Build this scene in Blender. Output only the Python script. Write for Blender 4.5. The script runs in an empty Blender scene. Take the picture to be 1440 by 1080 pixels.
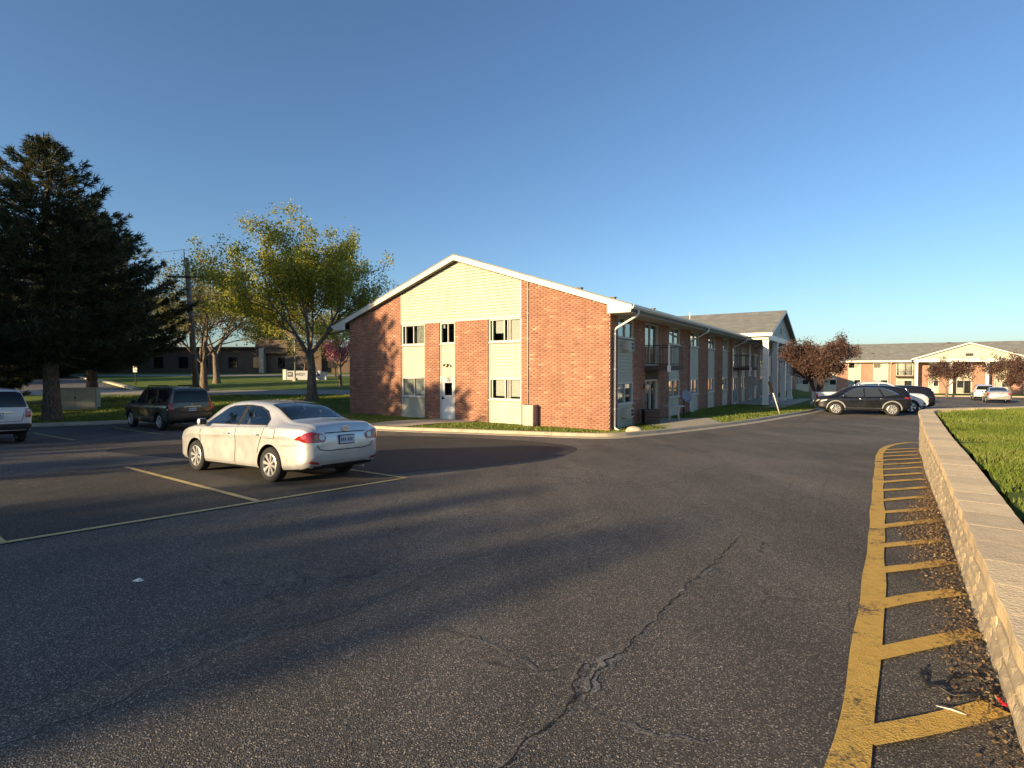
import bpy, bmesh, math, random
import numpy as np
from mathutils import Vector, Matrix

# ------------------------------------------------------------------ camera, sky, sun, exposure
scene = bpy.context.scene
COL = scene.collection
PITCH = math.atan(20 / 750.0)
cam_d = bpy.data.cameras.new('camera')
cam = bpy.data.objects.new('camera', cam_d)
COL.objects.link(cam)
cam.location = (0, 0, 1.6)
cam.rotation_euler = (math.pi / 2 - PITCH, 0, 0)
cam_d.sensor_width = 36.0
cam_d.lens = 750.0 / 1440.0 * 36.0
cam_d.clip_start = 0.05
cam_d.clip_end = 4000
scene.camera = cam

SUN_EL = math.radians(12.5)
SUN_AZ = math.atan2(-0.78, -0.626)          # clockwise from +Y
SUN_DIR = Vector((math.sin(SUN_AZ) * math.cos(SUN_EL), math.cos(SUN_AZ) * math.cos(SUN_EL), math.sin(SUN_EL)))
world = bpy.data.worlds.new('World')
scene.world = world
world.use_nodes = True
wn = world.node_tree
wn.nodes.clear()
wo = wn.nodes.new('ShaderNodeOutputWorld')
wb = wn.nodes.new('ShaderNodeBackground')
ws = wn.nodes.new('ShaderNodeTexSky')
ws.sky_type = 'NISHITA'
ws.sun_disc = False
ws.sun_elevation = SUN_EL
ws.sun_rotation = SUN_AZ
ws.altitude = 200
ws.air_density = 1.0
ws.dust_density = 1.0
ws.ozone_density = 3.7
wn.links.new(ws.outputs[0], wb.inputs[0])
wb.inputs[1].default_value = 0.098
wn.links.new(wb.outputs[0], wo.inputs[0])

sun_d = bpy.data.lights.new('sun', 'SUN')
sun_d.energy = 5.0
sun_d.angle = math.radians(0.53)
sun_d.color = (1.0, 0.75, 0.42)
sun = bpy.data.objects.new('sun', sun_d)
COL.objects.link(sun)
sun.rotation_euler = SUN_DIR.to_track_quat('Z', 'Y').to_euler()
sun.location = (-30, -30, 40)

scene.view_settings.view_transform = 'Standard'
scene.view_settings.look = 'None'
scene.view_settings.exposure = 1.0
scene.view_settings.gamma = 1.0
scene.view_settings.use_curve_mapping = False

random.seed(7)
RNG = np.random.default_rng(11)

# ------------------------------------------------------------------ terrain height
def sstep(t):
    t = max(0.0, min(1.0, t))
    return t * t * (3 - 2 * t)

def G(x, y):
    if y < -4:
        z = 0.176
    elif y < 18:
        z = -0.044 * y
    elif y < 26:
        t = y - 18
        z = -0.792 - 0.044 * (t - t * t / 16)
    else:
        z = -0.968
    if y > 27:
        wl = sstep((2 - x) / 10.0)
        wr = sstep((x - 6) / 8.0)
        z += wl * 0.035 * (min(y, 105) - 27) * sstep((y - 27) / 8)
        z -= wr * 0.0225 * (min(y, 92) - 27) * sstep((y - 27) / 10)
    return z

# ------------------------------------------------------------------ materials
def mat(name):
    m = bpy.data.materials.new(name)
    m.use_nodes = True
    nt = m.node_tree
    b = nt.nodes['Principled BSDF']
    return m, nt, b

def N(nt, t, **kw):
    n = nt.nodes.new(t)
    for k, v in kw.items():
        setattr(n, k, v)
    return n

def setin(n, **kw):
    for k, v in kw.items():
        n.inputs[k.replace('_', ' ')].default_value = v

def rgb(c):
    return (c[0], c[1], c[2], 1.0)

def coords(nt, scale=(1, 1, 1), rot=(0, 0, 0), kind='Object'):
    tc = N(nt, 'ShaderNodeTexCoord')
    mp = N(nt, 'ShaderNodeMapping')
    mp.inputs['Scale'].default_value = scale
    mp.inputs['Rotation'].default_value = rot
    nt.links.new(tc.outputs[kind], mp.inputs[0])
    return mp.outputs[0]

def noise(nt, vec, scale, detail=4, rough=0.55):
    n = N(nt, 'ShaderNodeTexNoise')
    n.inputs['Scale'].default_value = scale
    n.inputs['Detail'].default_value = detail
    n.inputs['Roughness'].default_value = rough
    if vec is not None:
        nt.links.new(vec, n.inputs['Vector'])
    return n.outputs['Fac']

def voronoi(nt, vec, scale, out='Distance'):
    n = N(nt, 'ShaderNodeTexVoronoi')
    n.inputs['Scale'].default_value = scale
    nt.links.new(vec, n.inputs['Vector'])
    return n.outputs[out]

def ramp(nt, fac, stops):
    r = N(nt, 'ShaderNodeValToRGB')
    e = r.color_ramp.elements
    while len(e) < len(stops):
        e.new(0.5)
    for i, (p, c) in enumerate(stops):
        e[i].position = p
        e[i].color = rgb(c) if not isinstance(c, (int, float)) else (c, c, c, 1)
    nt.links.new(fac, r.inputs[0])
    return r.outputs[0]

def mix(nt, fac, a, b, mode='MIX'):
    m = N(nt, 'ShaderNodeMix', data_type='RGBA', blend_type=mode)
    if isinstance(fac, (int, float)):
        m.inputs[0].default_value = fac
    else:
        nt.links.new(fac, m.inputs[0])
    for s, v in ((6, a), (7, b)):
        if isinstance(v, (tuple, list)):
            m.inputs[s].default_value = rgb(v)
        else:
            nt.links.new(v, m.inputs[s])
    return m.outputs[2]

def mathn(nt, op, a, b=None):
    m = N(nt, 'ShaderNodeMath', operation=op)
    for i, v in enumerate((a, b)):
        if v is None:
            continue
        if isinstance(v, (int, float)):
            m.inputs[i].default_value = v
        else:
            nt.links.new(v, m.inputs[i])
    return m.outputs[0]

def bump(nt, b, h, strength=0.3, dist=0.01):
    bn = N(nt, 'ShaderNodeBump')
    bn.inputs['Strength'].default_value = strength
    bn.inputs['Distance'].default_value = dist
    nt.links.new(h, bn.inputs['Height'])
    nt.links.new(bn.outputs[0], b.inputs['Normal'])

def simple(name, color, rough=0.6, metal=0.0, spec=0.5, var=0.0, vscale=8, bmp=0.0, bscale=60, bdist=0.004, coat=0.0):
    m, nt, b = mat(name)
    b.inputs['Roughness'].default_value = rough
    b.inputs['Metallic'].default_value = metal
    b.inputs['Specular IOR Level'].default_value = spec
    b.inputs['Coat Weight'].default_value = coat
    b.inputs['Coat Roughness'].default_value = 0.04
    b.inputs['Base Color'].default_value = rgb(color)
    v = None
    if var > 0:
        v = coords(nt)
        f = noise(nt, v, vscale, 5)
        lo = tuple(c * (1 - var) for c in color)
        hi = tuple(min(1, c * (1 + var)) for c in color)
        nt.links.new(ramp(nt, f, [(0.3, lo), (0.7, hi)]), b.inputs['Base Color'])
    if bmp > 0:
        v = v or coords(nt)
        bump(nt, b, noise(nt, v, bscale, 4), bmp, bdist)
    return m

M = {}
BROT = math.atan2(-0.55608425, 0.83112593)      # building yaw

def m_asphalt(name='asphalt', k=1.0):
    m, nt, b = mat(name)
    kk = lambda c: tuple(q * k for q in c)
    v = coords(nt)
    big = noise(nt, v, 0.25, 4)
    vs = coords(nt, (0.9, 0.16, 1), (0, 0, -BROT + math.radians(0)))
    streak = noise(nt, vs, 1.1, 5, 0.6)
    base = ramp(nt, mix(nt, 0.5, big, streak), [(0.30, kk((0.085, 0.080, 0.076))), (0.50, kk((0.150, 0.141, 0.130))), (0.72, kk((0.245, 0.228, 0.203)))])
    agg = voronoi(nt, v, 165, 'Color')
    aggv = N(nt, 'ShaderNodeSeparateColor')
    nt.links.new(agg, aggv.inputs[0])
    stones = ramp(nt, aggv.outputs[0], [(0.0, (0.35, 0.35, 0.36)), (0.5, (0.85, 0.84, 0.83)), (0.86, (1.25, 1.2, 1.15)), (0.97, (4.2, 3.9, 3.5))])
    col = mix(nt, 1.0, base, stones, 'MULTIPLY')
    # fine map cracking that comes and goes
    wv = N(nt, 'ShaderNodeTexNoise')
    wv.inputs['Scale'].default_value = 2.2
    wv.inputs['Detail'].default_value = 4
    nt.links.new(v, wv.inputs['Vector'])
    dv = N(nt, 'ShaderNodeVectorMath', operation='MULTIPLY_ADD')
    nt.links.new(wv.outputs['Color'], dv.inputs[0])
    dv.inputs[1].default_value = (0.5, 0.5, 0.0)
    nt.links.new(v, dv.inputs[2])
    ve = N(nt, 'ShaderNodeTexVoronoi', feature='DISTANCE_TO_EDGE')
    ve.inputs['Scale'].default_value = 0.85
    nt.links.new(dv.outputs[0], ve.inputs['Vector'])
    line = ramp(nt, ve.outputs['Distance'], [(0.0, 1.0), (0.010, 0.0)])
    lm = ramp(nt, noise(nt, v, 0.55, 3), [(0.50, 0.0), (0.62, 0.85)])
    col = mix(nt, mathn(nt, 'MULTIPLY', line, lm), col, (0.018, 0.017, 0.017))
    halo = ramp(nt, ve.outputs['Distance'], [(0.0, 0.55), (0.055, 0.0)])
    hm = ramp(nt, noise(nt, v, 9, 5, 0.75), [(0.50, 0.0), (0.60, 1.0)])
    col = mix(nt, mathn(nt, 'MULTIPLY', mathn(nt, 'MULTIPLY', halo, hm), lm), col, (0.34, 0.31, 0.265))
    # oil drips and darker seal coat
    oil = ramp(nt, noise(nt, v, 0.9, 4, 0.7), [(0.60, 0.0), (0.74, 0.6)])
    col = mix(nt, oil, col, (0.026, 0.025, 0.025))
    # sparse pale grit, more of it where the surface is worn
    g = voronoi(nt, v, 48, 'Distance')
    gm = ramp(nt, g, [(0.0, 1.0), (0.20, 0.0)])
    wear = ramp(nt, noise(nt, vs, 0.7, 4), [(0.43, 0.0), (0.60, 0.95)])
    col = mix(nt, mathn(nt, 'MULTIPLY', gm, wear), col, (0.42, 0.39, 0.33))
    nt.links.new(col, b.inputs['Base Color'])
    b.inputs['Roughness'].default_value = 0.82
    b.inputs['Specular IOR Level'].default_value = 0.35
    h = mix(nt, 0.5, voronoi(nt, v, 130, 'Distance'), noise(nt, v, 75, 4))
    bump(nt, b, h, 1.0, 0.026)
    return m
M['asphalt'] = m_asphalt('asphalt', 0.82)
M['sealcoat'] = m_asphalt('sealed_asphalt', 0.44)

def m_patch():
    m, nt, b = mat('asphalt_patch')
    v = coords(nt)
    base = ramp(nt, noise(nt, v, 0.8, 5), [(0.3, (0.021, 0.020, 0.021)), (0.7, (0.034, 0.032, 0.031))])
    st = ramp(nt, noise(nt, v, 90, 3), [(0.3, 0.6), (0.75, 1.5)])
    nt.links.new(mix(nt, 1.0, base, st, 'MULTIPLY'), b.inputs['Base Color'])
    b.inputs['Roughness'].default_value = 0.8
    bump(nt, b, voronoi(nt, v, 110, 'Distance'), 0.7, 0.008)
    return m
M['patch'] = m_patch()

def m_paint(name, c, worn):
    m, nt, b = mat(name)
    v = coords(nt)
    w = mix(nt, 0.45, noise(nt, v, 3.0, 5, 0.65), noise(nt, v, 45, 4, 0.7))
    mask = ramp(nt, w, [(worn - 0.05, 1.0), (worn + 0.03, 0.0)])
    pc = ramp(nt, noise(nt, v, 14, 5, 0.7), [(0.3, tuple(k * 0.72 for k in c)), (0.7, c)])
    nt.links.new(mix(nt, mask, pc, (0.05, 0.047, 0.044)), b.inputs['Base Color'])
    b.inputs['Roughness'].default_value = 0.8
    bump(nt, b, mix(nt, 0.5, voronoi(nt, v, 95, 'Distance'), noise(nt, v, 60, 4)), 0.8, 0.010)
    return m
M['yellow'] = m_paint('yellow_line_paint', (0.72, 0.45, 0.092), 0.43)
M['pale_line'] = m_paint('faded_line_paint', (0.62, 0.47, 0.20), 0.42)
M['ghost_paint'] = m_paint('ghost_paint', (0.20, 0.19, 0.17), 0.50)

def m_concrete(name, c, scale=3.0):
    m, nt, b = mat(name)
    v = coords(nt)
    f = mix(nt, 0.4, noise(nt, v, scale, 6, 0.6), noise(nt, v, scale * 22, 3))
    nt.links.new(ramp(nt, f, [(0.32, tuple(k * 0.66 for k in c)), (0.55, c), (0.75, tuple(min(1, k * 1.15) for k in c))]), b.inputs['Base Color'])
    b.inputs['Roughness'].default_value = 0.88
    bump(nt, b, noise(nt, v, 70, 4), 0.35, 0.006)
    return m
M['concrete'] = m_concrete('concrete', (0.44, 0.39, 0.30))
M['kerb'] = m_concrete('kerb_concrete', (0.45, 0.385, 0.28))
M['road'] = m_concrete('old_road_concrete', (0.30, 0.27, 0.23), 0.7)

def m_block(name, c, dark):
    m, nt, b = mat(name)
    v = coords(nt)
    oi = N(nt, 'ShaderNodeObjectInfo')
    f = mix(nt, 0.5, noise(nt, v, 9, 6, 0.7), noise(nt, v, 70, 4, 0.7))
    base = ramp(nt, f, [(0.30, dark), (0.50, c), (0.72, tuple(min(1, k * 1.22) for k in c))])
    tint = ramp(nt, oi.outputs['Random'], [(0.0, (0.82, 0.80, 0.78)), (0.5, (1.0, 0.98, 0.94)), (1.0, (1.12, 1.08, 1.0))])
    nt.links.new(mix(nt, 1.0, base, tint, 'MULTIPLY'), b.inputs['Base Color'])
    b.inputs['Roughness'].default_value = 0.92
    bump(nt, b, mix(nt, 0.5, noise(nt, v, 40, 6, 0.7), voronoi(nt, v, 55)), 0.6, 0.010)
    return m
M['wall_block'] = m_block('split_block', (0.50, 0.415, 0.29), (0.36, 0.29, 0.20))
M['cap_block'] = m_block('cap_block', (0.76, 0.59, 0.36), (0.56, 0.43, 0.26))

def m_grass(name, lo, hi, dry, sc=1.0):
    m, nt, b = mat(name)
    v = coords(nt)
    f = mix(nt, 0.5, noise(nt, v, 0.9 * sc, 5, 0.65), noise(nt, v, 26 * sc, 4, 0.7))
    c = ramp(nt, f, [(0.30, lo), (0.52, hi), (0.72, dry)])
    nt.links.new(c, b.inputs['Base Color'])
    b.inputs['Roughness'].default_value = 0.9
    b.inputs['Specular IOR Level'].default_value = 0.2
    bump(nt, b, noise(nt, v, 45 * sc, 5, 0.7), 1.0, 0.05)
    return m
M['grass'] = m_grass('lawn_grass', (0.055, 0.085, 0.015), (0.125, 0.17, 0.028), (0.22, 0.24, 0.058))
M['terrain'] = m_grass('terrain', (0.03, 0.05, 0.014), (0.06, 0.09, 0.022), (0.10, 0.11, 0.04), 0.3)

def m_blade(name, a, bcol, c):
    m, nt, b = mat(name)
    at = N(nt, 'ShaderNodeAttribute', attribute_name='Col')
    sp = N(nt, 'ShaderNodeSeparateColor')
    nt.links.new(at.outputs['Color'], sp.inputs[0])
    col = ramp(nt, sp.outputs[0], [(0.0, a), (0.5, bcol), (1.0, c)])
    nt.links.new(col, b.inputs['Base Color'])
    b.inputs['Roughness'].default_value = 0.6
    b.inputs['Specular IOR Level'].default_value = 0.25
    tr = N(nt, 'ShaderNodeBsdfTranslucent')
    nt.links.new(col, tr.inputs['Color'])
    mx = N(nt, 'ShaderNodeMixShader')
    mx.inputs[0].default_value = 0.35
    nt.links.new(b.outputs[0], mx.inputs[1])
    nt.links.new(tr.outputs[0], mx.inputs[2])
    out = [n for n in nt.nodes if n.type == 'OUTPUT_MATERIAL'][0]
    nt.links.new(mx.outputs[0], out.inputs['Surface'])
    return m
M['blade'] = m_blade('grass_blade', (0.075, 0.115, 0.016), (0.175, 0.23, 0.036), (0.34, 0.33, 0.10))
M['leaf_maple'] = m_blade('maple_leaf', (0.17, 0.20, 0.035), (0.34, 0.35, 0.055), (0.55, 0.48, 0.07))
M['leaf_sparse'] = m_blade('budding_leaf', (0.12, 0.13, 0.045), (0.21, 0.205, 0.065), (0.31, 0.27, 0.10))
M['leaf_green'] = m_blade('green_leaf', (0.03, 0.05, 0.012), (0.055, 0.08, 0.02), (0.09, 0.11, 0.03))
M['leaf_purple'] = m_blade('purple_leaf', (0.065, 0.034, 0.040), (0.125, 0.070, 0.062), (0.21, 0.14, 0.085))
M['leaf_pink'] = m_blade('pink_blossom', (0.30, 0.09, 0.15), (0.42, 0.16, 0.22), (0.5, 0.26, 0.30))
M['needle'] = m_blade('pine_needle', (0.022, 0.032, 0.016), (0.050, 0.060, 0.028), (0.16, 0.13, 0.058))  # brown last tone paints sunlit tips into the needle colour
M['litter'] = m_blade('dry_leaf', (0.10, 0.062, 0.034), (0.24, 0.155, 0.085), (0.46, 0.34, 0.21))

def m_bark(name, a, c, sc=1.0):
    m, nt, b = mat(name)
    v = coords(nt, (1, 1, 0.28))
    f = mix(nt, 0.5, noise(nt, v, 9 * sc, 6, 0.7), voronoi(nt, v, 16 * sc))
    nt.links.new(ramp(nt, f, [(0.25, a), (0.65, c)]), b.inputs['Base Color'])
    b.inputs['Roughness'].default_value = 0.95
    bump(nt, b, f, 1.0, 0.05)
    return m
M['bark_pine'] = m_bark('pine_bark', (0.045, 0.032, 0.024), (0.17, 0.125, 0.09))
M['bark'] = m_bark('grey_bark', (0.06, 0.045, 0.034), (0.24, 0.18, 0.13))
M['bark_dark'] = m_bark('dark_bark', (0.03, 0.022, 0.018), (0.10, 0.072, 0.055))

def m_brick_face():
    m, nt, b = mat('brick')
    at = N(nt, 'ShaderNodeAttribute', attribute_name='Col')
    sp = N(nt, 'ShaderNodeSeparateColor')
    nt.links.new(at.outputs['Color'], sp.inputs[0])
    v = coords(nt)
    c = ramp(nt, sp.outputs[0], [(0.0, (0.265, 0.103, 0.066)), (0.35, (0.345, 0.150, 0.096)), (0.7, (0.41, 0.192, 0.122)), (1.0, (0.50, 0.295, 0.19))])
    blotch = ramp(nt, noise(nt, v, 0.8, 4), [(0.3, 0.86), (0.7, 1.10)])
    grain = ramp(nt, noise(nt, v, 60, 4), [(0.3, 0.82), (0.7, 1.15)])
    stain = ramp(nt, noise(nt, coords(nt, (1.0, 1.0, 0.16)), 1.9, 5, 0.65), [(0.34, 0.80), (0.52, 1.0), (0.75, 1.06)])
    c = mix(nt, 1.0, c, stain, 'MULTIPLY')
    c = mix(nt, 1.0, c, blotch, 'MULTIPLY')
    nt.links.new(mix(nt, 1.0, c, grain, 'MULTIPLY'), b.inputs['Base Color'])
    b.inputs['Roughness'].default_value = 0.9
    bump(nt, b, noise(nt, v, 50, 4), 0.4, 0.006)
    return m
M['brick'] = m_brick_face()
M['mortar'] = simple('mortar', (0.46, 0.36, 0.27), 0.95, var=0.15, vscale=5)

def m_brick_far(name, c1, c2, mort, sx, sz):
    m, nt, b = mat(name)
    tc = N(nt, 'ShaderNodeTexCoord')
    sep = N(nt, 'ShaderNodeSeparateXYZ')
    nt.links.new(tc.outputs['Object'], sep.inputs[0])
    cmb = N(nt, 'ShaderNodeCombineXYZ')
    nt.links.new(mathn(nt, 'ADD', sep.outputs[0], sep.outputs[1]), cmb.inputs[0])
    nt.links.new(sep.outputs[2], cmb.inputs[1])
    br = N(nt, 'ShaderNodeTexBrick')
    br.inputs['Color1'].default_value = rgb(c1)
    br.inputs['Color2'].default_value = rgb(c2)
    br.inputs['Mortar'].default_value = rgb(mort)
    br.inputs['Scale'].default_value = 1.0
    br.inputs['Brick Width'].default_value = sx
    br.inputs['Row Height'].default_value = sz
    br.inputs['Mortar Size'].default_value = 0.012
    nt.links.new(cmb.outputs[0], br.inputs['Vector'])
    bl = ramp(nt, noise(nt, coords(nt), 0.7, 4), [(0.3, 0.85), (0.7, 1.12)])
    nt.links.new(mix(nt, 1.0, br.outputs[0], bl, 'MULTIPLY'), b.inputs['Base Color'])
    b.inputs['Roughness'].default_value = 0.9
    return m
M['brick_far'] = m_brick_far('brick_far', (0.33, 0.140, 0.090), (0.40, 0.184, 0.120), (0.36, 0.29, 0.225), 0.305, 0.0905)
M['brick_shaded'] = m_brick_far('shaded_brick', (0.095, 0.060, 0.044), (0.125, 0.080, 0.056), (0.12, 0.095, 0.075), 0.305, 0.0905)  # brick toned dark: shade of the trees put into its colour

def m_siding():
    m, nt, b = mat('cream_siding')
    v = coords(nt, (1, 1, 0.12))
    f = mix(nt, 0.5, noise(nt, v, 1.7, 5, 0.65), noise(nt, coords(nt), 0.5, 3))
    nt.links.new(ramp(nt, f, [(0.30, (0.40, 0.37, 0.285)), (0.48, (0.48, 0.448, 0.348)), (0.7, (0.52, 0.488, 0.387))]), b.inputs['Base Color'])
    b.inputs['Roughness'].default_value = 0.55
    b.inputs['Specular IOR Level'].default_value = 0.35
    return m
M['siding'] = m_siding()
M['white_trim'] = simple('white_trim', (0.57, 0.545, 0.475), 0.5, var=0.05, vscale=2)
M['white_door'] = simple('white_door', (0.72, 0.71, 0.68), 0.4, var=0.04, vscale=2)
M['gutter'] = simple('white_gutter', (0.66, 0.645, 0.60), 0.4, var=0.05, vscale=2)
M['soffit'] = simple('soffit', (0.52, 0.48, 0.42), 0.7, var=0.06)
M['dark_metal'] = simple('dark_metal', (0.025, 0.023, 0.024), 0.45, metal=0.3)
M['grey_metal'] = simple('grey_metal', (0.30, 0.30, 0.29), 0.45, metal=0.3, var=0.1, vscale=6)
M['beige_metal'] = simple('beige_cabinet', (0.36, 0.345, 0.28), 0.5, var=0.08, vscale=3)
M['wood_brown'] = simple('brown_timber', (0.075, 0.05, 0.04), 0.8, var=0.2, vscale=6)
M['pole_wood'] = m_bark('pole_wood', (0.13, 0.10, 0.08), (0.30, 0.24, 0.185), 0.6)
M['interior'] = simple('dark_interior', (0.035, 0.033, 0.032), 0.9)
M['blind'] = simple('window_blind', (0.78, 0.74, 0.66), 0.8, var=0.05, vscale=3)
M['curtain'] = simple('curtain', (0.50, 0.47, 0.42), 0.9, var=0.25, vscale=9)
M['ac'] = simple('ac_case', (0.48, 0.45, 0.39), 0.5, var=0.08)
M['black'] = simple('black_plastic', (0.012, 0.012, 0.013), 0.5)
M['rubber'] = simple('tyre_rubber', (0.018, 0.018, 0.018), 0.85, bmp=0.2, bscale=80)
M['chrome'] = simple('chrome', (0.75, 0.75, 0.76), 0.18, metal=1.0)
M['rim'] = simple('wheel_silver', (0.62, 0.61, 0.59), 0.32, metal=0.65)
M['plate'] = simple('plate_white', (0.55, 0.58, 0.64), 0.4)
M['plate_ink'] = simple('plate_ink', (0.08, 0.09, 0.16), 0.5)
M['red_lens'] = simple('red_lens', (0.33, 0.012, 0.012), 0.12, spec=0.7, coat=0.6)
M['clear_lens'] = simple('clear_lens', (0.55, 0.52, 0.50), 0.12, spec=0.7, coat=0.8)
M['amber_lens'] = simple('amber_lens', (0.42, 0.17, 0.06), 0.15, spec=0.7)
M['cable'] = simple('black_cable', (0.012, 0.012, 0.012), 0.5)
M['red_scrap'] = simple('red_plastic', (0.55, 0.03, 0.035), 0.35)
M['white_scrap'] = simple('white_scrap', (0.7, 0.68, 0.62), 0.6)
M['rock'] = m_concrete('pale_rock', (0.50, 0.44, 0.33), 5)
M['lamp_glass'] = simple('lamp_glass', (0.75, 0.55, 0.40), 0.25)
M['sign_face'] = simple('sign_grey', (0.40, 0.41, 0.43), 0.6)
M['sign_ink'] = simple('sign_ink', (0.02, 0.025, 0.05), 0.5)
M['yellow_rail'] = simple('yellow_rail', (0.5, 0.36, 0.10), 0.5)
M['crack'] = simple('crack_dark', (0.010, 0.010, 0.010), 0.95)

def m_crumb():
    m, nt, b = mat('crack_crumb')
    v = coords(nt)
    nt.links.new(ramp(nt, noise(nt, v, 80, 3), [(0.35, (0.10, 0.094, 0.085)), (0.65, (0.36, 0.33, 0.285))]), b.inputs['Base Color'])
    b.inputs['Roughness'].default_value = 0.9
    mask = ramp(nt, mix(nt, 0.65, noise(nt, v, 5, 4), noise(nt, v, 95, 3, 0.8)), [(0.482, 0.0), (0.54, 0.9)])
    nt.links.new(mask, b.inputs['Alpha'])
    return m
M['crumb'] = m_crumb()

def m_shingle(name, c):
    m, nt, b = mat(name)
    v = coords(nt)
    f = mix(nt, 0.55, noise(nt, v, 7, 5, 0.7), noise(nt, v, 1.2, 4))
    nt.links.new(ramp(nt, f, [(0.3, tuple(k * 0.62 for k in c)), (0.52, c), (0.72, tuple(k * 1.45 for k in c))]), b.inputs['Base Color'])
    b.inputs['Roughness'].default_value = 0.95
    bump(nt, b, noise(nt, v, 25, 4), 0.6, 0.02)
    return m
M['shingle'] = m_shingle('roof_shingle', (0.225, 0.222, 0.195))

def m_glass():
    m = bpy.data.materials.new('window_glass')
    m.use_nodes = True
    nt = m.node_tree
    nt.nodes.clear()
    out = N(nt, 'ShaderNodeOutputMaterial')
    tr = N(nt, 'ShaderNodeBsdfTransparent')
    tr.inputs[0].default_value = (0.82, 0.85, 0.85, 1)
    gl = N(nt, 'ShaderNodeBsdfGlossy')
    gl.inputs['Roughness'].default_value = 0.02
    gl.inputs[0].default_value = (0.9, 0.93, 0.95, 1)
    fr = N(nt, 'ShaderNodeLayerWeight')
    fr.inputs[0].default_value = 0.5
    v = coords(nt)
    bn = N(nt, 'ShaderNodeBump')
    bn.inputs['Strength'].default_value = 0.08
    bn.inputs['Distance'].default_value = 0.03
    nt.links.new(noise(nt, v, 1.3, 2), bn.inputs['Height'])
    nt.links.new(bn.outputs[0], gl.inputs['Normal'])
    f2 = mathn(nt, 'ADD', mathn(nt, 'MULTIPLY', mathn(nt, 'POWER', fr.outputs['Facing'], 4.0), 0.9), 0.07)
    mx = N(nt, 'ShaderNodeMixShader')
    nt.links.new(f2, mx.inputs[0])
    nt.links.new(tr.outputs[0], mx.inputs[1])
    nt.links.new(gl.outputs[0], mx.inputs[2])
    nt.links.new(mx.outputs[0], out.inputs[0])
    return m
M['glass'] = m_glass()
M['car_glass'] = simple('car_glass', (0.010, 0.011, 0.013), 0.03, spec=0.45)
M['cabin_glass'] = None
M['car_glass_clear'] = simple('car_glass_tinted', (0.03, 0.035, 0.04), 0.03, spec=0.9)

def m_carpaint(name, c, metal, rough, coat=1.0):
    m, nt, b = mat(name)
    v = coords(nt)
    d = ramp(nt, noise(nt, v, 2.5, 5, 0.65), [(0.3, 0.93), (0.7, 1.03)])
    nt.links.new(mix(nt, 1.0, c, d, 'MULTIPLY'), b.inputs['Base Color'])
    b.inputs['Metallic'].default_value = metal
    rr = ramp(nt, noise(nt, v, 5, 4), [(0.3, rough * 0.85), (0.7, rough * 1.25)])
    nt.links.new(rr, b.inputs['Roughness'])
    b.inputs['Coat Weight'].default_value = coat
    b.inputs['Coat Roughness'].default_value = 0.05
    return m
def m_cabin_glass():
    m = M['glass'].copy()
    m.name = 'cabin_glass'
    for n in m.node_tree.nodes:
        if n.type == 'BSDF_TRANSPARENT':
            n.inputs[0].default_value = (0.50, 0.54, 0.54, 1)
    return m
M['cabin_glass'] = m_cabin_glass()
M['seat'] = simple('seat_fabric', (0.16, 0.15, 0.14), 0.9)
M['paint_silver'] = m_carpaint('silver_paint', (0.62, 0.61, 0.585), 0.50, 0.36)
M['paint_bronze'] = m_carpaint('dark_bronze_paint', (0.060, 0.052, 0.044), 0.5, 0.3)
M['paint_white'] = m_carpaint('white_paint', (0.62, 0.62, 0.62), 0.0, 0.35)
M['paint_black'] = m_carpaint('black_paint', (0.006, 0.006, 0.007), 0.0, 0.3, 0.4)
M['paint_grey'] = m_carpaint('grey_paint', (0.42, 0.41, 0.39), 0.4, 0.35)

# ------------------------------------------------------------------ helpers
def link(o, parent=None):
    COL.objects.link(o)
    if parent is not None:
        o.parent = parent
    return o

def empty(name, loc=(0, 0, 0), rz=0.0):
    o = bpy.data.objects.new(name, None)
    o.location = loc
    o.rotation_euler = (0, 0, rz)
    o.empty_display_size = 0.2
    return link(o)

def tag(o, label, cat, group=None):
    o['label'] = label
    o['category'] = cat
    if group:
        o['group'] = group
    return o

def struct(o):
    o['kind'] = 'structure'
    return o

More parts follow.
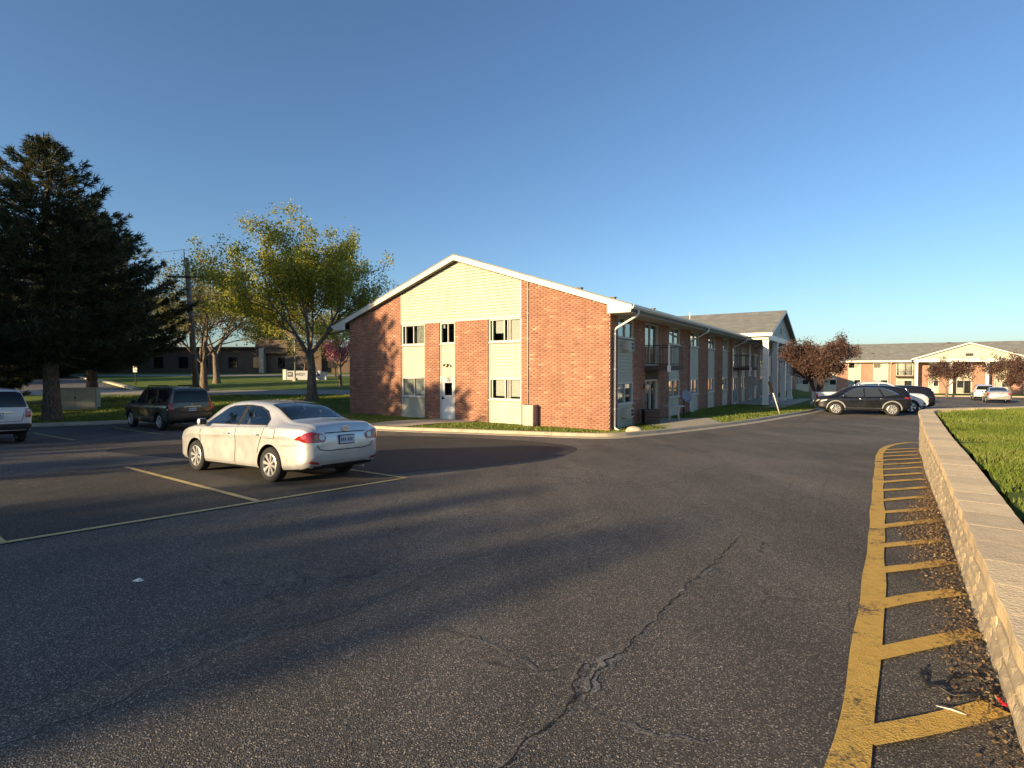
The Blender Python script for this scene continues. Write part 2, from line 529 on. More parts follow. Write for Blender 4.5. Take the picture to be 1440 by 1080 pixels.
class MB:
    def __init__(self):
        self.v = []
        self.f = []
        self.mi = []
        self.ch = []

    def add(self, vs, fs, mi=0):
        n = len(self.v)
        self.ch.append((n, n + len(vs), len(self.f), len(self.f) + len(fs)))
        self.v.extend([tuple(p) for p in vs])
        self.f.extend([tuple(i + n for i in q) for q in fs])
        self.mi.extend([mi] * len(fs))

    def box(self, a, b, mi=0):
        x0, y0, z0 = a
        x1, y1, z1 = b
        if x0 > x1: x0, x1 = x1, x0
        if y0 > y1: y0, y1 = y1, y0
        if z0 > z1: z0, z1 = z1, z0
        vs = [(x0, y0, z0), (x1, y0, z0), (x1, y1, z0), (x0, y1, z0), (x0, y0, z1), (x1, y0, z1), (x1, y1, z1), (x0, y1, z1)]
        self.add(vs, [(0, 3, 2, 1), (4, 5, 6, 7), (0, 1, 5, 4), (1, 2, 6, 5), (2, 3, 7, 6), (3, 0, 4, 7)], mi)
        return self

    def hexa(self, bottom, top, mi=0):
        self.add(list(bottom) + list(top), [(0, 3, 2, 1), (4, 5, 6, 7), (0, 1, 5, 4), (1, 2, 6, 5), (2, 3, 7, 6), (3, 0, 4, 7)], mi)
        return self

    def quad(self, a, b, c, d, mi=0):
        self.add([a, b, c, d], [(0, 1, 2, 3)], mi)
        return self

    def tube(self, path, radii, n=8, caps=True, mi=0):
        path = [Vector(p) for p in path]
        if isinstance(radii, (int, float)):
            radii = [radii] * len(path)
        base = len(self.v)
        up = None
        for i, p in enumerate(path):
            if i == 0:
                t = path[1] - path[0]
            elif i == len(path) - 1:
                t = path[-1] - path[-2]
            else:
                t = path[i + 1] - path[i - 1]
            if t.length < 1e-9:
                t = Vector((0, 0, 1))
            t.normalize()
            if up is None:
                ref = Vector((0, 0, 1)) if abs(t.z) < 0.9 else Vector((1, 0, 0))
                a = t.cross(ref).normalized()
            else:
                a = (up - t * up.dot(t))
                if a.length < 1e-6:
                    a = t.cross(Vector((0.3, 0.5, 0.8)))
                a.normalize()
            up = a
            b = t.cross(a)
            for k in range(n):
                an = 2 * math.pi * k / n
                self.v.append(tuple(p + (a * math.cos(an) + b * math.sin(an)) * radii[i]))
        for i in range(len(path) - 1):
            for k in range(n):
                k2 = (k + 1) % n
                self.f.append((base + i * n + k, base + i * n + k2, base + (i + 1) * n + k2, base + (i + 1) * n + k))
                self.mi.append(mi)
        if caps:
            self.f.append(tuple(base + k for k in range(n))[::-1])
            self.f.append(tuple(base + (len(path) - 1) * n + k for k in range(n)))
            self.mi.extend([mi, mi])
        return self

    def lathe(self, prof, n=24, axis='y', mi=0, closed=False):
        # prof: list of (r, h) along axis
        base = len(self.v)
        for r, h in prof:
            for k in range(n):
                an = 2 * math.pi * k / n
                c, s = r * math.cos(an), r * math.sin(an)
                self.v.append({'y': (c, h, s), 'z': (c, s, h), 'x': (h, c, s)}[axis])
        m = len(prof)
        for i in range(m - 1 + (1 if closed else 0)):
            j = (i + 1) % m
            for k in range(n):
                k2 = (k + 1) % n
                self.f.append((base + i * n + k, base + i * n + k2, base + j * n + k2, base + j * n + k))
                self.mi.append(mi)
        return self

    def prism(self, poly, z0, z1, mi=0):
        n = len(poly)
        vs = [(x, y, z0) for x, y in poly] + [(x, y, z1) for x, y in poly]
        fs = [tuple(range(n))[::-1], tuple(range(n, 2 * n))]
        fs += [(i, (i + 1) % n, n + (i + 1) % n, n + i) for i in range(n)]
        self.add(vs, fs, mi)
        return self

    def build_split(self, name, mats, parent=None, smooth=False):
        out = []
        for (v0, v1, f0, f1) in self.ch:
            m = MB()
            m.v = self.v[v0:v1]
            m.f = [tuple(i - v0 for i in q) for q in self.f[f0:f1]]
            m.mi = self.mi[f0:f1]
            out.append(m.build(name, mats, parent, smooth, True))
        return out

    def mesh(self, name, mats, smooth=False, angle=None):
        me = bpy.data.meshes.new(name)
        me.from_pydata(self.v, [], self.f)
        if not isinstance(mats, (list, tuple)):
            mats = [mats]
        for m in mats:
            me.materials.append(m)
        if len(mats) > 1:
            me.polygons.foreach_set('material_index', self.mi)
        if smooth:
            me.polygons.foreach_set('use_smooth', [True] * len(me.polygons))
        me.update()
        return me

    def build(self, name, mats, parent=None, smooth=False, fixn=False):
        me = self.mesh(name, mats, smooth)
        if fixn:
            bm = bmesh.new()
            bm.from_mesh(me)
            bmesh.ops.recalc_face_normals(bm, faces=bm.faces)
            bm.to_mesh(me)
            bm.free()
        o = bpy.data.objects.new(name, me)
        return link(o, parent)

def np_mesh(name, verts, faces_flat, nper, m, col=None, smooth=False):
    """fast mesh from numpy: verts (n,3), faces (k,nper)."""
    me = bpy.data.meshes.new(name)
    nv = len(verts)
    k = len(faces_flat)
    me.vertices.add(nv)
    me.vertices.foreach_set('co', np.asarray(verts, np.float32).ravel())
    me.loops.add(k * nper)
    me.loops.foreach_set('vertex_index', np.asarray(faces_flat, np.int32).ravel())
    me.polygons.add(k)
    me.polygons.foreach_set('loop_start', np.arange(0, k * nper, nper, dtype=np.int32))
    me.polygons.foreach_set('loop_total', np.full(k, nper, np.int32))
    me.materials.append(m)
    if col is not None:
        a = me.color_attributes.new('Col', 'FLOAT_COLOR', 'POINT')
        c4 = np.ones((nv, 4), np.float32)
        c4[:, 0] = col
        c4[:, 1] = col
        c4[:, 2] = col
        a.data.foreach_set('color', c4.ravel())
    if smooth:
        me.polygons.foreach_set('use_smooth', np.ones(k, bool))
    me.update(calc_edges=True)
    me.validate()
    return me

def sheet(name, poly, zfn, m, step=1.0, parent=None, skirt=0.0):
    """a ground sheet: 2-D polygon cut on a grid and draped on zfn"""
    bm = bmesh.new()
    vs = [bm.verts.new((x, y, 0)) for x, y in poly]
    bm.faces.new(vs)
    bmesh.ops.triangulate(bm, faces=bm.faces[:])
    xs = [p[0] for p in poly]
    ys = [p[1] for p in poly]
    for ax, lo, hi in ((0, min(xs), max(xs)), (1, min(ys), max(ys))):
        k = math.ceil(lo / step)
        while k * step < hi:
            co = [0, 0, 0]
            no = [0, 0, 0]
            co[ax] = k * step
            no[ax] = 1
            bmesh.ops.bisect_plane(bm, geom=bm.verts[:] + bm.edges[:] + bm.faces[:], plane_co=co, plane_no=no, dist=1e-5)
            k += 1
    for v in bm.verts:
        v.co.z = zfn(v.co.x, v.co.y)
    bmesh.ops.recalc_face_normals(bm, faces=bm.faces)
    me = bpy.data.meshes.new(name)
    for f in bm.faces:
        if f.normal.z < 0:
            f.normal_flip()
        f.smooth = True
    bm.to_mesh(me)
    bm.free()
    me.materials.append(m)
    return link(bpy.data.objects.new(name, me), parent)

def text_mesh(name, s, size, m, parent=None, extrude=0.004, bold=0.0):
    cu = bpy.data.curves.new('lettering', 'FONT')
    cu.body = s
    cu.size = size
    cu.extrude = extrude
    cu.offset = bold
    cu.resolution_u = 3
    cu.align_x = 'CENTER'
    cu.align_y = 'CENTER'
    tmp = bpy.data.objects.new('lettering', cu)
    COL.objects.link(tmp)
    dg = bpy.context.evaluated_depsgraph_get()
    me = bpy.data.meshes.new_from_object(tmp.evaluated_get(dg))
    bpy.data.objects.remove(tmp)
    bpy.data.curves.remove(cu)
    me.materials.clear()
    me.materials.append(m)
    return link(bpy.data.objects.new(name, me), parent)

def copy_tree(o, parent=None):
    c = o.copy()
    COL.objects.link(c)
    c.parent = parent
    for ch in list(o.children):
        copy_tree(ch, c)
    return c

def resample(pts, step):
    out = []
    P = [np.array(p, float) for p in pts]
    seg = [np.linalg.norm(P[i + 1] - P[i]) for i in range(len(P) - 1)]
    tot = sum(seg)
    n = max(2, int(round(tot / step)) + 1)
    cum = np.concatenate([[0], np.cumsum(seg)])
    for d in np.linspace(0, tot, n):
        i = min(len(seg) - 1, int(np.searchsorted(cum, d, side='right') - 1))
        t = (d - cum[i]) / max(seg[i], 1e-9)
        out.append(P[i] * (1 - t) + P[i + 1] * t)
    return out

def chaikin(pts, it=2, closed=False):
    P = [np.array(p, float) for p in pts]
    for _ in range(it):
        Q = [] if closed else [P[0]]
        rng = range(len(P)) if closed else range(len(P) - 1)
        for i in rng:
            a, b = P[i], P[(i + 1) % len(P)]
            Q += [a * .75 + b * .25, a * .25 + b * .75]
        if not closed:
            Q.append(P[-1])
        P = Q
    return P

def offset_line(pts, d):
    """offset a 2-D polyline to its left by d"""
    out = []
    for i, p in enumerate(pts):
        a = pts[max(0, i - 1)]
        b = pts[min(len(pts) - 1, i + 1)]
        t = np.array(b[:2]) - np.array(a[:2])
        t = t / max(np.linalg.norm(t), 1e-9)
        out.append((p[0] - t[1] * d, p[1] + t[0] * d))
    return out


# ================================================================== the setting
BC = Vector((4.131, 22.555, -0.992))            # near corner of the apartment block
BU = (-0.83112593, 0.55608425)                  # along the gable, away from the corner
BV = (0.55608425, 0.83112593)                   # along the long side
def to_b(x, y):
    dx, dy = x - BC.x, y - BC.y
    return (-(dx * BU[0] + dy * BU[1]), dx * BV[0] + dy * BV[1])
def from_b(lx, ly):
    return (BC.x - BU[0] * lx + BV[0] * ly, BC.y - BU[1] * lx + BV[1] * ly)

def zlawn(x, y):
    lx, ly = to_b(x, y)
    dx = max(0.0, lx, -16.6 - lx)
    dy = max(0.0, -ly, ly - 66)
    d = math.hypot(dx, dy)
    zb = -0.985 - 0.2 * sstep((ly - 14) / 12.0)
    t = sstep(d / 3.2)
    return zb * (1 - t) + (G(x, y) + 0.12) * t

# far ground out to the horizon
gx = [-900, -500, -300, -200, -140, -100, -80, -60, -45, -30, -15, 0, 15, 30, 45, 60, 80, 100, 140, 200, 300, 500, 900]
gy = [-300, -150, -80, -40, -20, 0, 15, 30, 45, 60, 75, 90, 105, 130, 160, 220, 320, 500, 900, 1600]
mb = MB()
for y in gy:
    for x in gx:
        mb.v.append((x, y, G(x, y) - 0.30))
for j in range(len(gy) - 1):
    for i in range(len(gx) - 1):
        a = j * len(gx) + i
        mb.f.append((a, a + 1, a + 1 + len(gx), a + len(gx)))
        mb.mi.append(0)
struct(mb.build('ground', M['terrain'], smooth=True))

# the kerb line: lot on the right of the walking direction, lawn on the left
KERB = chaikin([(-52, 9.0), (-27, 20.6), (-21.5, 23.7), (-19.3, 24.8), (-17.2, 26.6), (-14.2, 28.0), (-11, 26.0), (-8.2, 23.7), (-5.3, 21.9), (-2.8, 21.0),
        (-0.54, 20.1), (1.4, 19.3), (2.7, 18.75), (3.9, 18.75), (5.4, 20.0), (6.83, 21.25), (8.5, 22.7), (11.6, 25.4), (14.2, 27.9), (18.8, 32.6), (26, 43.4), (36, 58), (43, 70)], 2)
FAR_KERB = [(44.5, 79.0), (58, 70.0), (92, 47.2)]
lot_poly = [tuple(p) for p in KERB if p[0] > -38] + FAR_KERB + [(92, -14), (-38, -14)]
lot = struct(sheet('parking_lot', lot_poly, G, M['asphalt'], 1.0))

def ribbon(name, pts, width, zoff, m, parent=None, wfn=None, step=0.25, zf=G):
    P = resample(pts, step)
    mb = MB()
    L = len(P)
    for i in range(L):
        a = P[max(0, i - 1)]
        b = P[min(L - 1, i + 1)]
        t = (b - a) / max(np.linalg.norm(b - a), 1e-9)
        w = width / 2 if wfn is None else wfn(i / (L - 1)) / 2
        for s in (1, -1):
            x, y = P[i][0] - t[1] * w * s, P[i][1] + t[0] * w * s
            mb.v.append((x, y, zf(x, y) + zoff))
    for i in range(L - 1):
        mb.f.append((2 * i, 2 * i + 1, 2 * i + 3, 2 * i + 2))
        mb.mi.append(0)
    return mb.build(name, m, parent)

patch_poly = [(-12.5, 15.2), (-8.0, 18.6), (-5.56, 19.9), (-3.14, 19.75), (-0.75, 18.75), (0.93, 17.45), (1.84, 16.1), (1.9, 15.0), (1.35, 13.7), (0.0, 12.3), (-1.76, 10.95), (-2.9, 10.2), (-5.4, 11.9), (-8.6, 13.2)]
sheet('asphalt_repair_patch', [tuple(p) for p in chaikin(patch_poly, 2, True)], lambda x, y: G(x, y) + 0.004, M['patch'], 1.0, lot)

# painted stall lines
f0, f1 = np.array((-5.43, 5.61)), np.array((-2.0, 9.94))
fd = (f1 - f0) / np.linalg.norm(f1 - f0)
sd = np.array((-0.783, 0.622))
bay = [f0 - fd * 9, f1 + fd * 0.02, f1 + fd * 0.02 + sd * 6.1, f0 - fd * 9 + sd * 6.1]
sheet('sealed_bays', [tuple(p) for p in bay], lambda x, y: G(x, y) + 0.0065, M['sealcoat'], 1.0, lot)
ribbon('stall_line', [f0 - fd * 6, f1 + fd * 0.04], 0.10, 0.012, M['pale_line'], lot)
for k in (0, 1, 2, -1):
    p = f0 + fd * 2.762 * k if k >= 0 else f0 - fd * 2.76
    ribbon('stall_line', [p, p + sd * 5.9], 0.10, 0.016, M['pale_line'], lot)
for q in ((-13.36, 20.35), (-11.83, 22.62), (-14.89, 18.07)):
    q = np.array(q)
    ribbon('stall_line', [q, q + np.array((-0.807, 0.590)) * 5.0], 0.10, 0.009, M['pale_line'], lot)
for k in range(6):
    q = np.array((13.2 + k * 0.62, 25.2 + k * 0.9))
    ribbon('stall_line', [q, q + np.array((0.62, 0.45)) * 2.4], 0.10, 0.009, M['ghost_paint'], lot)
for k in range(4):
    q = np.array((-9.48 + 0.17 * k, 10.28 + 0.13 * k))
    ribbon('faded_paint_mark', [q, q + np.array((0.10, 0.08)) + (0.03 * (k % 2), 0.02)], 0.16, 0.0125, M['ghost_paint'], lot, step=0.1)

# the yellow no-parking hatch beside the retaining wall
WALL = [tuple(p) for p in chaikin([(0.5, -4), (0.62, -1.5), (1.0, 0.4), (1.55, 1.35), (2.4, 2.52), (3.1, 3.48), (3.88, 4.55), (5.6, 6.9), (7.4, 9.43), (9.1, 11.75), (10.4, 13.5),
        (11.35, 14.85), (12.1, 15.75), (13.1, 16.2), (14.6, 16.55), (17, 17.2), (24, 19.5), (36, 24)], 2)]
YL = chaikin([(0.75, 1.4), (1.44, 2.23), (1.79, 2.7), (2.30, 3.41), (2.73, 3.99), (3.44, 5.01), (4.39, 6.36), (5.59, 8.11), (8.51, 12.31), (9.72, 14.05), (11.21, 15.93), (12.6, 17.1), (13.2, 17.2), (13.4, 16.5)], 2)
rw = np.random.default_rng(3)
ribbon('hatch_border_line', YL, 0.16, 0.010, M['yellow'], lot, wfn=lambda t: 0.155 + 0.02 * math.sin(t * 61) * math.sin(t * 23), step=0.15)
def hit_wall(p, d):
    best = None
    for i in range(len(WALL) - 1):
        a, b = np.array(WALL[i]), np.array(WALL[i + 1])
        e = b - a
        den = d[0] * e[1] - d[1] * e[0]
        if abs(den) < 1e-9:
            continue
        w = a - p
        t = (w[0] * e[1] - w[1] * e[0]) / den
        s = (w[0] * d[1] - w[1] * d[0]) / den
        if t > 0 and 0 <= s <= 1 and (best is None or t < best):
            best = t
    return best
YLr = resample(YL, 0.05)
acc, nxt = 0.0, 0.30
for i in range(1, len(YLr)):
    acc += np.linalg.norm(YLr[i] - YLr[i - 1])
    if acc >= nxt:
        nxt += 0.955
        p = YLr[i]
        if p[1] > 16.3:
            break
        ang = math.atan2(0.30, 0.95) + rw.uniform(-0.04, 0.04)
        d = np.array((math.cos(ang), math.sin(ang)))
        t = hit_wall(p, d)
        if t and t < 3:
            t -= rw.uniform(0.02, 0.12)
            w = rw.uniform(0.12, 0.145)
            mid = p + d * t * 0.5 + np.array((-d[1], d[0])) * rw.uniform(-0.03, 0.03)
            ribbon('hatch_bar', chaikin([p + d * 0.05, mid, p + d * t], 2), w, 0.014, M['yellow'], lot, step=0.15)

# cracks in the asphalt
CR = {
'A': [(-2.9, 2.2), (-2.55, 2.61), (-2.44, 2.75), (-2.32, 3.01), (-2.15, 3.31), (-2.05, 3.62), (-1.8, 3.92), (-1.57, 4.32), (-1.4, 4.71), (-1.08, 5.01)],
'B': [(-2.6, 2.1), (-2.31, 2.39), (-2.18, 2.55), (-2.01, 2.71), (-2.02, 2.87), (-1.95, 2.99), (-1.83, 3.11), (-1.81, 3.27), (-1.66, 3.51), (-1.42, 3.62), (-1.15, 3.86), (-1.06, 4.13), (-0.8, 4.57), (-0.48, 5.12), (0.12, 5.55), (0.58, 6.21), (1.13, 6.78)],
'Bb': [(-1.74, 4.44), (-2.05, 4.91), (-2.44, 5.18)],
'Bc': [(-1.37, 6.36), (-1.38, 5.89), (-1.12, 5.35)],
'Bd': [(-1.15, 3.86), (-0.79, 3.8), (-0.51, 3.59), (-0.23, 3.41)],
'C': [(-0.3, 1.7), (-0.11, 2.11), (-0.05, 2.23), (0.1, 2.45), (0.25, 2.6), (0.33, 2.74), (0.37, 2.93), (0.42, 3.1)],
'D': [(0.32, 2.7), (0.41, 2.83), (0.54, 3.1), (0.66, 3.22), (0.8, 3.43), (1.05, 3.78), (1.3, 4.14), (1.66, 4.66), (2.07, 5.22), (2.52, 5.87)],
'E': [(0.32, 2.7), (0.44, 2.6), (0.57, 2.49), (0.73, 2.42), (0.87, 2.39), (0.97, 2.32)],
'F': [(3.65, 7.35), (4.23, 8.27), (5.1, 9.64)],
'K': [(3.66, 6.52), (4.15, 7.24), (5.27, 8.98), (6.65, 11.05)],
'I': [(2.47, 8.98), (4.42, 11.54), (5.61, 12.65)],
'J': [(-0.58, 3.6), (-0.31, 3.48), (-0.07, 3.3), (0.14, 3.03)],
'M': [(1.62, 7.78), (1.66, 7.15), (1.52, 6.69)],
}
def jag(pts, amp, step, r):
    P = resample(pts, step)
    for i in range(1, len(P) - 1):
        P[i] = P[i] + r.normal(0, amp, 2)
    return P
for k, pts in CR.items():
    r = np.random.default_rng(sum(map(ord, k)) + 5)
    pale = k in ('Bd', 'E', 'F', 'K', 'J', 'M')
    P = jag(pts, 0.014, 0.05, r)
    wd = r.uniform(0.002, 0.009, 400) * (0.4 if pale else 1.0)
    if k in ('C', 'D'):
        wd = r.uniform(0.003, 0.015, 400)
    ribbon('crack_crumbs', P, 0.05, 0.004, M['crumb'], lot, wfn=lambda t, r=r, pale=pale, k=k: (0.045 if pale else 0.10 if k in ('C', 'D') else 0.05) * (0.7 + 0.3 * math.sin(t * 40 + 9 * math.sin(t * 13))), step=0.04)
    c = ribbon('pavement_crack', P, 0.01, 0.0055 if k != 'N' else 0.018, M['crack'], lot, wfn=lambda t, wd=wd: wd[int(t * 390)], step=0.025)

# kerbs, laid in sections with open joints
KP = resample(KERB, 0.25)
kerb = struct(empty('kerb'))
def kerb_sections(P, parent, per=12):
    for s in range(0, len(P) - 1, per):
        seg = P[s:s + per + 1]
        if len(seg) < 2:
            continue
        seg = [q.copy() for q in seg]
        tt = seg[-1] - seg[-2]
        seg[-1] = seg[-1] - tt / np.linalg.norm(tt) * 0.012
        prof = [(-0.02, -0.2), (0.0, 0.012), (0.33, 0.022), (0.37, 0.125), (0.40, 0.14), (0.52, 0.14), (0.53, -0.2)]
        mbk = MB()
        for i, q in enumerate(seg):
            a = seg[max(0, i - 1)]
            b = seg[min(len(seg) - 1, i + 1)]
            t = (b - a) / max(np.linalg.norm(b - a), 1e-9)
            for o_, h in prof:
                x, y = q[0] - t[1] * o_, q[1] + t[0] * o_
                mbk.v.append((x, y, G(q[0], q[1]) + h))
        n = len(prof)
        for i in range(len(seg) - 1):
            for k in range(n - 1):
                mbk.f.append((i * n + k, (i + 1) * n + k, (i + 1) * n + k + 1, i * n + k + 1))
                mbk.mi.append(0)
        mbk.f.append(tuple(range(n)))
        mbk.f.append(tuple(range((len(seg) - 1) * n, len(seg) * n))[::-1])
        mbk.mi += [0, 0]
        mbk.build('kerb_section', M['kerb'], parent)
kerb_sections(KP, kerb)
kerb_sections(resample(FAR_KERB, 0.5), kerb, 10)

# lawns
KB = offset_line(KP[::2], 0.51)
near = [p for p in KB if p[0] > -30]
lawn1 = near + [(47, 78), (47, 82), (20, 82), (10, 46), (-30, 46)]
struct(sheet('lawn', lawn1, zlawn, M['grass'], 1.0))
lawn2 = [p for p in KB if p[0] <= -30] + [near[0], (-30, 46), (-120, 46), (-120, 10)]
struct(sheet('lawn', lawn2, zlawn, M['grass'], 3.0))
struct(sheet('lawn', [(-120, 46), (10, 46), (20, 82), (20, 112), (-120, 112)], zlawn, M['grass'], 3.0))
struct(sheet('lawn', offset_line(resample(FAR_KERB, 1.0), 0.5) + [(110, 60), (90, 110), (45, 110), (45, 80)], lambda x, y: G(x, y) + 0.13, M['grass'], 3.0))
zl3 = lambda x, y: zlawn(x, y) + 0.03
struct(sheet('road', [(-120, 38.6), (-30, 41.2), (2, 41.6), (2, 46.4), (-30, 46.2), (-120, 43.6)], zl3, M['road'], 1.5))
struct(sheet('driveway', [(-33.5, 46.2), (-43, 56), (-56, 68), (-72, 80), (-80, 86), (-92, 82), (-74, 68), (-60, 56), (-52, 45.6)], zl3, M['asphalt'], 1.5))
DK = resample([(-33, 46.4), (-42.7, 56.2), (-55.7, 68.2), (-71.7, 80.2)], 1.0)
mbk = MB()
for i in range(len(DK) - 1):
    a, b = DK[i], DK[i + 1]
    t = (b - a) / np.linalg.norm(b - a)
    nrm = np.array((t[1], -t[0]))
    pts = [a, b, b + nrm * 0.45, a + nrm * 0.45]
    mbk.hexa([(p[0], p[1], zlawn(*p) - 0.1) for p in pts], [(p[0], p[1], zlawn(*p) + 0.17) for p in pts])
struct(mbk.build('driveway_kerb', M['kerb'], fixn=True))
# the light strip of paving in front of the far low building
struct(sheet('far_road', [(-75, 71.5), (-12, 71.5), (-12, 76.5), (-75, 76.5)], zl3, M['road'], 2.0))
# concrete walks
def zwalk(x, y):
    return zlawn(x, y) + 0.03
w = [from_b(-9.7, 0.05), from_b(-7.1, -0.05), from_b(-6.9, -0.7), (-4.6, 22.35), (-6.7, 23.45)]
struct(sheet('door_walk', w, zwalk, M['concrete'], 0.5))
w = [(6.5, 21.65), (7.6, 22.65), (9.6, 24.35), from_b(2.4, 6.9), from_b(0.1, 6.9), from_b(0.1, 3.6), from_b(1.6, 3.4)]
struct(sheet('patio_walk', w, zwalk, M['concrete'], 0.5))
w = [from_b(2.9, 20.5), from_b(4.2, 20.5), from_b(4.2, 44), from_b(2.9, 44)]
struct(sheet('portico_walk', w, zwalk, M['concrete'], 1.0))
w = [from_b(0.05, 23.9), from_b(2.9, 23.9), from_b(2.9, 40.4), from_b(0.05, 40.4)]
struct(sheet('portico_floor', w, lambda x, y: zlawn(x, y) + 0.05, M['concrete'], 1.0))

# ------------------------------------------------------------------ retaining wall
WTOP = 0.43
rwall = empty('retaining_wall', (0, 0, 0))
tag(rwall, 'low curving tan split-block retaining wall with flat caps holding up the green lawn', 'wall')
WP = [np.array(p) for p in WALL]
inner = offset_line(WP, -0.05)
inner2 = offset_line(WP, -0.27)
mb = MB()
for i in range(len(WP) - 1):
    a, b, c, d = inner[i], inner[i + 1], inner2[i + 1], inner2[i]
    zb = min(G(*WP[i]), G(*WP[i + 1])) - 0.25
    mb.hexa([(p[0], p[1], zb) for p in (a, b, c, d)], [(p[0], p[1], WTOP - 0.092) for p in (a, b, c, d)])
mb.build('wall_core', M['wall_block'], rwall, fixn=True)

BL, BH = 0.415, 0.148
variants = []
for k in range(8):
    r = np.random.default_rng(40 + k)
    nx, nz = 5, 3
    vs, fs = [], []
    for j in range(nz + 1):
        for i in range(nx + 1):
            x = (i / nx - 0.5) * (BL - 0.012)
            z = j / nz * (BH - 0.009)
            edge = i in (0, nx) or j in (0, nz)
            y = 0.014 if edge else r.uniform(-0.006, 0.002)
            if not edge:
                x += r.uniform(-0.02, 0.02)
                z += r.uniform(-0.012, 0.012)
            vs.append((x, y, z))
    for j in range(nz):
        for i in range(nx):
            a = j * (nx + 1) + i
            fs.append((a, a + 1, a + nx + 2, a + nx + 1))
    n0 = len(vs)
    hx = (BL - 0.006) / 2
    vs += [(-hx, 0.2, 0), (hx, 0.2, 0), (hx, 0.2, BH - 0.004), (-hx, 0.2, BH - 0.004)]
    a, b_, c, d = 0, nx, (nx + 1) * (nz + 1) - 1, (nx + 1) * nz
    fs += [(a, n0, n0 + 1, b_), (b_, n0 + 1, n0 + 2, c), (c, n0 + 2, n0 + 3, d), (d, n0 + 3, n0, a)]
    me = bpy.data.meshes.new('wall_block')
    me.from_pydata(vs, [], fs)
    me.materials.append(M['wall_block'])
    variants.append(me)
capv = []
for k in range(4):
    r = np.random.default_rng(80 + k)
    n = 4
    vs, fs = [], []
    fr = [(-0.2295 + 0.459 * i / n, -0.03 + (r.uniform(-0.006, 0.006) if 0 < i < n else 0.004)) for i in range(n + 1)]
    bk = [(-0.2295 + 0.459 * i / n, 0.315 + (r.uniform(-0.006, 0.006) if 0 < i < n else 0)) for i in range(n + 1)]
    for z, ins in ((0, 0.0), (0.083, 0.0), (0.088, 0.003)):
        for x, y in fr:
            vs.append((x * (1 - ins * 2), y + ins, z))
        for x, y in bk[::-1]:
            vs.append((x * (1 - ins * 2), y - ins, z))
    m_ = 2 * (n + 1)
    for lv in range(2):
        for i in range(m_):
            j = (i + 1) % m_
            fs.append((lv * m_ + i, lv * m_ + j, (lv + 1) * m_ + j, (lv + 1) * m_ + i))
    fs.append(tuple(range(2 * m_, 3 * m_)))
    me = bpy.data.meshes.new('cap_stone')
    me.from_pydata(vs, [], fs)
    me.materials.append(M['cap_block'])
    capv.append(me)
wstart = 12
wl = resample([p for p in WP if p[1] > 0.2 and p[1] < 16.25 and p[0] < 13.3], BL)
for course in range(9):
    ztop = WTOP - 0.09 - course * BH
    off = 0.5 if course % 2 else 0.0
    for i in range(len(wl) - 1):
        a = wl[i] * (1 - off) + wl[i + 1] * off
        nx_ = wl[min(i + 1, len(wl) - 1)]
        nx2 = wl[min(i + 2, len(wl) - 1)] if i + 2 < len(wl) else nx_ + (nx_ - wl[i])
        b = nx_ * (1 - off) + nx2 * off
        mid = (a + b) / 2
        if ztop < G(*mid) + 0.015:
            continue
        t = b - a
        o = bpy.data.objects.new('wall_block', variants[random.randrange(8)])
        o.location = (mid[0], mid[1], ztop - BH)
        # block front looks away from the lawn (to the left of the walking direction)
        o.rotation_euler = (0, 0, math.atan2(t[1], t[0]) + math.pi)
        o.location.x += random.uniform(-0.004, 0.004)
        link(o, rwall)
cl = resample([p for p in WP if p[1] > -0.5], 0.462)
for i in range(len(cl) - 1):
    mid = (cl[i] + cl[i + 1]) / 2
    t = cl[i + 1] - cl[i]
    o = bpy.data.objects.new('cap_stone', capv[random.randrange(4)])
    o.location = (mid[0], mid[1], WTOP - 0.088 + random.uniform(-0.0004, 0.0004))
    o.rotation_euler = (0, 0, math.atan2(t[1], t[0]) + math.pi)
    o.scale.x = float(np.linalg.norm(t)) / 0.459 * 0.9993
    link(o, rwall)

# the lawn behind the wall
lawn_edge = offset_line(WP, -0.40)
def zup(x, y):
    d = min(math.hypot(x - p[0], y - p[1]) for p in lawn_edge[::2])
    return 0.27 + 0.13 * sstep(d / 0.45) + 0.10 * sstep(d / 6.0)
up_poly = [p for p in lawn_edge if p[1] > -4.1] + [(60, 24), (60, -4)]
rl = struct(sheet('raised_lawn', [p for p in offset_line(WP, -0.90) if p[1] > -4.1] + [(60, 24), (60, -4)], zup, M['grass'], 1.0))
mb = MB()
offs = (0.40, 0.47, 0.55, 0.66, 0.78, 0.90)
rows = [offset_line(WP, -o) for o in offs]
for row in rows:
    mb.v += [(p[0], p[1], zup(p[0], p[1])) for p in row]
nW = len(WP)
for j in range(len(offs) - 1):
    for i in range(nW - 1):
        mb.f.append((j * nW + i, (j + 1) * nW + i, (j + 1) * nW + i + 1, j * nW + i + 1))
        mb.mi.append(0)
mb.build('lawn_margin', M['grass'], rl, smooth=True, fixn=True)
gap = offset_line(WP, -0.29)
mb = MB()
soil = simple('dark_soil', (0.035, 0.026, 0.018), 0.95, var=0.3, vscale=20)
for i in range(len(WP) - 1):
    mb.quad((*gap[i], 0.26), (*gap[i + 1], 0.26), (*lawn_edge[i + 1], 0.272), (*lawn_edge[i], 0.272))
struct(mb.build('lawn_edge_soil', soil))

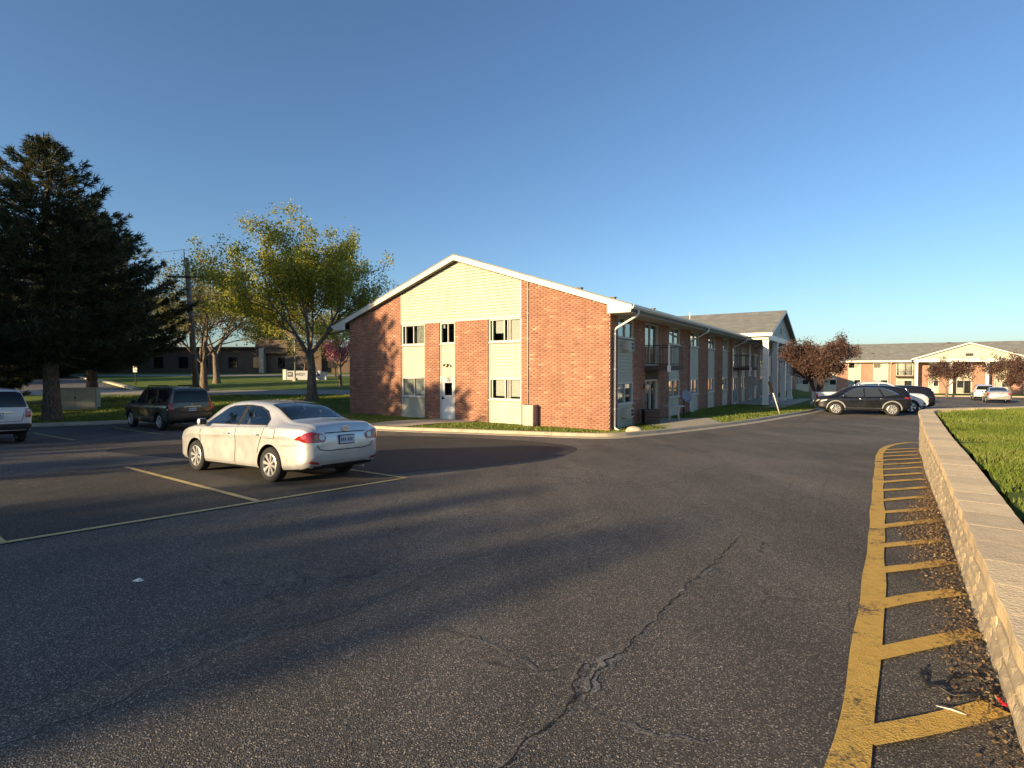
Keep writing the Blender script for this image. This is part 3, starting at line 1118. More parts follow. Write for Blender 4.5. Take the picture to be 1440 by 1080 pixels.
def blades(name, pts, zs, hmin, hmax, width, m, seed=1):
    """upright curved grass blades, two triangles each"""
    r = np.random.default_rng(seed)
    n = len(pts)
    h = r.uniform(hmin, hmax, n)
    an = r.uniform(0, 2 * np.pi, n)
    lean = r.uniform(0.1, 0.9, n) * h
    la = r.uniform(0, 2 * np.pi, n)
    w = width * r.uniform(0.6, 1.3, n)
    base = np.column_stack([pts, zs])
    dx = np.column_stack([np.cos(an) * w, np.sin(an) * w, np.zeros(n)])
    tip = base + np.column_stack([np.cos(la) * lean, np.sin(la) * lean, h])
    mid = base + np.column_stack([np.cos(la) * lean * 0.3, np.sin(la) * lean * 0.3, h * 0.6])
    V = np.concatenate([base - dx, base + dx, mid + dx * 0.7, tip, mid - dx * 0.7], axis=0)
    i = np.arange(n)
    F = np.column_stack([i, i + n, i + 2 * n])
    F2 = np.column_stack([i, i + 2 * n, i + 4 * n])
    F3 = np.column_stack([i + 4 * n, i + 2 * n, i + 3 * n])
    pn = 0.5 + 0.22 * np.sin(pts[:, 0] * 1.9 + 1.3 * np.sin(pts[:, 1] * 1.1)) + 0.18 * np.sin(pts[:, 1] * 2.7 + 2.0 * np.sin(pts[:, 0] * 0.8 + 1)) + 0.12 * np.sin(pts[:, 0] * 5.1 + pts[:, 1] * 4.3)
    c = np.clip(0.55 * r.beta(2, 2.2, n) + 0.45 * pn, 0, 1)
    me = np_mesh(name, V, np.concatenate([F, F2, F3]), 3, m, np.tile(c, 5))
    o = link(bpy.data.objects.new(name, me))
    o['kind'] = 'stuff'
    return o

def in_poly(pts, poly):
    poly = np.array(poly)
    x, y = pts[:, 0], pts[:, 1]
    ins = np.zeros(len(pts), bool)
    j = len(poly) - 1
    for i in range(len(poly)):
        xi, yi = poly[i]
        xj, yj = poly[j]
        c = ((yi > y) != (yj > y)) & (x < (xj - xi) * (y - yi) / (yj - yi + 1e-12) + xi)
        ins ^= c
        j = i
    return ins

r = np.random.default_rng(5)
def scatter(n, box, poly, dens=None):
    p = np.column_stack([r.uniform(box[0], box[1], n), r.uniform(box[2], box[3], n)])
    p = p[in_poly(p, poly)]
    return p
edge_arr = np.array(lawn_edge[::3])
def zup_np(p):
    d = np.sqrt(((p[:, None, :] - edge_arr[None]) ** 2).sum(2)).min(1)
    s1 = np.clip(d / 0.45, 0, 1); s1 = s1 * s1 * (3 - 2 * s1)
    s2 = np.clip(d / 6.0, 0, 1); s2 = s2 * s2 * (3 - 2 * s2)
    return 0.27 + 0.13 * s1 + 0.10 * s2
p1 = scatter(190000, (3, 14, 2.2, 12), up_poly)
p1 = p1[(p1[:, 0] < p1[:, 1] * 1.03 + 0.8)]
p2 = scatter(150000, (6, 26, 8, 22), up_poly)
p2 = p2[(p2[:, 0] < p2[:, 1] * 1.03 + 0.8) & (p2[:, 1] > 10)]
blades('lawn_grass_blades', p1, zup_np(p1) - 0.012, 0.03, 0.065, 0.006, M['blade'], 2)
blades('lawn_grass_blades', p2, zup_np(p2) - 0.012, 0.035, 0.075, 0.010, M['blade'], 3)

# grass by the apartment block and kerb
def zl_arr(p):
    return np.array([zlawn(x, y) for x, y in p])
walk_polys = [[from_b(-9.7, 0.05), from_b(-7.1, -0.05), from_b(-6.9, -0.7), (-4.6, 22.35), (-6.7, 23.45)],
              [(6.5, 21.65), (7.6, 22.65), (9.6, 24.35), from_b(2.4, 6.9), from_b(0.1, 6.9), from_b(0.1, 3.6), from_b(1.6, 3.4)]]
bld = [from_b(0.05, -0.05), from_b(0.05, 66), from_b(-16.65, 66), from_b(-16.65, -0.05)]
p3 = scatter(70000, (-14, 26, 18.8, 42), lawn1)
keep = ~in_poly(p3, bld)
for wp in walk_polys:
    keep &= ~in_poly(p3, wp)
p3 = p3[keep]
blades('lawn_grass_blades', p3, zl_arr(p3) - 0.01, 0.05, 0.10, 0.016, M['blade'], 4)
p4 = scatter(40000, (-34, -12, 22, 42), lawn1)
p4 = p4[(p4[:, 1] < 41) & (p4[:, 0] > -p4[:, 1] * 1.05)]
blades('lawn_grass_blades', p4, zl_arr(p4) - 0.01, 0.05, 0.11, 0.02, M['blade'], 6)

# dry leaves and grit gathered at the foot of the wall
r = np.random.default_rng(9)
wfoot = resample([p for p in WP if 1.2 < p[1] < 15], 0.05)
LP, LZ = [], []
for q in wfoot:
    yq = q[1]
    dens = 60 * math.exp(-((yq - 6.3) / 1.9) ** 2) + 14 * math.exp(-((yq - 3.2) / 1.4) ** 2) + 3.0
    wid = 0.40 * math.exp(-((yq - 6.2) / 1.8) ** 2) + 0.14 * math.exp(-((yq - 3.0) / 2) ** 2) + 0.06
    for _ in range(int(dens)):
        o_ = abs(r.normal(0, wid * 0.55))
        if o_ > wid:
            continue
        j = r.normal(0, 0.04, 2)
        LP.append((q[0] - 0.785 * o_ - 0.02 + j[0] * 0.3, q[1] + 0.62 * o_ + j[1] * 0.3))
        LZ.append(0.012 + 0.05 * max(0, 1 - o_ / (wid + 0.01)) * r.uniform(0, 1))
LP = np.array(LP)
n = len(LP)
LZ = np.array(LZ) + np.array([G(x, y) for x, y in LP])
sz = r.uniform(0.005, 0.015, n)
a1 = r.normal(0, 1, (n, 3)); a1[:, 2] *= 0.45
a1 /= np.linalg.norm(a1, axis=1)[:, None]
a2 = np.cross(a1, r.normal(0, 1, (n, 3)) * (0.4, 0.4, 1.0))
a2 /= np.linalg.norm(a2, axis=1)[:, None]
cen = np.column_stack([LP, LZ])
A = a1 * sz[:, None]
B = a2 * (sz * 0.55)[:, None]
V = np.concatenate([cen - A, cen - B * 1.0 + A * 0.1, cen + A, cen + B + A * 0.1])
i = np.arange(n)
me = np_mesh('leaf_litter', V, np.column_stack([i, i + n, i + 2 * n, i + 3 * n]), 4, M['litter'], np.tile(r.beta(1.6, 2.2, n), 4))
o = link(bpy.data.objects.new('leaf_litter', me))
o['kind'] = 'stuff'

# a loop of cable, scraps and a stick by the wall
def gz(x, y, h=0.0):
    return (x, y, G(x, y) + h)
cab = chaikin([(2.34, 3.0, 0), (2.28, 2.93, 0), (2.27, 2.82, 0), (2.36, 2.74, 0), (2.47, 2.72, 0), (2.58, 2.79, 0), (2.64, 2.90, 0), (2.52, 2.96, 0), (2.40, 2.90, 0)], 3)
mb = MB().tube([gz(p[0], p[1], 0.016 + 0.01 * math.sin(i * 0.7)) for i, p in enumerate(cab)], 0.008, 6)
tag(mb.build('cable', M['cable'], smooth=True), 'loop of black cable lying among dry leaves at the foot of the wall', 'cable')
for (x, y, ln, an, nm, m_, lb) in ((2.50, 2.63, 0.10, 1.9, 'plastic_scrap', 'red_scrap', 'curled red plastic scrap close against the foot of the block wall'),
                               (2.42, 2.47, 0.08, 0.5, 'plastic_scrap', 'red_scrap', 'red and white plastic scrap lying out on the asphalt by the last hatch bar'),
                               (2.20, 2.62, 0.13, 2.4, 'twig', 'white_scrap', 'thin pale straw lying on the asphalt inside the cable loop'),
                               (4.05, 4.62, 0.07, 0.9, 'paper_scrap', 'white_scrap', 'white paper scrap on the brown leaf litter, nearer the cable'),
                               (4.55, 5.35, 0.08, 0.3, 'paper_scrap', 'white_scrap', 'white paper scrap on the thick leaf litter, farther from the cable')):
    d = (math.cos(an) * ln / 2, math.sin(an) * ln / 2)
    if nm == 'twig':
        mb = MB().tube([gz(x - d[0], y - d[1], 0.012), gz(x, y, 0.018), gz(x + d[0], y + d[1], 0.012)], [0.003, 0.004, 0.002], 5)
    else:
        mb = MB()
        k = 5
        for q in range(k + 1):
            t = q / k - 0.5
            wd = 0.016 * (1 - 1.2 * t * t)
            zz = 0.035 + 0.015 * math.sin(q * 1.3)
            cx, cy = x + d[0] * 2 * t, y + d[1] * 2 * t
            mb.v += [gz(cx - d[1] / ln * wd * 2, cy + d[0] / ln * wd * 2, zz), gz(cx, cy, zz + 0.012), gz(cx + d[1] / ln * wd * 2, cy - d[0] / ln * wd * 2, zz - 0.006)]
            if q:
                b0 = (q - 1) * 3
                mb.f += [(b0, b0 + 1, b0 + 4, b0 + 3), (b0 + 1, b0 + 2, b0 + 5, b0 + 4)]
                mb.mi += [0, 0]
    tag(mb.build(nm, M[m_], smooth=True), lb, 'scrap' if nm != 'twig' else 'straw')
mb = MB()
mb.v = [gz(-3.16 + a, 4.46 + b, h) for a, b, h in ((-0.05, 0, 0.012), (0, 0.025, 0.03), (0.05, 0.01, 0.012), (0.02, -0.02, 0.014), (0, 0, 0.035))]
mb.f = [(0, 3, 4), (3, 2, 4), (2, 1, 4), (1, 0, 4)]
mb.mi = [0] * 4
tag(mb.build('dry_leaf', M['white_scrap']), 'single pale dry leaf lying on the dark shaded asphalt', 'leaf')

# ================================================================== the apartment block
BRH, BRL = 0.0905, 0.305
class Face:
    """a wall plane in a building's local frame; d = distance out of the wall"""
    def __init__(self, fn):
        self.fn = fn
    def p(self, s, d, z):
        return self.fn(s, d, z)
    def box(self, mb, s0, s1, d0, d1, z0, z1, mi=0):
        a = self.fn(s0, d0, z0)
        b = self.fn(s1, d1, z1)
        mb.box(a, b, mi)
    def poly(self, mb, pts, d0, d1, mi=0):
        """prism of (s, z) outline between depths"""
        n = len(pts)
        vs = [self.fn(s, d0, z) for s, z in pts] + [self.fn(s, d1, z) for s, z in pts]
        fs = [tuple(range(n))[::-1], tuple(range(n, 2 * n))] + [(i, (i + 1) % n, n + (i + 1) % n, n + i) for i in range(n)]
        mb.add(vs, fs, mi)

def brick_panel(parent, F, s0, s1, z0, ztop, seed, real=True, d=0.0):
    zt = ztop if callable(ztop) else (lambda s: ztop)
    mb = MB()
    F.poly(mb, [(s0, z0), (s1, z0), (s1, zt(s1)), (s0, zt(s0))], d - 0.22, d)
    mb.build('brick_backing', M['mortar'] if real else M['brick_far'], parent, fixn=True)
    if not real:
        return
    r = np.random.default_rng(seed)
    V, Fc, colr = [], [], []
    row = 0
    zmax = max(zt(s0), zt(s1))
    while row * BRH + z0 < zmax:
        za = z0 + row * BRH + 0.005
        zb = z0 + (row + 1) * BRH - 0.005
        s = s0 - (BRL / 2 if row % 2 else 0) - (s0 * 0)
        rowtone = r.normal(0, 0.05)
        while s < s1:
            a = max(s0, s + 0.005)
            b = min(s1, s + BRL - 0.005)
            s += BRL
            if b - a < 0.03:
                continue
            ta, tb = zt(a), zt(b)
            if min(ta, tb) < za + 0.01:
                continue
            n = len(V)
            dd = d + 0.007 + r.uniform(-0.0015, 0.0025)
            for dep in (d, dd):
                V += [F.p(a, dep, za), F.p(b, dep, za), F.p(b, dep, min(zb, tb)), F.p(a, dep, min(zb, ta))]
            Fc += [(n + 4, n + 5, n + 6, n + 7), (n, n + 1, n + 5, n + 4), (n + 1, n + 2, n + 6, n + 5), (n + 2, n + 3, n + 7, n + 6), (n + 3, n, n + 4, n + 7)]
            c = min(1, max(0, r.normal(0.48, 0.14) + rowtone))
            if r.random() < 0.04:
                c = min(1, c + 0.35)
            colr += [c] * 8
        row += 1
    me = np_mesh('brick_facing', np.array(V), np.array(Fc), 4, M['brick'], np.array(colr))
    bm = bmesh.new()
    bm.from_mesh(me)
    bmesh.ops.recalc_face_normals(bm, faces=bm.faces)
    bm.to_mesh(me)
    bm.free()
    o = link(bpy.data.objects.new('brick_facing', me), parent)
    o['kind'] = 'stuff'

def siding(parent, F, s0, s1, z0, z1, d=-0.10, pitch=0.15, clip=None, m='siding', joined=False):
    """lapped boards; clip(z)->(sa, sb) trims them under a rake"""
    mbb = MB()
    F.poly(mbb, [(s0, z0), (s1, z0), (s1, z1), (s0, z1)] if clip is None else [(s0, z0), (s1, z0), (clip(z1)[1], z1), (clip(z1)[0], z1)] if False else [(s0, z0), (s1, z0), (s1, z1), (s0, z1)], d - 0.1, d - 0.02)
    if clip is None:
        mbb.build('siding_backing', M[m], parent, fixn=True)
    n = int(math.ceil((z1 - z0) / pitch - 1e-6))
    J = MB()
    for k in range(n):
        za = z0 + k * pitch
        zb = min(z1, za + pitch)
        if zb - za < 0.02:
            continue
        aa, ab, ba, bb = s0, s1, s0, s1
        if clip:
            (aa, ab), (ba, bb) = clip(za), clip(zb)
            if ab - aa < 0.05:
                continue
            if bb < ba:
                ba = bb = (ba + bb) / 2
        mb = J if joined else MB()
        zb -= 0.016
        mb.hexa([F.p(aa, d - 0.02, za), F.p(ab, d - 0.02, za), F.p(ab, d + 0.030, za), F.p(aa, d + 0.030, za)],
                [F.p(ba, d - 0.02, zb + 0.002), F.p(bb, d - 0.02, zb + 0.002), F.p(bb, d + 0.003, zb + 0.002), F.p(ba, d + 0.003, zb + 0.002)])
        if not joined:
            mb.build('siding_board', M[m], parent, fixn=True)
    if joined:
        o = J.build('siding_boards', M[m], parent, fixn=True)
        o['kind'] = 'stuff'

def window(parent, F, s0, s1, z0, z1, d=-0.10, fr=0.055, blinds=(), split=0.5, extra=(), door=False, trim='white_trim', depth=0.7):
    mb = MB()
    o_ = 0.04
    F.box(mb, s0, s1, d - 0.10, d + o_, z0, z0 + fr)
    F.box(mb, s0, s1, d - 0.10, d + o_, z1 - fr, z1)
    F.box(mb, s0, s0 + fr, d - 0.10, d + o_ - 0.002, z0 + fr, z1 - fr)
    F.box(mb, s1 - fr, s1, d - 0.10, d + o_ - 0.002, z0 + fr, z1 - fr)
    win = mb.build('sliding_door' if door else 'window', M[trim], parent, fixn=True)
    mb = MB()
    F.box(mb, s0 - 0.01, s1 + 0.01, d + o_ + 0.001, d + o_ + 0.055, z0 - 0.035, z0 + 0.012)
    mb.build('sill', M[trim], win, fixn=True)
    sm = s0 + (s1 - s0) * split
    for c in (sm,) + tuple(s0 + (s1 - s0) * e for e in extra):
        mb = MB()
        F.box(mb, c - 0.022, c + 0.022, d - 0.09, d + 0.015, z0 + fr, z1 - fr)
        mb.build('mullion', M[trim], win, fixn=True)
    for a, b in ((s0 + fr, sm - 0.022), (sm + 0.022, s1 - fr)):
        mb = MB()
        F.box(mb, a, b, d - 0.045, d - 0.04, z0 + fr, z1 - fr)
        mb.build('pane', M['glass'], win, fixn=True)
    mb = MB()
    for (a0, b0, za, zb) in ((s0, s1, z0 - 0.02, z0), (s0, s1, z1, z1 + 0.02)):
        F.box(mb, a0 - 0.02, b0 + 0.02, d - depth, d - 0.101, za, zb)
    F.box(mb, s0 - 0.02, s0, d - depth, d - 0.101, z0, z1)
    F.box(mb, s1, s1 + 0.02, d - depth, d - 0.101, z0, z1)
    F.box(mb, s0 - 0.02, s1 + 0.02, d - depth - 0.03, d - depth, z0 - 0.02, z1 + 0.02)
    mb.build('room_recess', M['interior'], win, fixn=True)
    for (f0, f1, g0, g1, mm) in blinds:
        mb = MB()
        A, B = s0 + fr + (s1 - s0 - 2 * fr) * f0, s0 + fr + (s1 - s0 - 2 * fr) * f1
        H = z1 - z0 - 2 * fr
        if mm == 'curtain':
            n = max(3, int((B - A) / 0.06))
            for i in range(n):
                a = A + (B - A) * i / n
                b = A + (B - A) * (i + 1) / n
                F.box(mb, a, b, d - 0.080 - 0.015 * (i % 2), d - 0.068 - 0.015 * (i % 2), z0 + fr + H * g0, z0 + fr + H * g1)
        else:
            F.box(mb, A, B, d - 0.075, d - 0.066, z0 + fr + H * g0, z0 + fr + H * g1)
        mb.build('blind' if mm == 'blind' else 'curtain', M[mm], win, fixn=True)
    return win

apt = empty('apartment_building', BC, BROT)
tag(apt, 'two-storey red brick apartment block with cream siding gable and white columned portico', 'building')
WZ = 5.30
RX, RZ, SL = -8.30, 8.10, 0.3345
def rake(x):
    return RZ - SL * abs(x - RX)
FG = Face(lambda s, d, z: (s, -d, z))                 # gable wall, facing -y
FS = Face(lambda s, d, z: (d, s, z))                  # long wall, facing +x
FB = Face(lambda s, d, z: (-16.6 - d, s, z))          # hidden long wall

# --- gable end
brick_panel(apt, FG, -16.6, -12.31, -0.3, rake, 1)
brick_panel(apt, FG, -10.57, -9.52, -0.3, 5.07, 2)
brick_panel(apt, FG, -8.48, -6.37, -0.3, 5.07, 3)
brick_panel(apt, FG, -4.45, 0.0, -0.3, rake, 4)
def gclip(z):
    h = (RZ - 0.02 - z) / SL
    return (max(-12.27, RX - h), min(-4.49, RX + h))
siding(apt, FG, -12.27, -4.49, 5.12, 8.08, d=-0.03, clip=gclip)
mb = MB()
FG.poly(mb, [(-12.31, 5.07), (-4.45, 5.07), (-4.45, rake(-4.45)), (RX, RZ), (-12.31, rake(-12.31))], -0.2, -0.055)
mb.build('gable_backing', M['siding'], apt, fixn=True)
mb = MB()
for x0, x1, z0, z1 in ((-12.31, -12.25, 5.07, 6.72), (-4.51, -4.45, 5.07, 6.76)):
    FG.box(mb, x0, x1, -0.05, 0.012, z0, z1)
FG.box(mb, -12.25, -4.51, -0.05, 0.012, 5.055, 5.12)
mb.build_split('siding_trim', M['white_trim'], apt)
for (a, b, kind) in ((-12.31, -10.57, 'w'), (-9.52, -8.48, 'd'), (-6.37, -4.45, 'w')):
    mb = MB()
    bot = 0.0 if kind == 'w' else 2.26
    for e0, e1 in ((a, a + 0.05), (b - 0.05, b)):
        FG.box(mb, e0, e1, -0.13, -0.05, bot, 3.93)
    mb.build_split('corner_trim', M['white_trim'], apt)
    if kind == 'w':
        siding(apt, FG, a + 0.05, b - 0.05, 0.0, 1.13)
        siding(apt, FG, a + 0.05, b - 0.05, 2.20, 3.92)
    else:
        siding(apt, FG, a + 0.05, b - 0.05, 2.28, 3.92)
    mb = MB()
    FG.box(mb, a, b, -0.30, -0.121, -0.3, 5.05)
    if kind == 'w':
        mb = MB()
        FG.box(mb, a, b, -0.30, -0.125, -0.3, 1.13)
        FG.box(mb, a, b, -0.30, -0.125, 2.20, 3.92)
    else:
        mb = MB()
        FG.box(mb, a, b, -0.30, -0.125, 2.28, 3.92)
    mb.build_split('panel_backing', M['siding'], apt)
W_ = dict(trim='white_trim')
window(apt, FG, -12.31, -10.57, 3.92, 5.05, -0.09, 0.085, [(0.62, 1.0, 0, 1, 'curtain')], 0.5, (0.16,))
window(apt, FG, -12.31, -10.57, 1.13, 2.20, -0.09, 0.085, [(0.02, 0.5, 0.0, 1, 'curtain'), (0.55, 0.98, 0.04, 1, 'blind')], 0.52)
window(apt, FG, -9.52, -8.48, 3.92, 5.05, -0.09, 0.085, [(0.08, 0.2, 0.78, 0.95, 'blind')], 0.5)
window(apt, FG, -6.37, -4.45, 3.92, 5.07, -0.09, 0.085, [(0.16, 0.46, 0.36, 1.0, 'blind'), (0.66, 1.0, 0.0, 1, 'blind')], 0.58, (0.11, 0.47, 0.64))
window(apt, FG, -6.37, -4.45, 1.13, 2.20, -0.09, 0.085, [(0.16, 0.50, 0.12, 1, 'blind'), (0.66, 1.0, 0.10, 1, 'blind')], 0.58, (0.10, 0.50, 0.64))
# the door
mb = MB()
FG.box(mb, -9.50, -9.41, -0.16, -0.02, 0.0, 2.26)
FG.box(mb, -8.59, -8.50, -0.16, -0.02, 0.0, 2.26)
FG.box(mb, -9.41, -8.59, -0.16, -0.02, 2.13, 2.26)
door = mb.build('door_frame', M['white_trim'], apt, fixn=True)
mb = MB()
FG.box(mb, -9.41, -8.59, -0.12, -0.075, 0.02, 1.27)
FG.box(mb, -9.41, -8.59, -0.12, -0.075, 1.92, 2.13)
FG.box(mb, -9.41, -9.24, -0.12, -0.075, 1.27, 1.92)
FG.box(mb, -8.74, -8.59, -0.12, -0.075, 1.27, 1.92)
door = mb.build('door', M['white_door'], apt, fixn=True)
mb = MB()
FG.box(mb, -9.24, -8.74, -0.105, -0.095, 1.27, 1.92)
mb.build('pane', M['glass'], door, fixn=True)
mb = MB()
FG.box(mb, -9.3, -8.6, -0.5, -0.48, 1.1, 2.05)
mb.build('dark_hall', M['interior'], door, fixn=True)
mb = MB()
FG.box(mb, -9.38, -9.32, -0.075, -0.04, 1.05, 1.2)
FG.box(mb, -9.42, -9.22, -0.05, -0.025, 1.08, 1.11)
mb.build('handle', M['dark_metal'], door, fixn=True)
mb = MB()
FG.box(mb, -9.41, -8.59, -0.30, 0.12, -0.15, 0.012)
mb.build('doorstep', M['concrete'], apt, fixn=True)
t = text_mesh('house_number', '313', 0.14, M['sign_ink'], door)
t.location = (-8.99, 0.072, 2.02)
t.rotation_euler = (math.pi / 2, 0, 0)
# twin floodlight above the door
mb = MB()
mb.lathe([(0.0, 0.0), (0.055, 0.0), (0.055, 0.03), (0.0, 0.03)], 12, 'y')
fl = mb.build('floodlight', M['dark_metal'], apt)
fl.location = (-9.0, 0.05, 2.86)
for s in (-1, 1):
    mb = MB().tube([(0, -0.01, 0), (0.06 * s, -0.10, 0.01), (0.10 * s, -0.12, -0.03)], 0.012, 6)
    mb.tube([(0.08 * s, -0.10, 0.0), (0.15 * s, -0.18, -0.06)], [0.035, 0.062], 10)
    mb.build('lamp_head', M['dark_metal'], fl)
# conduit and electrical cabinet
mb = MB().tube([(-4.06, -0.045, 0.9), (-4.06, -0.045, rake(-4.06) - 0.02)], 0.028, 8)
mb.build('conduit', M['siding'], apt, smooth=True)
mb = MB()
for z in (1.6, 2.8, 4.0, 5.2, 6.3):
    mb.box((-4.13, -0.03, z), (-3.99, -0.008, z + 0.03))
mb.build_split('conduit_clip', M['grey_metal'], apt)
mb = MB().box((-4.09, -0.46, -0.35), (-3.52, -0.012, 0.95))
cab_ = mb.build('electrical_cabinet', M['grey_metal'], apt)
mb = MB().box((-4.11, -0.48, 0.95), (-3.50, -0.010, 0.985))
mb.build('cabinet_lid', M['grey_metal'], cab_)
mb = MB().box((-4.05, -0.468, 0.02), (-3.56, -0.458, 0.90))
mb.build('cabinet_door', M['grey_metal'], cab_)
mb = MB().box((-3.86, -0.474, 0.70), (-3.78, -0.466, 0.80))
mb.build('cabinet_label', M['white_trim'], cab_)

# --- roof
YE = 66.0
def roof_slab(parent, name='roof'):
    mb = MB()
    for sgn in (-1, 1):
        xe = RX + sgn * (8.30 + 1.05)
        ze = rake(xe)
        a = [(RX, -0.30, RZ + 0.02), (xe, -0.30, ze + 0.02), (xe, YE + 0.3, ze + 0.02), (RX, YE + 0.3, RZ + 0.02)]
        b = [(x, y, z + 0.28) for x, y, z in a]
        mb.hexa(a, b)
    return mb.build(name, M['shingle'], parent, fixn=True)
roof = roof_slab(apt)
mb = MB()
for sgn in (-1, 1):
    xe = RX + sgn * 9.35
    ze = rake(xe)
    for (y0, y1) in ((-0.33, -0.302), (YE + 0.302, YE + 0.33)):
        mb.hexa([(RX, y0, RZ + 0.0), (xe, y0, ze + 0.0), (xe, y1, ze + 0.0), (RX, y1, RZ + 0.0)],
                [(RX, y0, RZ + 0.26), (xe, y0, ze + 0.26), (xe, y1, ze + 0.26), (RX, y1, RZ + 0.26)])
mb.build_split('rake_board', M['white_trim'], apt)
mb = MB()
for sgn in (-1, 1):
    xe = RX + sgn * 9.37
    ze = rake(xe)
    mb.hexa([(RX, -0.345, RZ + 0.268), (xe, -0.345, ze + 0.268), (xe, -0.303, ze + 0.268), (RX, -0.303, RZ + 0.268)],
            [(RX, -0.345, RZ + 0.315), (xe, -0.345, ze + 0.315), (xe, -0.303, ze + 0.315), (RX, -0.303, RZ + 0.315)])
mb.build_split('drip_edge', M['shingle'], roof)
for sgn, xw in ((1, 0.0), (-1, -16.6)):
    xe = RX + sgn * 9.35
    ze = rake(xe)
    mb = MB()
    a, b = (xw + sgn * 0.012, xe - sgn * 0.02)
    mb.hexa([(a, -0.298, ze - 0.03), (b, -0.298, ze - 0.03), (b, YE, ze - 0.03), (a, YE, ze - 0.03)],
            [(a, -0.298, ze - 0.005), (b, -0.298, ze - 0.005), (b, YE, ze - 0.005), (a, YE, ze - 0.005)])
    mb.build('soffit', M['soffit'], apt, fixn=True)
    mb = MB()
    y0, y1 = -0.325, -0.300
    vs = [(a, y0, ze - 0.03), (b, y0, ze - 0.03), (b, y0, rake(b) - 0.002), (a, y0, rake(a) - 0.002)]
    mb.add(vs + [(x, y1, z) for x, y, z in vs], [(0, 1, 2, 3), (7, 6, 5, 4), (0, 4, 5, 1), (1, 5, 6, 2), (2, 6, 7, 3), (3, 7, 4, 0)])
    mb.build('eave_return', M['white_trim'], apt, fixn=True)
    # gutter: an open trough
    mb = MB()
    g0, g1 = xe + sgn * 0.012, xe + sgn * 0.135
    prof = [(g0, ze + 0.27), (g0, ze + 0.10), (g0 + sgn * 0.07, ze + 0.10), (g1, ze + 0.17), (g1 + sgn * 0.01, ze + 0.27), (g1 - sgn * 0.012, ze + 0.27), (g1 - sgn * 0.02, ze + 0.19), (g0 + sgn * 0.02, ze + 0.13), (g0 + sgn * 0.015, ze + 0.27)]
    n = len(prof)
    mb.add([(x, -0.36, z) for x, z in prof] + [(x, YE + 0.3, z) for x, z in prof],
           [(i, (i + 1) % n, n + (i + 1) % n, n + i) for i in range(n)] + [tuple(range(n)), tuple(range(n, 2 * n))])
    mb.build('gutter', M['gutter'], apt, fixn=True)
XE = RX + 9.35
ZE = rake(XE)
def downspout(v, low=-0.05):
    pth = [(XE + 0.07, v, ZE + 0.12), (XE + 0.07, v, ZE - 0.04), (XE + 0.02, v, ZE - 0.12), (0.16, v, ZE - 0.60), (0.075, v, ZE - 0.70), (0.075, v, low + 0.22), (0.11, v, low + 0.13), (0.34, v, low + 0.03)]
    mb = MB().tube(pth, 0.052, 8)
    o = mb.build('downspout', M['gutter'], apt, smooth=True)
    mb = MB()
    for z in (0.9, 2.6, 4.1):
        mb.box((0.012, v - 0.07, z), (0.135, v + 0.07, z + 0.03))
    mb.build_split('strap', M['gutter'], o)
for v in (0.35, 12.0, 24.0, 41.0, 54.0):
    downspout(v, -0.05 if v < 15 else -0.2)
# roof vents and a pipe
for (x, y, k) in ((-2.2, 1.6, 0), (-1.2, 3.2, 0), (-0.9, 8.0, 0), (-3.0, 14.0, 0), (-2.6, 21.5, 1)):
    zt = rake(x) + 0.29
    mb = MB()
    if k == 0:
        mb.box((x - 0.09, y - 0.09, zt - 0.05), (x + 0.09, y + 0.09, zt + 0.06))
        mb.box((x - 0.13, y - 0.13, zt + 0.06), (x + 0.13, y + 0.13, zt + 0.09))
        mb.build('roof_vent', M['dark_metal'], roof)
    else:
        mb.tube([(x, y, zt - 0.1), (x, y, zt + 0.6)], 0.05, 8)
        mb.build('vent_pipe', M['white_trim'], roof, smooth=True)

# --- long side wall
strips = [(0.86, 2.72), (8.0, 10.05), (12.2, 14.2), (16.6, 18.5), (20.9, 22.8)]
pat = [(4.25, 6.35)]
cuts = sorted(strips + pat)
prev = 0.012
sd_ = 20
for a, b in cuts + [(24.0, 24.0)]:
    brick_panel(apt, FS, prev, a, -0.35, WZ - 0.25, sd_)
    sd_ += 1
    prev = b
for k, (a, b) in enumerate(strips):
    siding(apt, FS, a, b, -0.05, 1.05, -0.06, joined=k > 2)
    siding(apt, FS, a, b, 2.02, 4.02, -0.06, joined=k > 2)
    mb = MB()
    FS.box(mb, a, b, -0.2, -0.09, -0.35, 1.05)
    FS.box(mb, a, b, -0.2, -0.09, 2.02, 4.02)
    FS.box(mb, a, b, -0.2, -0.03, 4.93, WZ - 0.25)
    mb.build_split('panel_backing', M['siding'], apt)
    bl1 = [[(0.05, 0.48, 0.0, 1.0, 'curtain')], [(0.05, 0.5, 0.0, 1.0, 'curtain')], [(0.55, 0.95, 0, 1, 'blind')], [(0.5, 0.95, 0, 1, 'blind')], [(0.45, 0.9, 0, 1, 'curtain')]][k]
    bl2 = [[(0.05, 0.30, 0.0, 1.0, 'blind')], [(0.05, 0.45, 0.0, 1.0, 'blind')], [(0.5, 0.95, 0, 1, 'blind')], [(0.02, 0.35, 0, 1, 'blind')], [(0.1, 0.5, 0, 1, 'curtain')]][k]
    window(apt, FS, a, b, 1.05, 2.02, -0.05, 0.06, bl1)
    window(apt, FS, a, b, 4.02, 4.93, -0.05, 0.06, bl2)
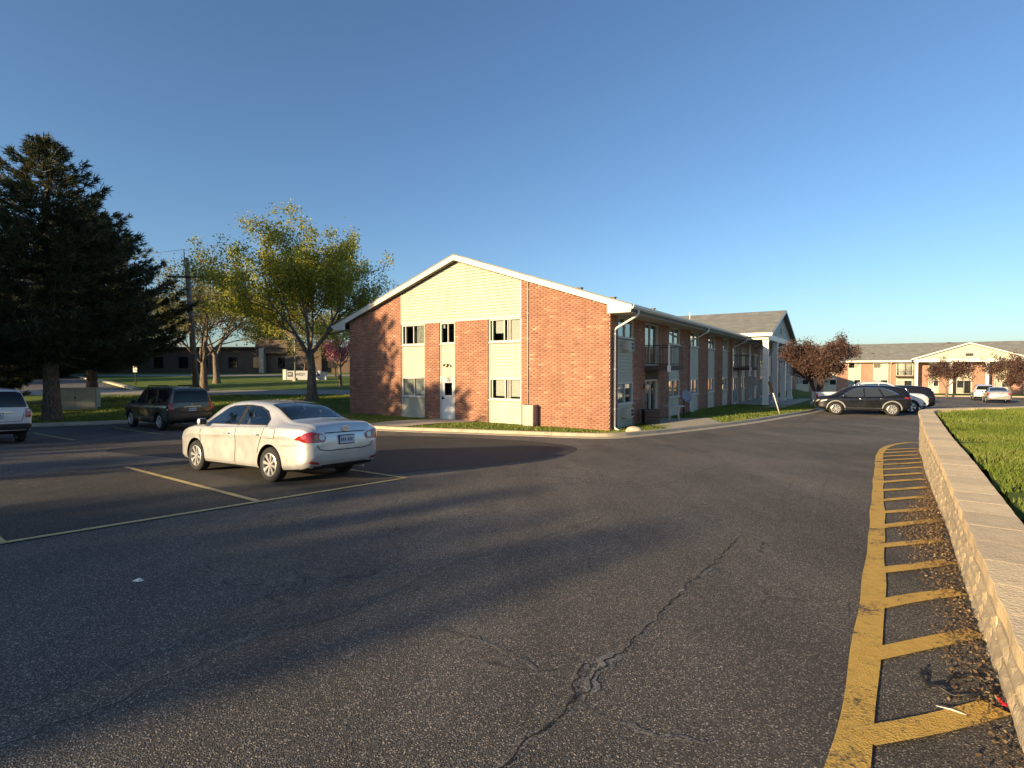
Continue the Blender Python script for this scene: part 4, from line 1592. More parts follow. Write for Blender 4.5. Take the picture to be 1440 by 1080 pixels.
for z in (0.45, 3.45):
    mb = MB().box((-0.1, 1.45, z), (0.26, 2.15, z + 0.42))
    ac = mb.build('air_conditioner', M['ac'], apt)
    mb = MB()
    for k in range(2):
        for j in range(2):
            mb.box((0.262, 1.83 + 0.15 * k, z + 0.06 + 0.17 * j), (0.27, 1.95 + 0.15 * k, z + 0.19 + 0.17 * j))
    mb.build('grille', M['black'], ac)
    mb = MB()
    for k in range(7):
        mb.box((0.262, 1.49, z + 0.05 + 0.05 * k), (0.268, 1.78, z + 0.07 + 0.05 * k))
    mb.build('louvre', M['grey_metal'], ac)
window(apt, FS, 4.25, 6.35, 0.0, 2.1, -0.12, 0.07, [(0.0, 0.4, 0, 1, 'curtain')], 0.55, door=True)
window(apt, FS, 4.25, 6.35, 2.80, 4.92, -0.12, 0.07, [(0.0, 0.45, 0, 1, 'curtain')], 0.5, door=True)
mb = MB()
FS.box(mb, 4.25, 6.35, -0.2, -0.03, 2.1, 2.8)
FS.box(mb, 4.25, 6.35, -0.2, -0.03, 4.92, WZ - 0.25)
mb.build_split('lintel', M['wood_brown'], apt)

def balcony(F, v0, v1, z, depth, parent, rail=True):
    mb = MB()
    F.box(mb, v0, v1, 0.012, depth, z - 0.24, z)
    bal = mb.build('balcony', M['wood_brown'], parent, fixn=True)
    mb = MB()
    n = 9
    for k in range(n + 1):
        s = v0 + 0.04 + (v1 - v0 - 0.08) * k / n
        F.box(mb, s - 0.009, s + 0.009, depth - 0.05, depth - 0.032, z, z + 0.94)
    for e in (v0 + 0.04, v1 - 0.04):
        for k in range(1, 8):
            d = 0.03 + (depth - 0.08) * k / 8
            F.box(mb, e - 0.009, e + 0.009, d - 0.009, d + 0.009, z, z + 0.94)
    mb.build('baluster', M['dark_metal'], bal, fixn=True)
    mb = MB()
    for zz in (z + 0.06, z + 0.94):
        F.box(mb, v0 + 0.02, v1 - 0.02, depth - 0.06, depth - 0.02, zz, zz + 0.04)
        for e in (v0 + 0.04, v1 - 0.04):
            F.box(mb, e - 0.02, e + 0.02, 0.012, depth - 0.06, zz, zz + 0.04)
    mb.build('handrail', M['dark_metal'], bal, fixn=True)
    mb = MB()
    F.box(mb, v0 + 0.0, v0 + 0.06, depth - 0.06, depth - 0.002, z, z + 1.0)
    mb.build('corner_post', M['gutter'], bal, fixn=True)
    mb = MB()
    F.box(mb, v0 - 0.02, v0 + 0.12, depth - 0.10, depth + 0.03, z - 0.30, z - 0.005)
    mb.build('post_bracket', M['gutter'], bal, fixn=True)
    return bal
balcony(FS, 4.22, 6.55, 2.80, 1.22, apt)
balcony(FS, 24.5, 27.2, 2.80, 1.35, apt)
# wall lantern by the patio door
mb = MB()
FS.box(mb, 4.06, 4.16, 0.012, 0.05, 1.66, 1.9)
lan = mb.build('wall_lantern', M['dark_metal'], apt, fixn=True)
mb = MB().lathe([(0.0, -0.16), (0.07, -0.13), (0.11, 0.0), (0.10, 0.10), (0.05, 0.15), (0.0, 0.16)], 12, 'z')
lg = mb.build('lantern_glass', M['lamp_glass'], lan, smooth=True)
lg.location = (0.17, 4.11, 1.74)

# --- rest of the long wall, behind and beyond the portico
far_open = [(24.6, 26.8, 'p'), (28.2, 30.0, 'w'), (31.4, 33.0, 'd'), (34.2, 36.0, 'w'), (37.6, 39.8, 'p'), (43.0, 45.0, 'w'), (47.4, 49.4, 'w'), (52, 54, 'w'), (57, 59, 'w'), (62, 64, 'w')]
prev = 24.0
for a, b, k in far_open + [(YE, YE, '')]:
    brick_panel(apt, FS, prev, a, -0.45, WZ - 0.25, 0, real=False)
    prev = b
for a, b, k in far_open:
    mb = MB()
    if k == 'w':
        FS.box(mb, a, b, -0.2, -0.06, -0.35, 0.95)
        FS.box(mb, a, b, -0.2, -0.06, 2.0, 4.0)
        FS.box(mb, a, b, -0.2, -0.06, 4.93, WZ - 0.25)
        window(apt, FS, a, b, 0.95, 2.0, -0.05, 0.06, [(0.5, 0.95, 0, 1, 'blind')])
        window(apt, FS, a, b, 4.0, 4.93, -0.05, 0.06, [(0.05, 0.4, 0, 1, 'blind')])
    elif k == 'p':
        FS.box(mb, a, b, -0.2, -0.06, 2.0, 2.8)
        FS.box(mb, a, b, -0.2, -0.06, 4.93, WZ - 0.25)
        window(apt, FS, a, b, -0.15, 2.0, -0.05, 0.06, [(0.0, 0.4, 0, 1, 'curtain')], door=True)
        window(apt, FS, a, b, 2.8, 4.93, -0.05, 0.06, [(0.0, 0.4, 0, 1, 'blind')], door=True)
    else:
        FS.box(mb, a, b, -0.2, -0.06, 2.1, WZ - 0.25)
        window(apt, FS, a, b, -0.15, 2.1, -0.05, 0.08, [], door=True)
    mb.build_split('panel_backing', M['siding'], apt)
mb = MB()
FB.box(mb, 0.02, YE, -0.22, 0.0, -0.5, WZ)
FB.box(mb, 0.3, YE, -16.5, -16.45, WZ - 0.24, WZ - 0.18)
mb.box((-16.6, YE - 0.2, -0.5), (0, YE, WZ))
mb.build_split('rear_wall', M['brick_far'], apt)
mb = MB()
mb.hexa([(-16.4, 0.25, 4.9), (-0.25, 0.25, 4.9), (-0.25, YE - 0.3, 4.9), (-16.4, YE - 0.3, 4.9)], [(-16.4, 0.25, 4.92), (-0.25, 0.25, 4.92), (-0.25, YE - 0.3, 4.92), (-16.4, YE - 0.3, 4.92)])
mb.build('attic_floor', M['interior'], apt, fixn=True)

# --- portico
def portico(parent, tx, x0, y0, y1, zc0, zbeam, zcap, zrid, cols, xback, siding_m='siding'):
    """tx maps (out, along, z) into the building's frame"""
    por = MB()
    ym = (y0 + y1) / 2
    T = lambda o, a, z: tx(o, a, z)
    def bx(mb, o0, o1, a0, a1, z0, z1):
        mb.box(T(o0, a0, z0), T(o1, a1, z1))
    mb = MB()
    bx(mb, x0 - 0.42, x0, y0, y1, zbeam, zcap)
    bx(mb, 0.02, x0 - 0.42, y0, y0 + 0.40, zbeam, zcap)
    bx(mb, 0.02, x0 - 0.42, y1 - 0.40, y1, zbeam, zcap)
    p = mb.build('portico', M['gutter'], parent, fixn=True)
    mb = MB()
    bx(mb, 0.02, x0 - 0.43, y0 + 0.41, y1 - 0.41, zbeam + 0.06, zbeam + 0.10)
    mb.build('portico_ceiling', M['soffit'], p, fixn=True)
    for c in cols:
        mb = MB()
        bx(mb, x0 - 0.41, x0 - 0.01, c - 0.20, c + 0.20, zc0 + 0.16, zbeam - 0.14)
        bx(mb, x0 - 0.46, x0 + 0.04, c - 0.25, c + 0.25, zc0 - 0.2, zc0 + 0.16)
        bx(mb, x0 - 0.44, x0 + 0.02, c - 0.23, c + 0.23, zbeam - 0.14, zbeam - 0.002)
        mb.build('column', M['gutter'], p, fixn=True)
    # pediment
    s = (zrid - zcap) / ((y1 - y0) / 2)
    FP = Face(lambda a, d, z: T(x0 - 0.2 + d, a, z))
    def pc(z):
        h = (zrid - 0.02 - z) / s
        return (ym - h, ym + h)
    if siding_m:
        siding(p, FP, y0, y1, zcap, zrid - 0.02, d=0.1, clip=pc, joined=True, m=siding_m)
    mb = MB()
    FP.poly(mb, [(y0, zcap), (y1, zcap), (ym, zrid)], -0.05, 0.08)
    mb.build('pediment', M['siding'], p, fixn=True)
    mb = MB()
    bx(mb, x0 - 0.12, x0 - 0.03, ym - 0.45, ym + 0.45, zcap + 0.45, zcap + 0.85)
    mb.build('pediment_vent', M['dark_metal'], p, fixn=True)
    ov = 0.35
    mb = MB()
    for sg in (-1, 1):
        ye = ym + sg * ((y1 - y0) / 2 + ov)
        ze = zcap - ov * s
        mb.hexa([T(xback, ym, zrid + 0.02), T(x0 + 0.3, ym, zrid + 0.02), T(x0 + 0.3, ye, ze + 0.02), T(xback, ye, ze + 0.02)],
                [T(xback, ym, zrid + 0.20), T(x0 + 0.3, ym, zrid + 0.20), T(x0 + 0.3, ye, ze + 0.20), T(xback, ye, ze + 0.20)])
    mb.build('portico_roof', M['shingle'], p, fixn=True)
    mb = MB()
    for sg in (-1, 1):
        ye = ym + sg * ((y1 - y0) / 2 + ov)
        ze = zcap - ov * s
        mb.hexa([T(x0 + 0.302, ym, zrid - 0.02), T(x0 + 0.33, ym, zrid - 0.02), T(x0 + 0.33, ye, ze - 0.02), T(x0 + 0.302, ye, ze - 0.02)],
                [T(x0 + 0.302, ym, zrid + 0.17), T(x0 + 0.33, ym, zrid + 0.17), T(x0 + 0.33, ye, ze + 0.17), T(x0 + 0.302, ye, ze + 0.17)])
        a0, a1 = sorted((ye, ye + sg * 0.03))
        bx(mb, 0.3, x0 + 0.30, a0 if sg > 0 else a0, a1, ze - 0.10, ze + 0.16)
    mb.build_split('pediment_fascia', M['gutter'], p)
    return p
portico(apt, lambda o, a, z: (o, a, z), 2.62, 24.2, 40.2, -0.20, 4.95, 5.38, 7.70, (24.6, 29.6, 34.8, 39.8), -7.0)

# ================================================================== the far apartment block
FC = Vector((70.69, 82.90, -2.16))
far = empty('apartment_building', FC, BROT)
tag(far, 'distant long apartment block facing the car park with a cream pediment over white columns', 'building')
X0, X1 = -62.0, 24.0
FF = Face(lambda s, d, z: (s, -d, z))
ops = [(-58, -56, 'w'), (-53, -51, 'w'), (-48, -45.8, 'p'), (-43, -41, 'w'), (-38, -36, 'w'), (-33, -30.8, 'p'), (-28, -26, 'w'), (-23.5, -21.5, 'w'), (-19.3, -17.3, 'w'), (-15.6, -13.8, 'w'), (-12.05, -10.0, 'w'), (-8.9, -6.75, 'p'), (-4.7, -3.4, 'w'), (-1.25, 0.6, 'd'), (3.2, 5.0, 'w'), (6.9, 9.0, 'p'), (10.2, 12.2, 'w'), (15, 17, 'w'), (20, 22, 'w')]
prev = X0
for a, b, k in ops + [(X1, X1, '')]:
    brick_panel(far, FF, prev, a, -0.6, 5.2, 0, real=False)
    prev = b
for a, b, k in ops:
    mb = MB()
    if k == 'w':
        FF.box(mb, a, b, -0.2, -0.05, -0.5, 1.1)
        FF.box(mb, a, b, -0.2, -0.05, 2.1, 4.0)
        window(far, FF, a, b, 1.1, 2.1, -0.05, 0.07, [(0.05, 0.5, 0, 1, 'blind')], 0.5)
        window(far, FF, a, b, 4.0, 5.0, -0.05, 0.07, [(0.5, 1.0, 0, 1, 'blind')], 0.5)
    elif k == 'p':
        FF.box(mb, a, b, -0.2, -0.05, -0.5, 0.9)
        FF.box(mb, a, b, -0.2, -0.05, 2.05, 2.8)
        window(far, FF, a, b, 0.9, 2.05, -0.05, 0.08, [(0.0, 0.5, 0, 1, 'blind')], 0.5)
        window(far, FF, a, b, 2.8, 5.0, -0.05, 0.08, [(0.1, 0.45, 0, 1, 'blind'), (0.62, 0.95, 0, 1, 'curtain')], 0.5, door=True)
    else:
        FF.box(mb, a, b, -0.2, -0.05, 2.15, 4.1)
        window(far, FF, a, b, 4.1, 5.0, -0.05, 0.08, [], 0.5)
        window(far, FF, a, b, 0.0, 2.15, -0.05, 0.10, [(0, 0.45, 0, 0.45, 'blind')], 0.5, door=True)
    mb.build_split('panel_backing', M['siding'], far)
    if k == 'p':
        bm_ = MB()
        FF.box(bm_, a - 0.1, b + 0.1, 0.01, 1.0, 2.55, 2.8)
        bb = bm_.build('balcony', M['wood_brown'], far, fixn=True)
        bm_ = MB()
        for q in range(12):
            s = a - 0.05 + (b - a + 0.1) * q / 11
            FF.box(bm_, s - 0.012, s + 0.012, 0.95, 0.975, 2.8, 3.75)
        FF.box(bm_, a - 0.1, b + 0.1, 0.94, 0.985, 3.75, 3.80)
        bm_.build('railing', M['dark_metal'], bb, fixn=True)
FRX, FRZ = 8.3, 8.15
mb = MB()
for sg in (-1, 1):
    ye = FRX + sg * 9.2
    ze = FRZ - 0.3345 * 9.2
    mb.hexa([(X0 - 0.3, FRX, FRZ), (X1 + 0.3, FRX, FRZ), (X1 + 0.3, ye, ze), (X0 - 0.3, ye, ze)],
            [(X0 - 0.3, FRX, FRZ + 0.26), (X1 + 0.3, FRX, FRZ + 0.26), (X1 + 0.3, ye, ze + 0.26), (X0 - 0.3, ye, ze + 0.26)])
froof = mb.build('roof', M['shingle'], far, fixn=True)
mb = MB()
FF.box(mb, X0 - 0.3, X1 + 0.3, 0.905, 1.03, 5.02, 5.30)
mb.build('gutter', M['gutter'], far, fixn=True)
mb = MB()
FF.box(mb, X0, X1, 0.01, 0.90, 4.98, 5.01)
mb.build('soffit', M['soffit'], far, fixn=True)
for s in (-9.62, -25, -40, 9.6):
    mb = MB().tube([(s, -0.95, 5.05), (s, -0.85, 4.95), (s, -0.10, 4.6), (s, -0.08, -0.3)], 0.06, 8)
    mb.build('downspout', M['gutter'], far, smooth=True)
for s, y in ((-14, 3.0), (-12.2, 2.6), (-1.5, 7.8)):
    mb = MB()
    zt = FRZ - 0.3345 * (FRX - y) + 0.26
    mb.box((s - 0.16, y - 0.16, zt - 0.1), (s + 0.16, y + 0.16, zt + 0.12))
    mb.box((s - 0.22, y - 0.22, zt + 0.12), (s + 0.22, y + 0.22, zt + 0.17))
    mb.build('roof_vent', M['dark_metal'], froof)
mb = MB()
mb.box((X0, 16.4, -0.6), (X1, 16.6, 5.3))
mb.box((X0, 0.05, -0.6), (X0 + 0.2, 16.4, 5.3))
mb.box((X1 - 0.2, 0.05, -0.6), (X1, 16.4, 5.3))
mb.box((X0 + 0.2, 0.3, 5.06), (X1 - 0.2, 16.3, 5.08))
mb.build_split('rear_wall', M['brick_far'], far)
portico(far, lambda o, a, z: (a, -o, z), 2.2, -6.75, 6.75, -0.10, 4.98, 5.42, 7.75, (-6.4, -2.1, 2.1, 6.4), -7.0, siding_m=None)

# ================================================================== the low building across the road
LBX, LBY = -48.0, 84.0
low = empty('low_brick_building', (LBX, LBY, 0.95))
tag(low, 'long low brick building, coloured dark to suggest shade, beyond the lawn and road, seen between the trees', 'building')
mb = MB().box((-34, 0, -0.6), (24, 14, 4.0))
mb.box((8, -0.8, 3.2), (13, 6, 5.3))
mb.box((-18, -0.8, 3.0), (-9, 6, 4.9))
mb.build('wall', M['brick_shaded'], low)
mb = MB().box((-34.4, -1.0, 4.0), (24.4, 14.4, 4.22))
mb.build('roof', M['wood_brown'], low)
for k in range(14):
    x = -31 + k * 3.9
    mb = MB().box((x - 0.75, -0.06, 0.9), (x + 0.75, 0.02, 2.7))
    w_ = mb.build('window', M['dark_metal'], low)
    mb = MB().box((x - 0.68, -0.075, 0.97), (x - 0.03, -0.062, 2.63)).box((x + 0.03, -0.075, 0.97), (x + 0.68, -0.062, 2.63))
    mb.build('pane', M['car_glass'], w_)
for x in (1.0, 9.0, 18.0):
    mb = MB().box((x - 0.35, -1.0, -0.5), (x + 0.35, -0.07, 3.998))
    mb.build('pier', M['concrete'] if x == 9.0 else M['brick_shaded'], low)
mb = MB().box((12.3, -0.12, -0.5), (15.5, -0.05, 2.8))
mb.build('entrance', M['dark_metal'], low)

# ================================================================== vehicles
def pchip(xs, ys, xq):
    xs = np.asarray(xs, float); ys = np.asarray(ys, float); xq = np.asarray(xq, float)
    h = np.diff(xs); dl = np.diff(ys) / h
    d = np.zeros(len(xs))
    for i in range(1, len(xs) - 1):
        if dl[i - 1] * dl[i] > 0:
            w1, w2 = 2 * h[i] + h[i - 1], h[i] + 2 * h[i - 1]
            d[i] = (w1 + w2) / (w1 / dl[i - 1] + w2 / dl[i])
    d[0], d[-1] = dl[0], dl[-1]
    k = np.clip(np.searchsorted(xs, xq, side='right') - 1, 0, len(xs) - 2)
    t = (xq - xs[k]) / h[k]
    return ((1 + 2 * t) * (1 - t) ** 2) * ys[k] + t * (1 - t) ** 2 * h[k] * d[k] + t * t * (3 - 2 * t) * ys[k + 1] + t * t * (t - 1) * h[k] * d[k + 1]

class Body:
    """a lofted car body; x forward, y left, z up, origin on the ground between the axles"""
    def __init__(self, st, boxy=0.0):
        self.st = np.array(st, float)
        self.x0, self.x1 = self.st[0, 0], self.st[-1, 0]
        self.boxy = boxy
        self.cache = {}

    def section(self, x):
        key = round(float(x), 4)
        if key in self.cache:
            return self.cache[key]
        s = self.st
        zb, zs, zt, w, wt = [float(pchip(s[:, 0], s[:, k], [x])[0]) for k in range(1, 6)]
        drop = min(0.10, 0.55 * max(zt - zs, 0.02))
        k = min(1.0, (zs - zb) / 0.72)
        zm = zb + (zs - zb) * 0.50
        pts = [(0, zb), (0.78 * w, zb), (0.92 * w, zb + 0.03), (0.97 * w, zb + 0.10), (0.982 * w, zb + 0.2 * (zs - zb)), (0.985 * w, zm), (0.988 * w, zs - 0.215 * k), (w, zs - 0.165 * k), (w, zs - 0.150 * k),
               (0.978 * w, zs - 0.05 * k), (0.955 * w, zs - 0.008), (0.915 * w, zs + 0.01), (0.5 * (0.905 * w + wt), 0.5 * (zs + zt - drop) + 0.012), (wt, zt - drop), (wt - 0.045, zt - drop * 0.45),
               (wt * 0.80, zt - 0.022), (wt * 0.45, zt - 0.006), (0, zt)]
        P = np.array(chaikin(pts, 2))
        self.cache[key] = P
        return P

    def W(self, x, z):
        P = self.section(min(max(x, self.x0), self.x1))
        k0 = int(len(P) * 0.10)
        y, zz = P[k0:, 0], P[k0:, 1]
        i = int(np.searchsorted(zz, z))
        if i <= 0:
            return float(y[0])
        if i >= len(zz):
            return 0.0
        t = (z - zz[i - 1]) / max(zz[i] - zz[i - 1], 1e-9)
        return float(y[i - 1] * (1 - t) + y[i] * t)

    def T(self, x, y):
        P = self.section(min(max(x, self.x0), self.x1))
        k0 = int(np.argmax(P[:, 0]))
        yy, zz = P[k0:, 0][::-1], P[k0:, 1][::-1]
        return float(np.interp(abs(y), yy, zz))

    def R(self, y, z, front=False):
        """x of the rear (or front) skin at (y, z)"""
        uu = np.linspace(0, 1, 130) ** 1.7 * 1.1
        xs = self.x0 + uu if not front else self.x1 - uu
        prev = None
        for x in xs:
            P = self.section(x)
            w = self.W(x, z) if P[0, 1] <= z <= P[-1, 1] else -1
            g = w - abs(y)
            if g >= 0:
                if prev is None or prev[1] < -0.9:
                    return float(x)
                t = -prev[1] / (g - prev[1])
                return float(prev[0] + (x - prev[0]) * t)
            prev = (x, g)
        return float(xs[-1])

    def mesh(self, name):
        u = np.linspace(0, 1, 64)
        xs = self.x0 + (self.x1 - self.x0) * (0.5 - 0.5 * np.cos(np.pi * u)) * 0.35 + (self.x1 - self.x0) * u * 0.65
        xs[0], xs[-1] = self.x0, self.x1
        V, F = [], []
        rows = []
        for x in xs:
            P = self.section(x)
            ring = [(x, y, z) for y, z in P] + [(x, -y, z) for y, z in P[-2:0:-1]]
            rows.append(len(V))
            V += ring
            n = len(ring)
        for i in range(len(xs) - 1):
            a, b = rows[i], rows[i + 1]
            for k in range(n):
                k2 = (k + 1) % n
                F.append((a + k, b + k, b + k2, a + k2))
        F.append(tuple(range(rows[0], rows[0] + n)))
        F.append(tuple(range(rows[-1], rows[-1] + n))[::-1])
        me = bpy.data.meshes.new(name)
        me.from_pydata(V, [], F)
        bm = bmesh.new()
        bm.from_mesh(me)
        bmesh.ops.recalc_face_normals(bm, faces=bm.faces)
        bm.to_mesh(me)
        bm.free()
        return me

def patch2d(poly, step=0.06):
    bm = bmesh.new()
    bm.faces.new([bm.verts.new((a, b, 0)) for a, b in poly])
    for ax in (0, 1):
        lo = min(p[ax] for p in poly)
        hi = max(p[ax] for p in poly)
        k = math.floor(lo / step) + 1
        while k * step < hi:
            co = [0, 0, 0]; no = [0, 0, 0]
            co[ax] = k * step; no[ax] = 1
            bmesh.ops.bisect_plane(bm, geom=bm.verts[:] + bm.edges[:] + bm.faces[:], plane_co=co, plane_no=no, dist=1e-5)
            k += 1
    bm.verts.index_update()
    V = [(v.co.x, v.co.y) for v in bm.verts]
    F = [tuple(v.index for v in f.verts) for f in bm.faces]
    bm.free()
    return V, F

def round_poly(poly, it=2):
    out = []
    n = len(poly)
    rad = 0.022 if it == 1 else 0.06
    for i in range(n):
        a, b, c = np.array(poly[i - 1]), np.array(poly[i]), np.array(poly[(i + 1) % n])
        la, lc = np.linalg.norm(a - b), np.linalg.norm(c - b)
        p = b + (a - b) / la * min(rad, 0.4 * la)
        q = b + (c - b) / lc * min(rad, 0.4 * lc)
        out += [tuple(p), tuple(0.25 * p + 0.5 * b + 0.25 * q), tuple(q)]
    return out

def thick_patch(name, V3, F, nrm, th, m, parent):
    """a curved patch with real thickness hugging the body"""
    n = len(V3)
    out = [tuple(Vector(p) + Vector(q) * th) for p, q in zip(V3, nrm)]
    inn = [tuple(Vector(p) - Vector(q) * 0.012) for p, q in zip(V3, nrm)]
    edges = {}
    for f in F:
        for i in range(len(f)):
            e = (f[i], f[(i + 1) % len(f)])
            edges[e] = edges.get(e, 0) + 1
    rim = [e for e in edges if (e[1], e[0]) not in edges]
    mb = MB()
    mb.add(out + inn, list(F) + [(a, b, b + n, a + n) for a, b in rim])
    return mb.build(name, m, parent, smooth=False, fixn=True)

def inset_poly(poly, d):
    n = len(poly)
    P = [np.array(p, float) for p in poly]
    area = sum(P[i][0] * P[(i + 1) % n][1] - P[(i + 1) % n][0] * P[i][1] for i in range(n))
    sg = 1 if area > 0 else -1
    out = []
    for i in range(n):
        a, b, c = P[i - 1], P[i], P[(i + 1) % n]
        t1, t2 = (b - a) / np.linalg.norm(b - a), (c - b) / np.linalg.norm(c - b)
        n1, n2 = sg * np.array((-t1[1], t1[0])), sg * np.array((-t2[1], t2[0]))
        m = n1 + n2
        m /= max(0.5, 1 + float(n1 @ n2))
        out.append(tuple(b + m * d))
    return out

def smooth_angle(o, deg=35):
    me = o.data
    me.polygons.foreach_set('use_smooth', [True] * len(me.polygons))
    try:
        me.set_sharp_from_angle(angle=math.radians(deg))
    except Exception:
        pass

class Car:
    def __init__(self, name, label, st, paint, wheels, wr, track, group=None, cat='car', boxy=0.0):
        self.root = empty(name)
        tag(self.root, label, cat, group)
        self.B = Body(st, boxy)
        self.paint = paint
        self.wheels, self.wr, self.track = wheels, wr, track
        me = self.B.mesh('body')
        body = bpy.data.objects.new('body', me)
        link(body)
        me.materials.append(M[paint])
        me.materials.append(M['black'])
        cut = MB()
        wmax = float(self.B.st[:, 4].max())
        for xw in wheels:
            for s in (-1, 1):
                c = MB().lathe([(wr + 0.055, 0), (wr + 0.055, 0.5)], 40, 'y')
                n = 40
                c.f += [tuple(range(n))[::-1], tuple(range(n, 2 * n))]
                c.mi += [0, 0]
                y0 = wmax - 0.27 if s > 0 else -wmax + 0.27 - 0.5
                cut.add([(x + xw, y + y0, z + wr) for x, y, z in c.v], c.f)
        co = cut.build('wheel_cutter', M['black'], None, fixn=True)
        md = body.modifiers.new('arches', 'BOOLEAN')
        md.object = co
        md.operation = 'DIFFERENCE'
        md.solver = 'EXACT'
        dg = bpy.context.evaluated_depsgraph_get()
        m2 = bpy.data.meshes.new_from_object(body.evaluated_get(dg))
        body.modifiers.clear()
        body.data = m2
        cd = co.data
        bpy.data.objects.remove(co)
        bpy.data.meshes.remove(cd)
        m2.materials.clear()
        m2.materials.append(M[paint])
        m2.materials.append(M['black'])
        idx = []
        for p in m2.polygons:
            c = p.center
            inw = any((c.x - xw) ** 2 + (c.z - wr) ** 2 < (wr + 0.062) ** 2 for xw in wheels) and abs(c.y) > wmax - 0.30 and (abs(p.normal.y) < 0.3 or abs(c.y) < wmax - 0.2)
            idx.append(1 if (inw or (p.normal.z < -0.7)) else 0)
        m2.polygons.foreach_set('material_index', idx)
        smooth_angle(body, 38)
        body.parent = self.root
        self.body = body

    def cut(self, cutter):
        co = cutter.build('cabin_cutter', M['interior'], None, fixn=True)
        md = self.body.modifiers.new('cut', 'BOOLEAN')
        md.object = co
        md.operation = 'DIFFERENCE'
        md.solver = 'EXACT'
        self.body.parent = None
        dg = bpy.context.evaluated_depsgraph_get()
        m2 = bpy.data.meshes.new_from_object(self.body.evaluated_get(dg))
        self.body.modifiers.clear()
        self.body.data = m2
        self.body.parent = self.root
        cd = co.data
        bpy.data.objects.remove(co)
        bpy.data.meshes.remove(cd)

    def hollow(self, xa, xb, sides, tops):
        """a real cabin: cavity, window openings, seats"""
        B = self.B
        xs = np.linspace(xa, xb, 16)
        mb = MB()
        nz = 8
        for x in xs:
            P = B.section(x)
            zt = float(P[-1, 1])
            z0 = 0.90
            zz = np.linspace(z0, max(z0 + 0.06, zt - 0.10), nz)
            ring = [(x, B.W(x, z) - 0.055, float(z)) for z in zz] + [(x, 0.0, max(z0 + 0.08, zt - 0.045))] + [(x, -(B.W(x, z) - 0.055), float(z)) for z in zz[::-1]]
            mb.v += ring
        n = 2 * nz + 1
        for i in range(len(xs) - 1):
            for k in range(n):
                k2 = (k + 1) % n
                mb.f.append((i * n + k, i * n + k2, (i + 1) * n + k2, (i + 1) * n + k)); mb.mi.append(0)
        mb.f += [tuple(range(n)), tuple(range((len(xs) - 1) * n, len(xs) * n))[::-1]]
        mb.mi += [0, 0]
        self.cut(mb)
        mb = MB()
        for poly in sides:
            q = inset_poly(poly, 0.018)
            m_ = len(q)
            for s in (-1, 1):
                y0, y1 = s * 0.40, s * 1.2
                mb.add([(x, y0, z) for x, z in q] + [(x, y1, z) for x, z in q], [tuple(range(m_)), tuple(range(m_, 2 * m_))[::-1]] + [(i, m_ + i, m_ + (i + 1) % m_, (i + 1) % m_) for i in range(m_)])
        for poly in tops:
            q = inset_poly(poly, 0.02)
            m_ = len(q)
            mb.add([(x, y, 1.0) for x, y in q] + [(x, y, 2.0) for x, y in q], [tuple(range(m_)), tuple(range(m_, 2 * m_))[::-1]] + [(i, m_ + i, m_ + (i + 1) % m_, (i + 1) % m_) for i in range(m_)])
        self.cut(mb)
        me = self.body.data
        me.materials.clear()
        for k in (self.paint, 'black', 'interior'):
            me.materials.append(M[k])
        idx = [0] * len(me.polygons)
        wmax = float(B.st[:, 4].max())
        for i, p in enumerate(me.polygons):
            c = p.center
            inw = any((c.x - xw) ** 2 + (c.z - self.wr) ** 2 < (self.wr + 0.062) ** 2 for xw in self.wheels) and abs(c.y) > wmax - 0.30 and (abs(p.normal.y) < 0.3 or abs(c.y) < wmax - 0.2)
            if inw or (p.normal.z < -0.7 and c.z < 0.5):
                idx[i] = 1
            elif c.z > 0.88 and xa - 0.03 < c.x < xb + 0.03:
                skin = abs(abs(c.y) - B.W(c.x, c.z)) < 0.025 or c.z > B.T(c.x, c.y) - 0.02
                if not skin:
                    idx[i] = 2
        me.polygons.foreach_set('material_index', idx)
        smooth_angle(self.body, 38)
        for x, n_ in ((-0.05, 2), (-0.98, 3)):
            for k in range(n_):
                y = (k - (n_ - 1) / 2) * (0.72 if n_ == 2 else 0.44)
                mb = MB()
                mb.hexa([(x - 0.10, y - 0.22, 0.85), (x + 0.06, y - 0.22, 0.85), (x + 0.06, y + 0.22, 0.85), (x - 0.10, y + 0.22, 0.85)],
                        [(x - 0.17, y - 0.19, 1.10), (x - 0.08, y - 0.19, 1.10), (x - 0.08, y + 0.19, 1.10), (x - 0.17, y + 0.19, 1.10)])
                st_ = mb.build('seat_back', M['seat'], self.root, fixn=True)
                mb = MB()
                mb.hexa([(x - 0.19, y - 0.12, 1.13), (x - 0.10, y - 0.12, 1.13), (x - 0.10, y + 0.12, 1.13), (x - 0.19, y + 0.12, 1.13)],
                        [(x - 0.20, y - 0.10, 1.27), (x - 0.12, y - 0.10, 1.27), (x - 0.12, y + 0.10, 1.27), (x - 0.20, y + 0.10, 1.27)])
                mb.build('headrest', M['seat'], st_, fixn=True)

    def gasket(self, poly, w=0.022, top=False, m='black'):
        inn = inset_poly(poly, w)
        n = len(poly)
        A, Bp = [], []
        for i in range(n):
            for k in range(5):
                t = k / 5
                A.append(np.array(poly[i]) * (1 - t) + np.array(poly[(i + 1) % n]) * t)
                Bp.append(np.array(inn[i]) * (1 - t) + np.array(inn[(i + 1) % n]) * t)
        for s in ((1,) if top else (1, -1)):
            mb = MB()
            for q in A + Bp:
                if top:
                    mb.v.append((q[0], q[1], self.B.T(q[0], q[1]) + 0.007))
                else:
                    mb.v.append((q[0], s * (self.B.W(q[0], q[1]) + 0.006), q[1]))
            N_ = len(A)
            for i in range(N_):
                j = (i + 1) % N_
                mb.f.append((i, j, N_ + j, N_ + i)); mb.mi.append(0)
            mb.build('window_gasket', M[m], self.root)

    def side_pt(self, x, z, s):
        return (x, s * self.B.W(x, z), z)

